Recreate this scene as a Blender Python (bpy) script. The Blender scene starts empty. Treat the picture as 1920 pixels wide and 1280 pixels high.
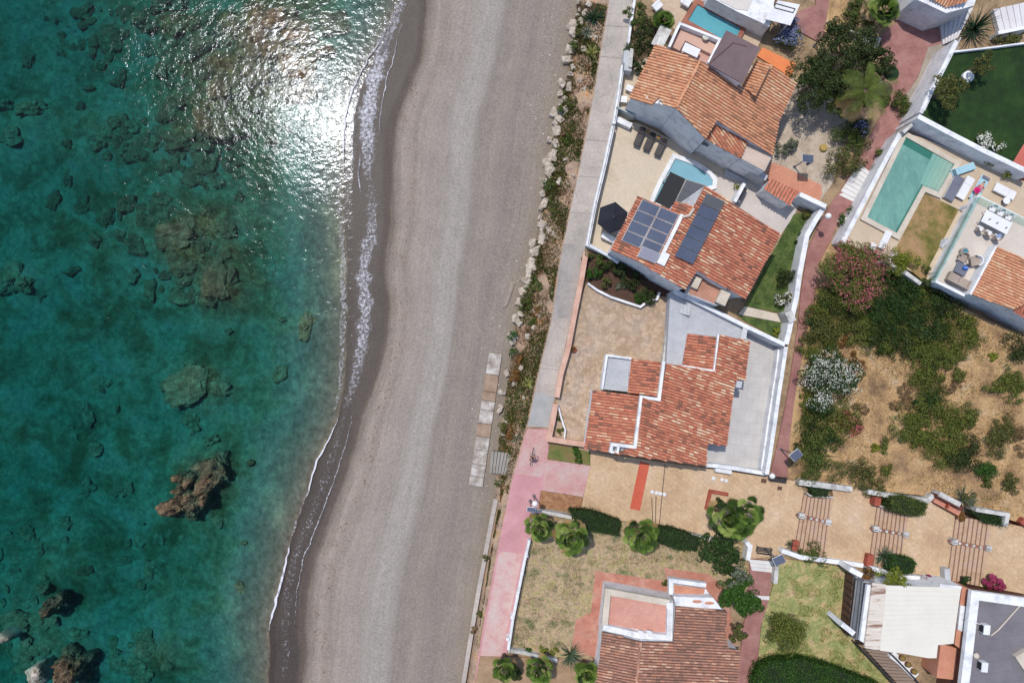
import bpy, bmesh, math, random
import numpy as np
from mathutils import Vector, Matrix, noise as mnoise
R = math.radians
S = bpy.context.scene
# ---------------------------------------------------------------- camera, sky, sun
CAMH, FPX = 64.0, 1280.0
cam = bpy.data.objects.new("camera", bpy.data.cameras.new("camera"))
S.collection.objects.link(cam); S.camera = cam
cam.location = (0, 0, CAMH); cam.rotation_euler = (0, 0, 0)
cam.data.sensor_width = 36; cam.data.lens = 24; cam.data.clip_end = 3000; cam.data.clip_start = 0.5
SUNDIR = Vector((-0.262, 0.34, 1)).normalized()
w = bpy.data.worlds.new("World"); S.world = w; w.use_nodes = True
nt = w.node_tree; sky = nt.nodes.new("ShaderNodeTexSky"); sky.sky_type = 'NISHITA'; sky.sun_disc = False
sky.sun_elevation = math.asin(SUNDIR.z); sky.sun_rotation = math.atan2(SUNDIR.x, SUNDIR.y)
nt.links.new(sky.outputs[0], nt.nodes["Background"].inputs[0]); nt.nodes["Background"].inputs[1].default_value = 0.15
sl = bpy.data.lights.new("sun", 'SUN'); sl.energy = 3.0; sl.angle = R(0.53); sl.color = (1, 0.95, 0.87)
sun = bpy.data.objects.new("sun", sl); S.collection.objects.link(sun)
sun.rotation_euler = SUNDIR.to_track_quat('Z', 'Y').to_euler(); sun.location = (-40, 60, 120)
S.view_settings.view_transform = 'Standard'; S.view_settings.look = 'None'
S.view_settings.exposure = 0.14; S.view_settings.gamma = 1.0
S.cycles.use_denoising = True; S.cycles.max_bounces = 6; S.cycles.transparent_max_bounces = 12
S.cycles.volume_bounces = 0
C = S.collection
rng = np.random.default_rng(7); random.seed(7)
# ---------------------------------------------------------------- helpers
def P(px, py, z=0.0):                       # the world point at height z that stands at this place of the plan
    k = (CAMH - z)/FPX
    return Vector(((px-960)*k, -(py-640)*k, z))
def lin(v): v /= 255.0; return v/12.92 if v <= .04045 else ((v+.055)/1.055)**2.4
def c(r, g, b, k=.8): return (lin(r)*k, lin(g)*k, lin(b)*k, 1)
class Plane:
    def __init__(s, a, b, d):
        s.o = a; s.n = (b-a).cross(d-a).normalized()
        if s.n.z < 0: s.n = -s.n
    def at(s, px, py):
        cpos = Vector((0, 0, CAMH)); d = Vector(((px-960)/FPX, -(py-640)/FPX, -1))
        return cpos + d*((s.o-cpos).dot(s.n)/d.dot(s.n))
    def down(s):
        g = Vector((s.n.x, s.n.y, 0)); g = g if g.length > 1e-6 else Vector((1, 0, 0)); g.normalize()
        return (g - s.n*g.dot(s.n)).normalized()
def thing(name, label, cat, loc=(0, 0, 0), rot=0, group=None):
    o = bpy.data.objects.new(name, None); C.objects.link(o); o.location = loc; o.rotation_euler = (0, 0, rot)
    o.empty_display_size = .2
    return tag(o, label, cat, group)
def tag(o, label, cat, group=None, kind=None):
    if label: o['label'] = label
    if cat: o['category'] = cat
    if group: o['group'] = group
    if kind: o['kind'] = kind
    return o
class MB:
    def __init__(s): s.v = []; s.f = []; s.m = []; s.uv = []
    def add(s, vs, fs, m=0, uv=(.5, .5)):
        k = len(s.v); s.v += [tuple(v) for v in vs]
        for f in fs: s.f.append(tuple(i+k for i in f)); s.m.append(m); s.uv.append(uv)
    def box(s, cx, cy, cz, sx, sy, sz, rz=0, m=0, rx=0, ry=0):
        M = Matrix.Rotation(rz, 3, 'Z') @ Matrix.Rotation(ry, 3, 'Y') @ Matrix.Rotation(rx, 3, 'X'); o = Vector((cx, cy, cz))
        vs = [o + M @ Vector((x*sx/2, y*sy/2, z*sz/2)) for x in (-1, 1) for y in (-1, 1) for z in (-1, 1)]
        s.add(vs, [(0, 1, 3, 2), (4, 6, 7, 5), (0, 4, 5, 1), (2, 3, 7, 6), (0, 2, 6, 4), (1, 5, 7, 3)], m); return s
    def prism(s, top, z0, m=0, cap=True):          # top: 3D points, walls go down to z0
        n = len(top); top = [Vector(t) for t in top]
        ar = sum(top[i].x*top[(i+1) % n].y - top[(i+1) % n].x*top[i].y for i in range(n))
        if ar < 0: top = top[::-1]
        vs = top + [Vector((t.x, t.y, z0 if not callable(z0) else z0(t))) for t in top]
        fs = [(i+n, (i+1) % n+n, (i+1) % n, i) for i in range(n)]
        if cap: fs.append(tuple(range(n))); fs.append(tuple(range(2*n-1, n-1, -1)))
        s.add(vs, fs, m); return s
    def tube(s, pts, rad, n=8, m=0, cap=True):
        pts = [Vector(p) for p in pts]; rad = rad if hasattr(rad, '__len__') else [rad]*len(pts); vs = []; fs = []
        for i, p in enumerate(pts):
            t = (pts[min(i+1, len(pts)-1)] - pts[max(i-1, 0)]).normalized()
            a = t.cross(Vector((0, 0, 1)));  a = a if a.length > .01 else Vector((1, 0, 0)); a.normalize(); b = t.cross(a)
            for k in range(n): th = 2*math.pi*k/n; vs.append(p + (a*math.cos(th)+b*math.sin(th))*rad[i])
        for i in range(len(pts)-1):
            for k in range(n): fs.append((i*n+k, i*n+(k+1) % n, (i+1)*n+(k+1) % n, (i+1)*n+k))
        if cap: fs.append(tuple(range(n))[::-1]); fs.append(tuple(range((len(pts)-1)*n, len(pts)*n)))
        s.add(vs, fs, m); return s
    def lathe(s, o, prof, n=16, m=0):
        o = Vector(o); vs = []; fs = []
        for r, z in prof:
            for k in range(n): th = 2*math.pi*k/n; vs.append(o+Vector((r*math.cos(th), r*math.sin(th), z)))
        for i in range(len(prof)-1):
            for k in range(n): fs.append((i*n+k, i*n+(k+1) % n, (i+1)*n+(k+1) % n, (i+1)*n+k))
        fs.append(tuple(range((len(prof)-1)*n, len(prof)*n))); fs.append(tuple(range(n))[::-1])
        s.add(vs, fs, m); return s
    def ball(s, o, r, m=0, n=12):
        r = r if hasattr(r, '__len__') else (r, r, r); o = Vector(o); vs = []; fs = []; h = n//2
        for i in range(h+1):
            ph = math.pi*i/h
            for k in range(n): th = 2*math.pi*k/n; vs.append(o+Vector((r[0]*math.sin(ph)*math.cos(th), r[1]*math.sin(ph)*math.sin(th), r[2]*math.cos(ph))))
        for i in range(h):
            for k in range(n): fs.append(((i+1)*n+k, (i+1)*n+(k+1) % n, i*n+(k+1) % n, i*n+k))
        s.add(vs, fs, m); return s
    def build(s, name, mats, parent=None, world=True, smooth=False, bevel=0):
        me = bpy.data.meshes.new(name); vs = s.v
        if parent is not None and world:
            mi = Matrix.Translation(parent.location) @ Matrix.Rotation(parent.rotation_euler.z, 4, 'Z'); mi.invert()
            vs = [tuple(mi @ Vector(v)) for v in vs]
        me.from_pydata(vs, [], s.f)
        for mm in (mats if isinstance(mats, (list, tuple)) else [mats]): me.materials.append(mm)
        me.polygons.foreach_set('material_index', s.m)
        if any(u != (.5, .5) for u in s.uv):
            ul = me.uv_layers.new(name='UVMap'); a = np.array(s.uv, dtype=np.float32)
            lt = np.array([len(f) for f in s.f]); ul.data.foreach_set('uv', np.repeat(a, lt, axis=0).ravel())
        if smooth: me.polygons.foreach_set('use_smooth', [True]*len(me.polygons))
        me.update(); o = bpy.data.objects.new(name, me); C.objects.link(o)
        if parent is not None: o.parent = parent
        if bevel:
            b = o.modifiers.new('bevel', 'BEVEL'); b.width = bevel; b.segments = 2; b.limit_method = 'ANGLE'
        return o
# ---------------------------------------------------------------- materials
def newmat(name):
    m = bpy.data.materials.new(name); m.use_nodes = True; n = m.node_tree
    b = n.nodes["Principled BSDF"]; return m, n, n.nodes, n.links, b
def ramp(N, cols, interp='LINEAR'):
    r = N.new('ShaderNodeValToRGB'); e = r.color_ramp; e.interpolation = interp
    while len(e.elements) < len(cols): e.elements.new(.5)
    for k, (p, col) in enumerate(cols): e.elements[k].position = p; e.elements[k].color = col
    return r
def even(cols, a=.3, b=.7): n = len(cols); return [(a+(b-a)*i/max(1, n-1), q) for i, q in enumerate(cols)]
def M(name, cols, scale=.6, fine=9, fs=.25, rough=.85, bump=.15, bscale=14, stretch=(1, 1, 1), rot=0, metal=0, spec=.3,
      brick=None, vor=None, detail=6, a=.32, b=.68, bdist=.03):
    m, n, N, L, B = newmat(name)
    g = N.new('ShaderNodeNewGeometry'); mp = N.new('ShaderNodeMapping'); mp.inputs['Scale'].default_value = stretch
    mp.inputs['Rotation'].default_value = (0, 0, rot); L.new(g.outputs['Position'], mp.inputs[0])
    no = N.new('ShaderNodeTexNoise'); no.inputs['Scale'].default_value = scale; no.inputs['Detail'].default_value = detail
    no.inputs['Roughness'].default_value = .65
    L.new(mp.outputs[0], no.inputs['Vector']); rp = ramp(N, even(cols, a, b)); L.new(no.outputs[0], rp.inputs[0])
    col = rp.outputs[0]
    f = N.new('ShaderNodeTexNoise'); f.inputs['Scale'].default_value = fine; f.inputs['Detail'].default_value = 5
    f.inputs['Roughness'].default_value = .75; L.new(mp.outputs[0], f.inputs['Vector'])
    mr = N.new('ShaderNodeMapRange'); mr.inputs[1].default_value = .32; mr.inputs[2].default_value = .68
    mr.inputs[3].default_value = 1-fs; mr.inputs[4].default_value = 1+fs; L.new(f.outputs[0], mr.inputs[0])
    mx = N.new('ShaderNodeMix'); mx.data_type = 'RGBA'; mx.blend_type = 'MULTIPLY'; mx.inputs[0].default_value = 1
    L.new(col, mx.inputs[6]); L.new(mr.outputs[0], mx.inputs[7]); col = mx.outputs[2]; hgt = f.outputs[0]
    if brick:                                  # (brick w, brick h, mortar size, mortar colour, tone spread, angle)
        bw, bh, ms, mc, sp, ang = brick
        m2 = N.new('ShaderNodeMapping'); m2.inputs['Rotation'].default_value = (0, 0, ang); L.new(g.outputs['Position'], m2.inputs[0])
        bt = N.new('ShaderNodeTexBrick'); bt.inputs['Scale'].default_value = 1; bt.inputs['Brick Width'].default_value = bw
        bt.inputs['Row Height'].default_value = bh; bt.inputs['Mortar Size'].default_value = ms
        bt.inputs['Color1'].default_value = (1-sp, 1-sp, 1-sp, 1); bt.inputs['Color2'].default_value = (1+sp, 1+sp, 1+sp, 1)
        bt.inputs['Mortar'].default_value = mc; bt.inputs['Mortar Smooth'].default_value = .2; L.new(m2.outputs[0], bt.inputs['Vector'])
        m3 = N.new('ShaderNodeMix'); m3.data_type = 'RGBA'; m3.blend_type = 'MULTIPLY'; m3.inputs[0].default_value = 1
        L.new(col, m3.inputs[6]); L.new(bt.outputs[0], m3.inputs[7]); col = m3.outputs[2]
    if vor:                                    # (scale, gap, gap tone, cell tone spread)
        v1 = N.new('ShaderNodeTexVoronoi'); v1.feature = 'DISTANCE_TO_EDGE'; v1.inputs['Scale'].default_value = vor[0]
        L.new(g.outputs['Position'], v1.inputs['Vector'])
        r2 = ramp(N, [(0, (vor[2],)*3+(1,)), (vor[1], (1, 1, 1, 1))]); L.new(v1.outputs['Distance'], r2.inputs[0])
        v2 = N.new('ShaderNodeTexVoronoi'); v2.inputs['Scale'].default_value = vor[0]; L.new(g.outputs['Position'], v2.inputs['Vector'])
        sx = N.new('ShaderNodeSeparateColor'); L.new(v2.outputs['Color'], sx.inputs[0])
        q = N.new('ShaderNodeMapRange'); q.inputs[3].default_value = 1-vor[3]; q.inputs[4].default_value = 1+vor[3]; L.new(sx.outputs[0], q.inputs[0])
        for src in (r2.outputs[0], q.outputs[0]):
            m4 = N.new('ShaderNodeMix'); m4.data_type = 'RGBA'; m4.blend_type = 'MULTIPLY'; m4.inputs[0].default_value = 1
            L.new(col, m4.inputs[6]); L.new(src, m4.inputs[7]); col = m4.outputs[2]
    L.new(col, B.inputs['Base Color']); B.inputs['Roughness'].default_value = rough; B.inputs['Metallic'].default_value = metal
    B.inputs['Specular IOR Level'].default_value = spec
    if bump:
        bn = N.new('ShaderNodeTexNoise'); bn.inputs['Scale'].default_value = bscale; bn.inputs['Detail'].default_value = 4
        L.new(mp.outputs[0], bn.inputs['Vector'])
        bu = N.new('ShaderNodeBump'); bu.inputs['Strength'].default_value = min(1, bump*3); bu.inputs['Distance'].default_value = bdist
        L.new(bn.outputs[0], bu.inputs['Height']); L.new(bu.outputs[0], B.inputs['Normal'])
    return m
def uvmat(name, cols, rough=.8, trans=0, spec=.25, fs=.2, fine=12, interp='LINEAR'):   # tone picked per face (leaf, roof tile)
    m, n, N, L, B = newmat(name); uv = N.new('ShaderNodeUVMap'); sp = N.new('ShaderNodeSeparateXYZ'); L.new(uv.outputs[0], sp.inputs[0])
    rp = ramp(N, even(cols, .02, .98), interp); L.new(sp.outputs[0], rp.inputs[0])
    g = N.new('ShaderNodeNewGeometry'); f = N.new('ShaderNodeTexNoise'); f.inputs['Scale'].default_value = fine; L.new(g.outputs['Position'], f.inputs['Vector'])
    mr = N.new('ShaderNodeMapRange'); mr.inputs[1].default_value = .3; mr.inputs[2].default_value = .7; mr.inputs[3].default_value = 1-fs; mr.inputs[4].default_value = 1+fs
    L.new(f.outputs[0], mr.inputs[0]); mx = N.new('ShaderNodeMix'); mx.data_type = 'RGBA'; mx.blend_type = 'MULTIPLY'; mx.inputs[0].default_value = 1
    L.new(rp.outputs[0], mx.inputs[6]); L.new(mr.outputs[0], mx.inputs[7]); L.new(mx.outputs[2], B.inputs['Base Color'])
    B.inputs['Roughness'].default_value = rough; B.inputs['Specular IOR Level'].default_value = spec
    if trans:
        t = N.new('ShaderNodeBsdfTranslucent'); L.new(mx.outputs[2], t.inputs[0]); ms = N.new('ShaderNodeMixShader'); ms.inputs[0].default_value = trans
        L.new(B.outputs[0], ms.inputs[1]); L.new(t.outputs[0], ms.inputs[2]); L.new(ms.outputs[0], N['Material Output'].inputs[0])
    return m
def leaf(name, *cols): return uvmat(name, [c(*q) for q in cols], rough=.6, trans=.25, fs=.15, fine=1.5)
WHITE = M('white_render', [c(196, 197, 200, .86), c(228, 229, 232, .86), c(240, 240, 242, .86)], scale=1.1, fs=.09, fine=6, bump=.03)
WHITEOLD = M('weathered_white', [c(150, 146, 140), c(200, 198, 194), c(226, 224, 220)], scale=1.2, fs=.15, bump=.1)
GREYWALL = M('grey_render', [c(180, 183, 187), c(200, 202, 205)], scale=1.5, fs=.1)
PINKWALL = M('pink_render', [c(196, 152, 132), c(222, 184, 164)], scale=1, fs=.15)
BEIGE = M('beige_stone', [c(196, 184, 168), c(220, 208, 192)], scale=.8, fs=.1)
CONC = M('old_concrete', [c(160, 152, 145), c(182, 172, 164), c(194, 184, 175)], scale=.35, fs=.17, fine=5, bump=.08, vor=(.22, .012, .86, .05))
DKMETAL = M('dark_metal', [c(40, 40, 46), c(56, 56, 62)], rough=.5, fs=.1, bump=0)
STEEL = M('grey_metal', [c(110, 112, 116), c(140, 142, 146)], rough=.4, fs=.1, bump=0, metal=.3)
WHITEMET = M('white_metal', [c(222, 222, 224), c(238, 238, 240)], rough=.45, fs=.04, bump=0)
WOODDK = M('dark_wood', [c(84, 62, 50), c(112, 84, 68)], scale=4, fs=.2)
BRICKRED = M('red_brick', [c(158, 78, 62), c(182, 98, 80)], scale=1, fs=.15, brick=(.25, .12, .01, (.7, .66, .62, 1), .12, .1))
FABW = M('white_fabric', [c(226, 226, 228), c(240, 240, 242)], fs=.04, bump=.05)
FABG = M('taupe_fabric', [c(160, 144, 134), c(178, 162, 150)], fs=.1)
FABD = M('charcoal_fabric', [c(74, 68, 68), c(96, 90, 90)], fs=.15)
TRUNK = M('bark', [c(86, 70, 58), c(120, 102, 86)], scale=6, fs=.3, bump=.3)
GLOBE = M('opal_globe', [c(235, 235, 232), c(245, 245, 242)], rough=.3, bump=0, fs=.02)
SKIN = M('skin', [c(196, 148, 122), c(206, 158, 132)], rough=.6, fs=.05, bump=0)
def plain(name, r, g, b, rough=.6, fs=.08): return M(name, [c(r*.93, g*.93, b*.93), c(r, g, b)], rough=rough, fs=fs, bump=.04)
DARKGLASS = M('dark_glass', [c(40, 42, 52), c(52, 54, 64)], rough=.12, fs=.03, bump=0, spec=.6)
# ---------------------------------------------------------------- sea, seabed and beach
SEA = -2.6
def curve(pts, jit=0):
    ys = [p[1] for p in pts]; xs = [p[0] for p in pts]
    sl0 = (xs[1]-xs[0])/(ys[1]-ys[0]); sl1 = (xs[-1]-xs[-2])/(ys[-1]-ys[-2])
    def f(y):
        if y <= ys[0]: return xs[0]+max(-300, y-ys[0])*sl0*.3
        if y >= ys[-1]: return xs[-1]+min(300, y-ys[-1])*sl1*.3
        return float(np.interp(y, ys, xs))
    return lambda y: (f(y-18)+f(y-9)+f(y)+f(y+9)+f(y+18))/5+jit*(4*mnoise.noise(Vector((y*.02, pts[0][0], 0)))+3*mnoise.noise(Vector((y*.07, pts[0][0], 2))))
BRK = curve([(748, 0), (722, 60), (690, 110), (662, 165), (646, 220), (643, 330), (644, 400), (650, 480), (651, 560), (650, 640), (645, 720), (632, 790), (600, 850), (572, 930), (545, 1010), (526, 1090), (505, 1170), (503, 1280)], 1)
SWA = curve([(768, 0), (752, 50), (746, 90), (735, 125), (722, 160), (714, 230), (716, 330), (716, 440), (700, 490), (704, 560), (700, 640), (682, 720), (660, 790), (645, 850), (622, 920), (606, 960), (590, 1000), (565, 1060), (556, 1130), (556, 1200), (552, 1280)], .8)
BCK = curve([(1080, 0), (1073, 60), (1060, 140), (1040, 220), (1025, 310), (1012, 400), (995, 470), (978, 540), (962, 600), (955, 660), (945, 740), (930, 830), (928, 930), (915, 1000), (900, 1100), (885, 1200), (872, 1290)])
PRL = curve([(1143, 0), (1133, 60), (1120, 140), (1100, 250), (1075, 370), (1050, 490), (1035, 600), (1010, 700), (989, 800), (960, 900), (935, 1020), (905, 1180), (888, 1280)])
PRR = curve([(1188, 0), (1168, 130), (1150, 230), (1125, 350), (1098, 462), (1078, 560), (1062, 640), (1044, 720), (1032, 800)])
def hn(x, y, s): return mnoise.noise(Vector((x*s, y*s, 3.1)))
MND = [(430, 140, 150, 160, 2.0), (520, 50, 110, 80, 1.2), (330, 440, 130, 60, 1.7), (380, 530, 80, 60, 1.4), (260, 40, 90, 60, 1.0), (195, 250, 60, 50, .9), (352, 722, 60, 45, 1.3), (370, 905, 60, 60, 1.3), (60, 1120, 80, 110, .9), (60, 1240, 100, 60, 1.0), (20, 230, 60, 60, .9), (20, 520, 50, 40, .9), (275, 1230, 60, 40, .7)]
def depth_at(d, x, y):
    dep = np.interp(d, [0, .5, 1.8, 4, 7, 10, 16, 25, 60, 520], [.06, .35, .75, 1.5, 2.5, 3.1, 3.5, 3.9, 4.5, 9])
    if d > 2: dep += (.5*hn(x, y, .16)+.3*hn(x, y, .5)+.16*hn(x, y, 1.3))*min(1, (d-2)/8)
    if d < 60:
        px, py = 960+x*18.8, 640-y*18.8; m = 0
        for mx_, my_, rx_, ry_, am in MND: m = max(m, am*math.exp(-((px-mx_)/rx_)**2-((py-my_)/ry_)**2)) if False else m+am*math.exp(-((px-mx_)/rx_)**2-((py-my_)/ry_)**2)
        dep -= min(2.6, m*1.2)*(.85+.55*hn(x, y, .45))*min(1, d/5)
    return max(dep, .35 if d > 1 else .05)
def bedz(px, py):
    k = (CAMH+5)/FPX; x = (px-960)*k; y = -(py-640)*k; return SEA-depth_at((BRK(py)-px)*k, x, y)
DL = [520, 200, 90, 60, 54, 50]+[46-1.1*i for i in range(38)]+[3.5, 2.6, 1.8, 1.1, .5, 0]
rows = list(range(-900, 2200, 10)); verts = []; uvs = []; ncol = 0
for py in rows:
    b, s, r = BRK(py), SWA(py), BCK(py); k = (CAMH+2.5)/FPX
    X = lambda px: (px-960)*k
    yb = -(py-640)*k; xb, xs_, xr = X(b), X(s), X(r)+.6
    row = []
    for d in DL: x = xb-d; row.append((x, yb, SEA-depth_at(d, x, yb), -d))
    for t in (.33, .66, 1): row.append((xb+(xs_-xb)*t, yb, SEA+.012+.035*t, -.01+.01*t))
    wd = xr-xs_
    for t in (.03, .06, .09, .12, .16, .2, .26, .32, .4, .48, .56, .64, .72, .8, .88, .95, 1):
        z = SEA+.06+(1.35)*(1-(1-t)**1.6)+(.03*hn(xs_+wd*t*1., yb*.25, .8)); row.append((xs_+wd*t, yb, z, t-(.13*math.exp(-((py-100)/110)**2)+.05*math.exp(-((py-620)/120)**2))*(1-t)**2))
    ncol = len(row); verts += [q[:3] for q in row]; uvs += [(q[3], 0) for q in row]
split = len(DL)
nr = len(rows)
def grid_obj(name, c0, c1, mat, kind, label):
    vs = []; fs = []; uu = []; n = c1-c0+1
    for j in range(nr):
        for i in range(c0, c1+1): vs.append(verts[j*ncol+i]); uu.append(uvs[j*ncol+i][0])
    for j in range(nr-1):
        for i in range(n-1): a = j*n+i; fs.append((a, a+n, a+n+1, a+1))
    me = bpy.data.meshes.new(name); me.from_pydata(vs, [], fs); ul = me.uv_layers.new(name='UVMap')
    for lp in me.loops: ul.data[lp.index].uv = (uu[lp.vertex_index], verts[0][1])
    me.polygons.foreach_set('use_smooth', [True]*len(me.polygons)); me.materials.append(mat)
    o = bpy.data.objects.new(name, me); C.objects.link(o); o['kind'] = kind; o['label'] = label; return o
def beach_mat():
    m, n, N, L, B = newmat('beach_sand'); uv = N.new('ShaderNodeUVMap'); sp = N.new('ShaderNodeSeparateXYZ'); L.new(uv.outputs[0], sp.inputs[0])
    g = N.new('ShaderNodeNewGeometry'); sg = N.new('ShaderNodeSeparateXYZ'); L.new(g.outputs['Position'], sg.inputs[0]); cb = N.new('ShaderNodeCombineXYZ'); L.new(sp.outputs[0], cb.inputs[0]); L.new(sg.outputs[1], cb.inputs[1])
    mp = N.new('ShaderNodeMapping'); mp.inputs['Scale'].default_value = (18, .07, 1); L.new(cb.outputs[0], mp.inputs[0])
    t1 = N.new('ShaderNodeTexNoise'); t1.inputs['Scale'].default_value = 2.2; t1.inputs['Detail'].default_value = 6; t1.inputs['Roughness'].default_value = .65; L.new(mp.outputs[0], t1.inputs['Vector'])
    s1 = N.new('ShaderNodeTexNoise'); s1.inputs['Scale'].default_value = 1.1; s1.inputs['Detail'].default_value = 7; s1.inputs['Roughness'].default_value = .62; L.new(mp.outputs[0], s1.inputs['Vector'])
    ad = N.new('ShaderNodeMath'); ad.operation = 'MULTIPLY_ADD'; ad.inputs[1].default_value = .06; L.new(s1.outputs[0], ad.inputs[0])
    sb = N.new('ShaderNodeMath'); sb.operation = 'SUBTRACT'; sb.inputs[1].default_value = .03; L.new(sp.outputs[0], sb.inputs[0]); L.new(sb.outputs[0], ad.inputs[2])
    rp = ramp(N, [(0, c(84, 74, 68)), (.012, c(90, 79, 72)), (.045, c(106, 94, 86)), (.085, c(148, 135, 124)), (.13, c(168, 155, 144)), (.19, c(158, 145, 134)), (.24, c(168, 156, 146)), (.36, c(166, 155, 146)), (.43, c(174, 165, 158)), (.52, c(170, 161, 154)),
                   (.56, c(152, 141, 132)), (.66, c(160, 148, 138)), (.74, c(150, 139, 130)), (.86, c(158, 146, 135)), (1, c(150, 136, 120))]); L.new(ad.outputs[0], rp.inputs[0])
    m2 = N.new('ShaderNodeMapRange'); m2.inputs[1].default_value = .3; m2.inputs[2].default_value = .7; m2.inputs[3].default_value = .85; m2.inputs[4].default_value = 1.02; L.new(t1.outputs[0], m2.inputs[0])
    f = N.new('ShaderNodeTexNoise'); f.inputs['Scale'].default_value = 5; f.inputs['Detail'].default_value = 5; f.inputs['Roughness'].default_value = .9; L.new(g.outputs['Position'], f.inputs['Vector'])
    m3 = N.new('ShaderNodeMapRange'); m3.inputs[1].default_value = .33; m3.inputs[2].default_value = .67; m3.inputs[3].default_value = .66; m3.inputs[4].default_value = 1.26; L.new(f.outputs[0], m3.inputs[0])
    pn = N.new('ShaderNodeTexNoise'); pn.inputs['Scale'].default_value = .35; pn.inputs['Detail'].default_value = 6; pn.inputs['Roughness'].default_value = .7; L.new(g.outputs['Position'], pn.inputs['Vector']); m4 = N.new('ShaderNodeMapRange'); m4.inputs[1].default_value = .35; m4.inputs[2].default_value = .65; m4.inputs[3].default_value = .88; m4.inputs[4].default_value = 1.0; L.new(pn.outputs[0], m4.inputs[0])
    col = rp.outputs[0]
    for src in (m2, m3, m4):
        mx = N.new('ShaderNodeMix'); mx.data_type = 'RGBA'; mx.blend_type = 'MULTIPLY'; mx.inputs[0].default_value = 1; L.new(col, mx.inputs[6]); L.new(src.outputs[0], mx.inputs[7]); col = mx.outputs[2]
    L.new(col, B.inputs['Base Color'])
    rr = ramp(N, [(0, (.42,)*3+(1,)), (.05, (.9,)*3+(1,))]); L.new(ad.outputs[0], rr.inputs[0]); L.new(rr.outputs[0], B.inputs['Roughness'])
    B.inputs['Specular IOR Level'].default_value = .25
    bu = N.new('ShaderNodeBump'); bu.inputs['Strength'].default_value = .6; bu.inputs['Distance'].default_value = .05
    ad2 = N.new('ShaderNodeMath'); ad2.operation = 'ADD'; L.new(f.outputs[0], ad2.inputs[0]); L.new(s1.outputs[0], ad2.inputs[1]); L.new(ad2.outputs[0], bu.inputs['Height']); L.new(bu.outputs[0], B.inputs['Normal'])
    return m
def seabed_mat():
    m, n, N, L, B = newmat('seabed_sand'); g = N.new('ShaderNodeNewGeometry'); uv = N.new('ShaderNodeUVMap'); sp = N.new('ShaderNodeSeparateXYZ'); L.new(uv.outputs[0], sp.inputs[0])
    a = N.new('ShaderNodeTexNoise'); a.inputs['Scale'].default_value = .22; a.inputs['Detail'].default_value = 9; a.inputs['Roughness'].default_value = .68; a.inputs['Distortion'].default_value = .5; L.new(g.outputs['Position'], a.inputs['Vector'])
    # weed and stones thin out near the sandy shore
    mr = N.new('ShaderNodeMapRange'); mr.inputs[1].default_value = -9; mr.inputs[2].default_value = -3; mr.inputs[3].default_value = 0; mr.inputs[4].default_value = .3; L.new(sp.outputs[0], mr.inputs[0])
    ad = N.new('ShaderNodeMath'); ad.operation = 'ADD'; L.new(a.outputs[0], ad.inputs[0]); L.new(mr.outputs[0], ad.inputs[1])
    rp = ramp(N, [(.36, c(114, 100, 70)), (.45, c(138, 128, 98)), (.53, c(158, 150, 122)), (.64, c(164, 152, 134)), (.8, c(136, 124, 114))]); L.new(ad.outputs[0], rp.inputs[0])
    b = N.new('ShaderNodeTexVoronoi'); b.inputs['Scale'].default_value = 1.6; L.new(g.outputs['Position'], b.inputs['Vector'])
    f = N.new('ShaderNodeTexNoise'); f.inputs['Scale'].default_value = 1.3; f.inputs['Detail'].default_value = 8; f.inputs['Roughness'].default_value = .8; L.new(g.outputs['Position'], f.inputs['Vector'])
    m3 = N.new('ShaderNodeMapRange'); m3.inputs[1].default_value = .35; m3.inputs[2].default_value = .65; m3.inputs[3].default_value = .6; m3.inputs[4].default_value = 1.38; L.new(f.outputs[0], m3.inputs[0])
    zz = N.new('ShaderNodeSeparateXYZ'); L.new(g.outputs['Position'], zz.inputs[0]); zm = N.new('ShaderNodeMapRange'); zm.inputs[1].default_value = -5.6; zm.inputs[2].default_value = -4.5; L.new(zz.outputs[2], zm.inputs[0]); dm = N.new('ShaderNodeMapRange'); dm.inputs[1].default_value = -5.5; dm.inputs[2].default_value = -9; L.new(sp.outputs[0], dm.inputs[0]); zd = N.new('ShaderNodeMath'); zd.operation = 'MULTIPLY'; L.new(zm.outputs[0], zd.inputs[0]); L.new(dm.outputs[0], zd.inputs[1])
    rb = ramp(N, [(.36, c(88, 60, 40)), (.5, c(128, 92, 62)), (.62, c(160, 128, 90))]); L.new(f.outputs[0], rb.inputs[0]); mb2 = N.new('ShaderNodeMix'); mb2.data_type = 'RGBA'; L.new(zd.outputs[0], mb2.inputs[0]); L.new(rp.outputs[0], mb2.inputs[6]); L.new(rb.outputs[0], mb2.inputs[7])
    sr = ramp(N, [(.12, (1.15, 1.1, 1.05, 1)), (.38, (.95, .93, .88, 1)), (.6, (.7, .64, .56, 1))]); L.new(b.outputs['Distance'], sr.inputs[0]); m5 = N.new('ShaderNodeMix'); m5.data_type = 'RGBA'; m5.blend_type = 'MULTIPLY'; m5.inputs[0].default_value = .35; L.new(mb2.outputs[2], m5.inputs[6]); L.new(sr.outputs[0], m5.inputs[7])
    mx = N.new('ShaderNodeMix'); mx.data_type = 'RGBA'; mx.blend_type = 'MULTIPLY'; mx.inputs[0].default_value = 1; L.new(m5.outputs[2], mx.inputs[6]); L.new(m3.outputs[0], mx.inputs[7])
    L.new(mx.outputs[2], B.inputs['Base Color']); B.inputs['Roughness'].default_value = 1; B.inputs['Specular IOR Level'].default_value = 0
    bu = N.new('ShaderNodeBump'); bu.inputs['Strength'].default_value = .8; bu.inputs['Distance'].default_value = .3; L.new(f.outputs[0], bu.inputs['Height']); L.new(bu.outputs[0], B.inputs['Normal'])
    return m
grid_obj('seabed', 0, split-1, seabed_mat(), 'structure', 'sandy seabed with stones and weed under the clear water')
grid_obj('beach', split-1, ncol-1, beach_mat(), 'structure', 'grey brown sand and shingle beach with wet edge')
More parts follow.
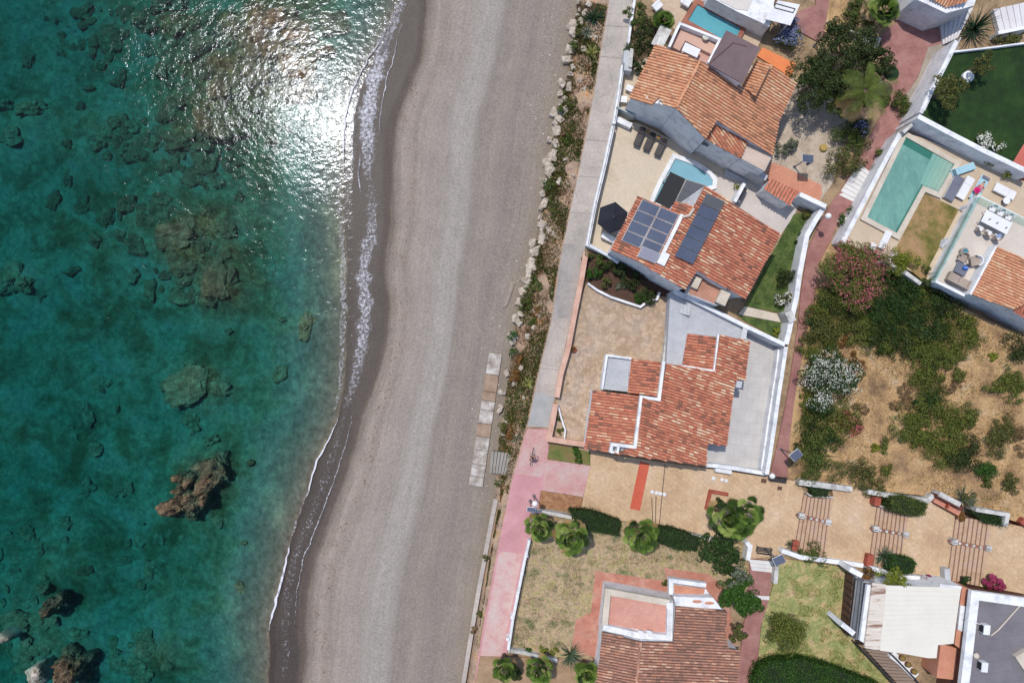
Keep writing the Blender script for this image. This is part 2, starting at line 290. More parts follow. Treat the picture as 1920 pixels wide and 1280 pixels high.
def water_mat():
    m, n, N, L, B = newmat('sea_water'); N.remove(B); g = N.new('ShaderNodeNewGeometry')
    mp = N.new('ShaderNodeMapping'); mp.inputs['Rotation'].default_value = (0, 0, R(-20)); mp.inputs['Scale'].default_value = (.9, 1.0, 1); L.new(g.outputs['Position'], mp.inputs[0])
    a = N.new('ShaderNodeTexNoise'); a.inputs['Scale'].default_value = 1.7; a.inputs['Detail'].default_value = 4; a.inputs['Roughness'].default_value = .6; a.inputs['Distortion'].default_value = .4; L.new(mp.outputs[0], a.inputs['Vector'])
    b = N.new('ShaderNodeTexNoise'); b.inputs['Scale'].default_value = .28; b.inputs['Detail'].default_value = 3; L.new(mp.outputs[0], b.inputs['Vector'])
    ad = N.new('ShaderNodeMath'); ad.operation = 'MULTIPLY_ADD'; ad.inputs[1].default_value = 1.2; L.new(b.outputs[0], ad.inputs[0]); L.new(a.outputs[0], ad.inputs[2])
    bu = N.new('ShaderNodeBump'); bu.inputs['Strength'].default_value = 1; bu.inputs['Distance'].default_value = .046; gn = N.new('ShaderNodeTexNoise'); gn.inputs['Scale'].default_value = .09; gn.inputs['Detail'].default_value = 2; L.new(mp.outputs[0], gn.inputs['Vector']); gm = N.new('ShaderNodeMapRange'); gm.inputs[1].default_value = .35; gm.inputs[2].default_value = .65; gm.inputs[3].default_value = .45; gm.inputs[4].default_value = 1.15; L.new(gn.outputs[0], gm.inputs[0]); ml = N.new('ShaderNodeMath'); ml.operation = 'MULTIPLY'; L.new(ad.outputs[0], ml.inputs[0]); L.new(gm.outputs[0], ml.inputs[1]); L.new(ml.outputs[0], bu.inputs['Height'])
    t = N.new('ShaderNodeBsdfTransparent'); gl = N.new('ShaderNodeBsdfGlossy'); gl.inputs['Roughness'].default_value = .11; gl.inputs['Color'].default_value = (.35, .38, .43, 1); L.new(bu.outputs[0], gl.inputs['Normal'])
    fr = N.new('ShaderNodeFresnel'); fr.inputs['IOR'].default_value = 1.33; L.new(bu.outputs[0], fr.inputs['Normal'])
    ms = N.new('ShaderNodeMixShader'); L.new(fr.outputs[0], ms.inputs[0]); L.new(t.outputs[0], ms.inputs[1]); L.new(gl.outputs[0], ms.inputs[2]); L.new(ms.outputs[0], N['Material Output'].inputs['Surface'])
    va = N.new('ShaderNodeVolumeAbsorption'); va.inputs['Color'].default_value = (.065, .78, .845, 1); va.inputs['Density'].default_value = .47; L.new(va.outputs[0], N['Material Output'].inputs['Volume'])
    return m
sb = MB().prism([(-560, -110, SEA), (0, -110, SEA), (0, 110, SEA), (-560, 110, SEA)], -18)
o = sb.build('sea', water_mat()); o['kind'] = 'structure'; o['label'] = 'clear turquoise sea with glittering ripples'
def foam_mat(name, thr):
    m, n, N, L, B = newmat(name); B.inputs['Base Color'].default_value = c(226, 224, 232); B.inputs['Roughness'].default_value = .8
    g = N.new('ShaderNodeNewGeometry'); a = N.new('ShaderNodeTexNoise'); a.inputs['Scale'].default_value = 3.2; a.inputs['Detail'].default_value = 8; a.inputs['Roughness'].default_value = .9; L.new(g.outputs['Position'], a.inputs['Vector'])
    uv = N.new('ShaderNodeUVMap'); sp = N.new('ShaderNodeSeparateXYZ'); L.new(uv.outputs[0], sp.inputs[0])
    ad = N.new('ShaderNodeMath'); ad.operation = 'ADD'; L.new(a.outputs[0], ad.inputs[0]); L.new(sp.outputs[0], ad.inputs[1])
    r = N.new('ShaderNodeMapRange'); r.inputs[1].default_value = thr; r.inputs[2].default_value = thr+.16; L.new(ad.outputs[0], r.inputs[0]); L.new(r.outputs[0], B.inputs['Alpha'])
    return m
FOAM = foam_mat('sea_foam', .56)
def foamstrip(label, fx, y0, y1, w0, strength, off=0):
    mb = MB(); ys = np.arange(y0, y1, 5.0)
    me_v = []; me_f = []; uu = []
    for j, y in enumerate(ys):
        t = (y-y0)/(y1-y0); env = math.sin(math.pi*min(1, max(0, t)))**.5; x = fx(y)+off+1.5*mnoise.noise(Vector((y*.06, 5, off)))
        wv = w0*(.5+.5*env)*(.75+.5*mnoise.noise(Vector((y*.045, 1, off))))
        for k, q in enumerate((-1, -.3, .3, 1)):
            p = P(x+q*wv, y, SEA+.13); me_v.append(tuple(p)); uu.append((strength*env if abs(q) < .5 else (-.14 if w0 > 10 else -.35)))
    for j in range(len(ys)-1):
        for k in range(3): a = j*4+k; me_f.append((a, a+4, a+5, a+1))
    me = bpy.data.meshes.new('foam'); me.from_pydata(me_v, [], me_f); ul = me.uv_layers.new(name='UVMap')
    for lp in me.loops: ul.data[lp.index].uv = (uu[lp.vertex_index], 0)
    me.materials.append(FOAM); o = bpy.data.objects.new('foam', me); C.objects.link(o); tag(o, label, None, None, 'stuff')
foamstrip('thin foam line where the upper wave breaks', BRK, 30, 330, 4, .3)
foamstrip('broken foam specks along the middle waterline', BRK, 320, 780, 16, .08, -7)
foamstrip('white foam of the small wave in the middle of the beach', BRK, 780, 945, 4.5, .28, 1)
foamstrip('ragged foam between the two small waves', BRK, 930, 1030, 6, .08, 1)
foamstrip('long white foam of the lowest wave', BRK, 1015, 1185, 6, .32, 1)
foamstrip('lacy foam edge of the upper wash', SWA, 20, 345, 40, .14, -26)
foamstrip('second lace of foam in the upper wash', SWA, 90, 340, 20, .06, -52)
foamstrip('lacy foam edge of the middle wash', SWA, 335, 770, 34, .11, -19)
foamstrip('bright foam rim of the upper wash', SWA, 40, 260, 2.2, .25, -2)
foamstrip('foam froth at the very top of the wash', lambda y: (BRK(y)+SWA(y))/2, -30, 110, 26, .1, -4)
foamstrip('thin foam edge on the lower wet sand', SWA, 760, 1180, 2.6, .16, -2)
foamstrip('faint foam lace on the lower wet sand', SWA, 770, 1280, 24, .03, -19)
foamstrip('curl of foam inside the upper wash', lambda y: 672+.004*(y-325)**2, 285, 365, 5, .16, 0)
# ---------------------------------------------------------------- rocks
def rockmesh(rx, ry, rz, seed, sub=3, rough=.28, blocky=.35):
    bm = bmesh.new(); bmesh.ops.create_icosphere(bm, subdivisions=sub, radius=1)
    for v in bm.verts:
        d = v.co.normalized(); q = Vector((d.x*1.1+seed*7.3, d.y*1.1-seed*3.1, d.z*1.1))
        k = 1+rough*mnoise.noise(q*1.1)*1.6+rough*.6*mnoise.noise(q*3.3)+rough*.4*abs(mnoise.noise(q*7))+rough*.2*mnoise.noise(q*15)
        mxx = max(abs(d.x), abs(d.y), abs(d.z)); k *= (1-blocky)+blocky/mxx*.85
        v.co = Vector((d.x*k*rx, d.y*k*ry, max(-.4, d.z*k)*rz))
    return bm
RK = {'pale': M('pale_rock', [c(158, 144, 130), c(200, 186, 170), c(228, 214, 200)], scale=1.6, fs=.22, bump=.3, bdist=.1),
      'brown': M('algae_rock', [c(84, 66, 50), c(122, 100, 76), c(164, 144, 112)], scale=1.3, fs=.35, fine=5, bump=.3, bdist=.1),
      'sub': M('sunken_rock', [c(118, 98, 72), c(148, 128, 96), c(172, 156, 124)], scale=1.1, fs=.4, fine=4, bump=.3, bdist=.15),  # tones kept close to the seabed, imitating the haze of the water
      'reef': M('reef_rock', [c(104, 76, 54), c(140, 108, 78), c(172, 142, 106)], scale=1.1, fs=.4, fine=4, bump=.3, bdist=.2)}
ORD = ['first', 'second', 'third', 'fourth', 'fifth', 'sixth', 'seventh', 'eighth', 'ninth', 'tenth', 'eleventh', 'twelfth', 'thirteenth', 'fourteenth', 'fifteenth', 'sixteenth', 'seventeenth', 'eighteenth', 'nineteenth', 'twentieth']
def ordn(i):
    if i < 20: return ORD[i]
    t, u = divmod(i+1, 10); T = ['', '', 'twenty', 'thirty', 'forty', 'fifty', 'sixty', 'seventy', 'eighty', 'ninety'][t]
    return (T+'-'+ORD[u-1]) if u else T[:-1]+'ieth'
def rock(px, py, r, asp, ang, ztop, hgt, kind, label, group, seed, name='boulder'):
    if ztop < -3: bz = bedz(px, py); hgt *= .5 if ztop < -3.9 else .7; ztop = min(bz+.62*hgt, SEA-.1)
    p = P(px, py, ztop-hgt*.3); rad = r*(CAMH-ztop)/FPX
    bm = rockmesh(rad, rad*asp, hgt, seed, 5 if r > 22 else 4, .36 if kind != 'pale' else .17, .4 if kind != 'pale' else .62); me = bpy.data.meshes.new(name); bm.to_mesh(me); bm.free(); me.materials.append(RK[kind])
    me.polygons.foreach_set('use_smooth', [False]*len(me.polygons))
    o = bpy.data.objects.new(name, me); C.objects.link(o); o.location = (p.x, p.y, ztop-hgt); o.rotation_euler = (0, 0, R(ang)); tag(o, label, 'rock', group); return o
searocks = [  # px, py, r, aspect, angle, top z, height, kind, label
 (398, 893, 37, .85, 20, -2.8, 2.6, 'brown', 'big round reddish rock at the upper right of the trio in the water'),
 (372, 930, 28, .8, 60, -2.9, 2.6, 'brown', 'reddish ledge between the big round rock and the flat rock'),
 (341, 902, 20, .8, 10, -2.62, 2.6, 'brown', 'middle brown rock of the group off the beach'),
 (343, 928, 17, .7, -20, -2.6, 2.6, 'brown', 'small brown rock wedged above the flat square rock'),
 (333, 953, 31, .8, -8, -2.45, 2.8, 'brown', 'flat square tan rock at the lower left of the group'),
 (398, 824, 14, .5, 25, -3.6, 1.2, 'sub', 'small narrow sunken rock above the reddish round rock'),
 (352, 722, 42, .7, 20, -4.1, 1.6, 'sub', 'wide pale sunken rock with a knobbly top'),
 (312, 726, 14, .9, 0, -4.2, 1.2, 'sub', 'little sunken rock left of the wide pale one'),
 (355, 685, 15, .7, 0, -4.3, 1.2, 'sub', 'little sunken rock above the wide pale one'),
 (410, 730, 20, .6, -20, -4.0, 1.3, 'sub', 'pointed sunken rock right of the wide pale one'),
 (358, 785, 17, .9, 40, -4.6, 1, 'sub', 'blurred sunken stone under the wide pale one'),
 (365, 805, 12, .6, 40, -4.7, 1, 'sub', 'long sunken stone above the middle brown rock'),
 (191, 720, 17, .85, 70, -4.8, 1.2, 'sub', 'lone oval sunken rock on the left'),
 (177, 843, 14, 1, 0, -5, 1.1, 'sub', 'lone round sunken rock straight below the oval one'),
 (48, 1001, 15, .9, 0, -4.6, 1.4, 'sub', 'single rounded rock near the left edge'),
 (122, 978, 9, .9, 0, -5, 1, 'sub', 'small dull stone right of the rounded left rock'),
 (162, 908, 9, 1.4, 0, -5, 1, 'sub', 'small upright sunken stone in the lower left water'),
 (160, 1068, 18, .6, -5, -4.0, 1.3, 'reef', 'low reddish double rock in the lower left water'),
 (91, 1140, 24, .75, 35, -2.9, 2.6, 'brown', 'angular tan rock standing alone in the lower left'),
 (82, 1105, 18, .7, 30, -3.3, 2, 'sub', 'dark ledge above the angular tan rock'),
 (123, 1255, 26, 1.1, 70, -2.2, 3, 'brown', 'large dry orange tan rock at the bottom edge'),
 (150, 1258, 22, .9, 60, -3.3, 2, 'reef', 'dark wet shelf right of the dry orange rock'),
 (68, 1266, 17, 1.3, 20, -2.5, 2.6, 'pale', 'pale slanting rock left of the dry orange one'),
 (8, 1195, 15, .6, -25, -2.6, 2.6, 'pale', 'white pointed rock touching the left edge'),
 (30, 1165, 24, .8, 0, -4.2, 1.6, 'sub', 'dim rock above the white pointed one'),
 (262, 1095, 14, .8, 0, -4.5, 1.2, 'sub', 'dim brownish stone right of the lower left rocks'),
 (275, 1215, 22, .7, 20, -4.6, 1.3, 'sub', 'dark patchy rock near the bottom middle of the water'),
 (262, 1270, 15, .8, 20, -4.4, 1.3, 'sub', 'greenish rock at the bottom edge of the water'),
 (312, 1248, 10, 1, 0, -4.6, 1, 'sub', 'tiny stone by the bottom edge of the water'),
 (110, 1265, 12, 1, 0, -4.6, 1, 'sub', 'tiny stone beside the dry orange rock'),
 (470, 868, 8, .8, 0, -3.9, .9, 'reef', 'small dark stone near the shore below the swell'),
 (12, 520, 26, 1.1, 0, -4.0, 1.8, 'sub', 'tawny rock cut by the left edge'),
 (40, 530, 18, .8, -20, -4.3, 1.5, 'sub', 'darker rock right of the tawny one at the left edge'),
 (15, 258, 22, .8, 10, -4.1, 1.6, 'sub', 'dark rock on the left edge under the long one'),
 (52, 203, 26, .55, 15, -4.2, 1.6, 'sub', 'long dark rock near the upper left edge'),
 (8, 195, 14, .8, 0, -4.2, 1.6, 'sub', 'rock cut by the upper left edge'),
 (278, 42, 27, .5, -12, -3.6, 1.8, 'brown', 'wedge shaped tan rock near the top'),
 (315, 6, 34, .6, 5, -3.3, 2, 'brown', 'tan rock cut by the top edge'),
 (188, 120, 13, .8, 0, -4.6, 1.2, 'sub', 'small olive rock in the upper left water'),
 (248, 236, 13, .9, 0, -4.2, 1.3, 'sub', 'small tawny rock with a bright top in the upper water'),
 (190, 250, 27, .9, 0, -4.7, 1.2, 'sub', 'broad pale green rock in the upper water'),
 (233, 275, 10, .8, 0, -4.6, 1, 'sub', 'pebble sized rock right of the pale green one'),
 (238, 382, 17, 1, 0, -4.3, 1.4, 'reef', 'dark rock in the middle of the reef belt'),
 (198, 412, 18, .7, 0, -4.4, 1.2, 'reef', 'brown rock at the left end of the reef belt'),
 (302, 372, 17, .8, 0, -4.2, 1.2, 'reef', 'brown rock right of the dark reef rock'),
 (258, 462, 26, .6, 0, -4.4, 1.2, 'reef', 'long brown rock in the lower reef belt'),
 (325, 435, 32, .6, 10, -4.3, 1.2, 'reef', 'wide brown rock in the centre of the reef belt'),
 (312, 462, 20, .6, 0, -4.2, 1.2, 'reef', 'brown rock under the wide reef rock'),
 (378, 455, 22, .8, 0, -4.1, 1.2, 'reef', 'brown rock at the right of the reef belt'),
 (402, 530, 26, 1, 0, -4.0, 1.3, 'reef', 'speckled rock at the lower right of the reef belt'),
 (252, 517, 11, 1.4, -40, -4.6, 1, 'sub', 'small slanting stone under the reef belt'),
 (345, 565, 18, .7, 0, -4.2, 1.2, 'sub', 'tan rock at the lowest tip of the reef belt'),
 (410, 345, 12, .8, 0, -4.0, 1.2, 'sub', 'small rock above the right reef rocks'),
 (312, 212, 24, .8, 0, -4.1, 1.4, 'reef', 'brown rock in the upper reef'),
 (372, 82, 34, .8, 20, -3.7, 1.6, 'brown', 'big tan rock in the glittering upper reef'),
 (425, 155, 30, 1, 0, -3.8, 1.5, 'reef', 'big brown rock below the tan reef rock'),
 (395, 235, 34, .8, 0, -3.9, 1.5, 'reef', 'rust brown rock in the middle of the upper reef'),
 (330, 262, 26, .7, 0, -4.1, 1.3, 'reef', 'dull brown rock left of the rust brown one'),
 (480, 130, 30, 1, 0, -3.7, 1.4, 'brown', 'tan rock at the left of the sun glitter'),
 (385, 305, 26, .8, 0, -4.1, 1.3, 'reef', 'rust rock at the lower end of the upper reef'),
 (500, 40, 34, .8, 0, -3.6, 1.4, 'brown', 'brown rock near the top under the glitter'),
 (565, 130, 26, 1.1, 0, -3.5, 1.2, 'brown', 'brown rock inside the sun glitter'),
 (620, 40, 30, .8, 0, -3.4, 1.1, 'brown', 'olive rock near the top close to the shore'),
 (612, 95, 16, .8, 0, -3.3, 1.1, 'brown', 'yellow olive rock tip close to the shore'),
 (575, 610, 24, .6, 60, -3.9, 1.0, 'sub', 'weedy rock near the shore in mid water'),
 (525, 700, 20, .6, 60, -4.2, 1.0, 'sub', 'olive smudge of rock in mid water'),
]
for i, q in enumerate(searocks): rock(*q, 'rocks in the sea', i*1.37)
random.seed(17); more = []
while len(more) < 34:
    x, y = random.uniform(10, 560), random.uniform(10, 1250)
    if x > BRK(y)-70 or any((x-q[0])**2+(y-q[1])**2 < (q[2]+24)**2 for q in searocks+more) or (y > 560 and random.random() < .8): continue
    more.append((x, y, random.uniform(7, 22)))
more.sort(key=lambda q: q[1])
for i, (x, y, r) in enumerate(more): rock(x, y, r, random.uniform(.5, .95), random.uniform(0, 180), -4.15-.5*random.random()-(.4 if y > 560 else 0), .9, 'reef' if y < 560 else 'sub', '%s faint sunken stone, %s one down from the top among the faint ones' % ('small' if r < 12 else 'broad', ordn(i)), 'faint sunken stones', i*3.3+9, 'sunken_stone')
random.seed(11)
def reefpatch(name, label, spots, n, mat):          # low knobbly reef, countless stones
    big = bmesh.new()
    for (cx, cy, rx, ry, zt) in spots:
        for k in range(n):
            a = random.random()*6.28; d = math.sqrt(random.random()); px = cx+rx*d*math.cos(a); py = cy+ry*d*math.sin(a)
            zt = bedz(px, py); p = P(px, py, zt+.12); r = random.uniform(.12, .7)
            bm = rockmesh(r*random.uniform(.7, 1.3), r*random.uniform(.7, 1.3), r*.4, random.random()*50, 2, .4, .3); bm.transform(Matrix.Translation((p.x, p.y, p.z-.12))); me = bpy.data.meshes.new('t'); bm.to_mesh(me); bm.free(); big.from_mesh(me); bpy.data.meshes.remove(me)
    me = bpy.data.meshes.new(name); big.to_mesh(me); big.free(); me.materials.append(mat); o = bpy.data.objects.new(name, me); C.objects.link(o); tag(o, label, None, None, 'stuff')
reefpatch('reef', 'knobbly brown reef under the upper glittering water', [(420, 160, 120, 130, -3.6), (500, 60, 90, 60, -3.5), (360, 90, 90, 80, -3.7), (390, 300, 70, 60, -3.8), (560, 120, 50, 70, -3.5)], 60, RK['reef'])
reefpatch('reef', 'dark reef belt across the middle of the water', [(290, 420, 100, 50, -4.0), (370, 510, 80, 60, -3.9), (240, 260, 80, 40, -4.3), (180, 60, 120, 50, -4.7)], 46, RK['reef'])
reefpatch('reef', 'dim stones on the seabed at the lower left', [(40, 1080, 60, 90, -5.2), (60, 1210, 70, 60, -5.1), (200, 1000, 160, 100, -5.9), (260, 1230, 60, 40, -5.4)], 24, RK['sub'])
# boulders of the beach edge
random.seed(5); edge = []
yy = [4]
while yy[-1] < 640: yy.append(yy[-1]+random.uniform(6, 17))
for y in yy:
    big = 400 < y < 520
    edge.append((BCK(y)+random.uniform(-3, 13)+(5 if big else 0), y+random.uniform(-3, 3), random.uniform(4, 12)*(1.2 if big else 1), random.uniform(.6, 1), random.uniform(0, 180)))
for (x, y, r) in [(1105, 8, 8), (1098, 22, 9), (1090, 40, 8), (1108, 66, 9), (1096, 92, 8), (1118, 70, 6), (1088, 152, 7), (1096, 168, 7), (1061, 205, 8), (1050, 338, 10), (1034, 318, 13), (1018, 448, 13), (1030, 432, 8), (1006, 470, 15), (996, 500, 12), (1040, 440, 8), (978, 690, 7), (965, 718, 9), (950, 700, 8), (942, 735, 8), (976, 735, 7), (984, 745, 6), (948, 795, 7), (990, 630, 7), (1000, 614, 6), (1010, 590, 7), (944, 812, 6), (936, 770, 7), (940, 762, 6), (1075, 330, 5), (1060, 300, 5), (1030, 352, 5)]:
    edge.append((x, y, r, random.uniform(.6, .95), random.uniform(0, 180)))
edge.sort(key=lambda q: q[1])
for i, (x, y, r, a, g) in enumerate(edge):
    fr = (x-BCK(y))/max(10, PRL(y)-BCK(y)); z = -1.0+max(0, fr)*.9
    sz = 'small' if r < 7.5 else ('middling' if r < 11 else 'large')
    rock(x, y, r, a, g, z+.4, .7, 'pale', '%s pale limestone rock at the beach edge, %s one down from the top' % (sz, ordn(i)), 'limestone rocks between beach and promenade', i*2.1+40, 'limestone_rock')
# ---------------------------------------------------------------- base ground, slope and flat surfaces
SOIL = M('dry_soil', [c(120, 100, 78), c(158, 134, 106), c(178, 152, 120)], scale=.7, fs=.3, fine=6)
pts = [P(PRL(y)-4, y, -.06) for y in range(-900, 2201, 50)]
g = MB(); g.add([tuple(p) for p in pts]+[(420, pts[-1].y, -.06), (420, pts[0].y, -.06)], [tuple(range(len(pts)+2))]); o = g.build('ground', SOIL); tag(o, 'dry earth under the gardens and houses', None, None, 'structure')
sv = []; sf = []; cols_ = 9; ys = list(range(-900, 2201, 10))
for y in ys:
    a = P(BCK(y)-3, y, -1.5); b = P(PRL(y)+1, y, -.04)
    for k in range(cols_):
        t = k/(cols_-1); p = a.lerp(b, t); z = -1.7+1.66*min(1, (t*1.35))**.7+(.12*hn(p.x, p.y, .9) if 0 < k < cols_-1 else 0); sv.append((p.x, p.y, min(z, -.045) if k < cols_-1 else -.04))
for j in range(len(ys)-1):
    for k in range(cols_-1): q = j*cols_+k; sf.append((q, q+cols_, q+cols_+1, q+1))
g = MB(); g.add(sv, sf); o = g.build('slope', M('slope_earth', [c(120, 96, 72), c(160, 136, 118), c(176, 150, 126), c(190, 142, 96)], scale=.8, fs=.35, fine=6), smooth=True); tag(o, 'stony earth slope between beach and promenade', None, None, 'structure')
zc = [0.0]
def sheet(name, label, pts, mat, z=None, kind='structure', zb=None):
    if z is None: zc[0] += .004; z = zc[0]
    mb = MB().prism([P(x, y, z) for x, y in pts], -.2 if zb is None else zb); o = mb.build(name, mat); tag(o, label, None, None, kind); return o
DRY = M('dry_grass_ground', [c(134, 108, 84), c(170, 138, 100), c(192, 158, 114), c(196, 172, 142)], scale=.55, fs=.32, fine=7, bump=.3)
GRAVEL = M('pale_gravel', [c(160, 144, 128), c(188, 172, 154), c(200, 186, 168)], scale=1, fs=.22, fine=7, bump=.2)
BPATH = M('brick_path', [c(146, 100, 96), c(164, 118, 112), c(176, 132, 124)], scale=.7, fs=.1, brick=(.4, .2, .012, (.88, .86, .84, 1), .06, R(-15)))
PINK = M('pink_paint', [c(190, 140, 142), c(202, 148, 152), c(212, 164, 166)], scale=.4, fs=.1, fine=6)
PINKW = M('worn_pink_paint', [c(196, 144, 142), c(200, 160, 156), c(200, 178, 172)], scale=.7, fs=.12, fine=5)
STONE = M('crazy_paving', [c(172, 148, 122), c(186, 162, 138), c(184, 166, 152)], scale=.45, fs=.16, fine=6, vor=(2.6, .05, .72, .16))
PLAZA = M('plaza_paving', [c(190, 158, 126), c(206, 176, 142), c(212, 186, 158)], scale=.3, fs=.16, fine=5, brick=(.6, .4, .02, (.88, .86, .84, 1), .06, R(38)))
TILEP = M('pale_terrace_tiles', [c(186, 182, 180), c(204, 200, 197)], scale=.6, fs=.05, brick=(1.1, 1.1, .018, (.82, .81, .8, 1), .04, R(8)))
TILEG = M('grey_concrete_yard', [c(176, 178, 184), c(192, 194, 199)], scale=1.2, fs=.1, fine=8)
TERRA = M('terracotta_tiles', [c(200, 136, 112), c(212, 152, 124)], scale=.8, fs=.08, brick=(.4, .4, .012, (.86, .84, .82, 1), .05, R(-27)))
SANDP = M('sandy_terrace', [c(196, 180, 158), c(212, 196, 174), c(206, 192, 174)], scale=.35, fs=.09, fine=4)
PALET = M('pale_terrace', [c(206, 194, 182), c(218, 208, 198)], scale=.5, fs=.05, brick=(1.2, 1.2, .012, (.9, .9, .9, 1), .03, R(-27)))
LAWN = M('green_lawn', [c(54, 68, 34), c(72, 92, 44), c(94, 110, 56), c(112, 112, 66)], scale=.8, fs=.3, fine=9, bump=.3)
LAWND = M('dark_lawn', [c(22, 44, 14), c(32, 58, 18), c(46, 72, 26)], scale=.5, fs=.3, fine=9, bump=.2)
LAWNY = M('patchy_lawn', [c(190, 160, 126), c(174, 162, 112), c(140, 146, 90), c(160, 158, 106)], scale=.9, fs=.4, fine=5, bump=.3)
LAWNB = M('worn_lawn', [c(100, 108, 72), c(146, 136, 100), c(182, 156, 128), c(164, 152, 104), c(178, 160, 132)], scale=.9, fs=.4, fine=5, bump=.3)
DEADL = M('scorched_lawn', [c(72, 76, 34), c(112, 106, 52), c(158, 130, 88), c(176, 140, 106)], scale=.4, fs=.22, fine=6)
REDST = M('red_paving', [c(196, 92, 70), c(208, 104, 80)], scale=1, fs=.08)
WHITEST = M('white_painted_step', [c(216, 214, 212), c(232, 230, 228)], scale=1, fs=.06)
# promenade
ys = list(range(-900, 805, 20)); L_ = [(PRL(y), y) for y in ys]; R_ = [(PRR(y), y) for y in ys]
PRR2 = curve([(1028, 860), (1017, 915), (1008, 955), (995, 1008), (974, 1110), (952, 1218), (938, 1290)])
o = sheet('promenade', 'grey concrete seaside promenade', L_+R_[::-1], CONC)
DKC = M('darker_concrete', [c(146, 140, 136), c(164, 157, 152), c(174, 167, 160)], scale=.6, fs=.14, fine=5, bump=.05)
sheet('pavement', 'darker concrete length of promenade', [(PRL(y)+.5, y) for y in range(457, 600, 20)]+[(PRR(y)-.5, y) for y in range(597, 456, -20)], DKC)
sheet('pavement', 'bluish concrete length before the pink paint', [(PRL(y)+.5, y) for y in range(735, 803, 10)]+[(PRR(y)-.5, y) for y in range(803, 734, -10)], M('bluish_concrete', [c(160, 160, 160), c(180, 178, 176)], scale=.8, fs=.12))
ys = list(range(804, 2200, 20))
sheet('promenade', 'pink painted promenade', [(PRL(y), y) for y in ys]+[(PRR2(y) if y > 860 else 1030-(y-804)*.04, y) for y in ys][::-1], PINK)
sheet('pavement', 'pink painted landing below the central house', [(990, 803), (1029, 809), (1025, 862), (1020, 884), (1016, 894), (963, 887)], PINKW)
sheet('pavement', 'worn pink pavement joining the plaza', [(1025, 861), (1108, 873), (1093, 931), (1016, 919)], PINKW)
sheet('pavement', 'worn whitish pink promenade length', [(PRL(y)+4, y) for y in range(1033, 1281, 15)]+[(PRR2(y)-9, y) for y in range(1278, 1032, -15)], M('bleached_pink', [c(200, 150, 148), c(208, 174, 168), c(204, 188, 180)], scale=.8, fs=.12))
sheet('ground', 'dry brown bed beside the pink pavement', [(1014, 919), (1093, 932), (1088, 958), (1009, 951)], M('rust_soil', [c(130, 92, 66), c(160, 116, 84), c(176, 136, 100)], scale=2, fs=.3))
sheet('lawn', 'small grass plot below the central house wall', [(1031, 830), (1106, 845), (1107, 872), (1026, 860)], M('plot_grass', [c(136, 104, 76), c(120, 116, 66), c(82, 104, 44)], scale=.5, fs=.3))
# lots
sheet('ground', 'pale gravel garden right of the top house', [(1400, 120), (1560, 170), (1600, 230), (1560, 345), (1535, 380), (1430, 330)], GRAVEL)
sheet('ground', 'planted ground beside the top left of the top house', [(1186, 0), (1300, 0), (1250, 100), (1190, 170), (1172, 130)], SOIL)
sheet('patio', 'beige patio around the small blue pool', [(1222, 0), (1310, -10), (1440, 50), (1410, 110), (1270, 60), (1250, 40)], M('beige_patio', [c(192, 168, 144), c(208, 186, 162)], scale=.8, fs=.12))
sheet('patio', 'sandy strip between promenade wall and the top house', [(1170, 130), (1250, 90), (1190, 225), (1152, 225)], SANDP)
sheet('terrace', 'wide sandy terrace with loungers and parasol', [(1152, 222), (1200, 232), (1260, 262), (1402, 332), (1470, 420), (1390, 560), (1150, 500), (1102, 458)], SANDP)
sheet('patio', 'pale concrete yard behind the solar house', [(1340, 330), (1402, 328), (1500, 380), (1490, 402), (1463, 442), (1400, 420), (1330, 380)], M('pale_yard', [c(196, 186, 180), c(212, 203, 197)], scale=.6, fs=.07))
sheet('patio', 'terracotta patio beside the gravel garden', [(1446, 305), (1470, 312), (1540, 347), (1541, 362), (1536, 380), (1470, 360), (1434, 330)], TERRA)
sheet('lawn', 'narrow green lawn right of the solar house', [(1488, 402), (1516, 396), (1530, 392), (1512, 450), (1500, 520), (1479, 590), (1396, 573), (1440, 490), (1468, 440)], LAWN)
sheet('path', 'pale path crossing the narrow lawn', [(1397, 574), (1473, 592), (1468, 605), (1384, 589)], BEIGE)
sheet('lawn', 'small lawn below the pale garden path', [(1383, 590), (1468, 606), (1466, 640), (1395, 600)], LAWN)
sheet('ground', 'dark planting bed above the stone terrace', [(1096, 470), (1160, 480), (1262, 545), (1240, 560), (1200, 574), (1146, 556), (1100, 532)], M('dark_bed', [c(70, 52, 42), c(98, 72, 60)], scale=2, fs=.3))
sheet('terrace', 'stone paved terrace of the central house', [(1100, 532), (1146, 557), (1200, 576), (1235, 556), (1258, 556), (1255, 600), (1244, 700), (1240, 860), (1098, 845), (1030, 826), (1062, 650), (1080, 570)], STONE)
sheet('yard', 'grey concrete yard above the central house', [(1257, 548), (1295, 562), (1400, 618), (1400, 700), (1248, 700)], TILEG, z=1.6)
sheet('terrace', 'pale tiled terrace right of the central house', [(1392, 610), (1460, 652), (1464, 690), (1432, 886), (1320, 875), (1320, 830), (1380, 700)], TILEP)
sheet('path', 'brick paved square in front of the upper houses', [(1691, 32), (1760, 48), (1768, 83), (1741, 90), (1720, 146), (1697, 180), (1690, 243), (1672, 262), (1629, 338), (1571, 366), (1610, 300), (1640, 240), (1662, 200), (1655, 120), (1652, 70)], BPATH)
sheet('path', 'brick footpath running down between the gardens', [(1606, 381), (1582, 398), (1562, 440), (1540, 492), (1530, 560), (1515, 622), (1500, 690), (1490, 760), (1479, 850), (1477, 894), (1444, 892), (1465, 800), (1480, 720), (1495, 620), (1503, 540), (1514, 470), (1536, 420), (1570, 364)], BPATH)
sheet('path', 'brick lane at the top edge', [(1520, -300), (1566, -300), (1558, 0), (1546, 60), (1538, 80), (1478, 48), (1500, 20), (1530, 10)], BPATH)
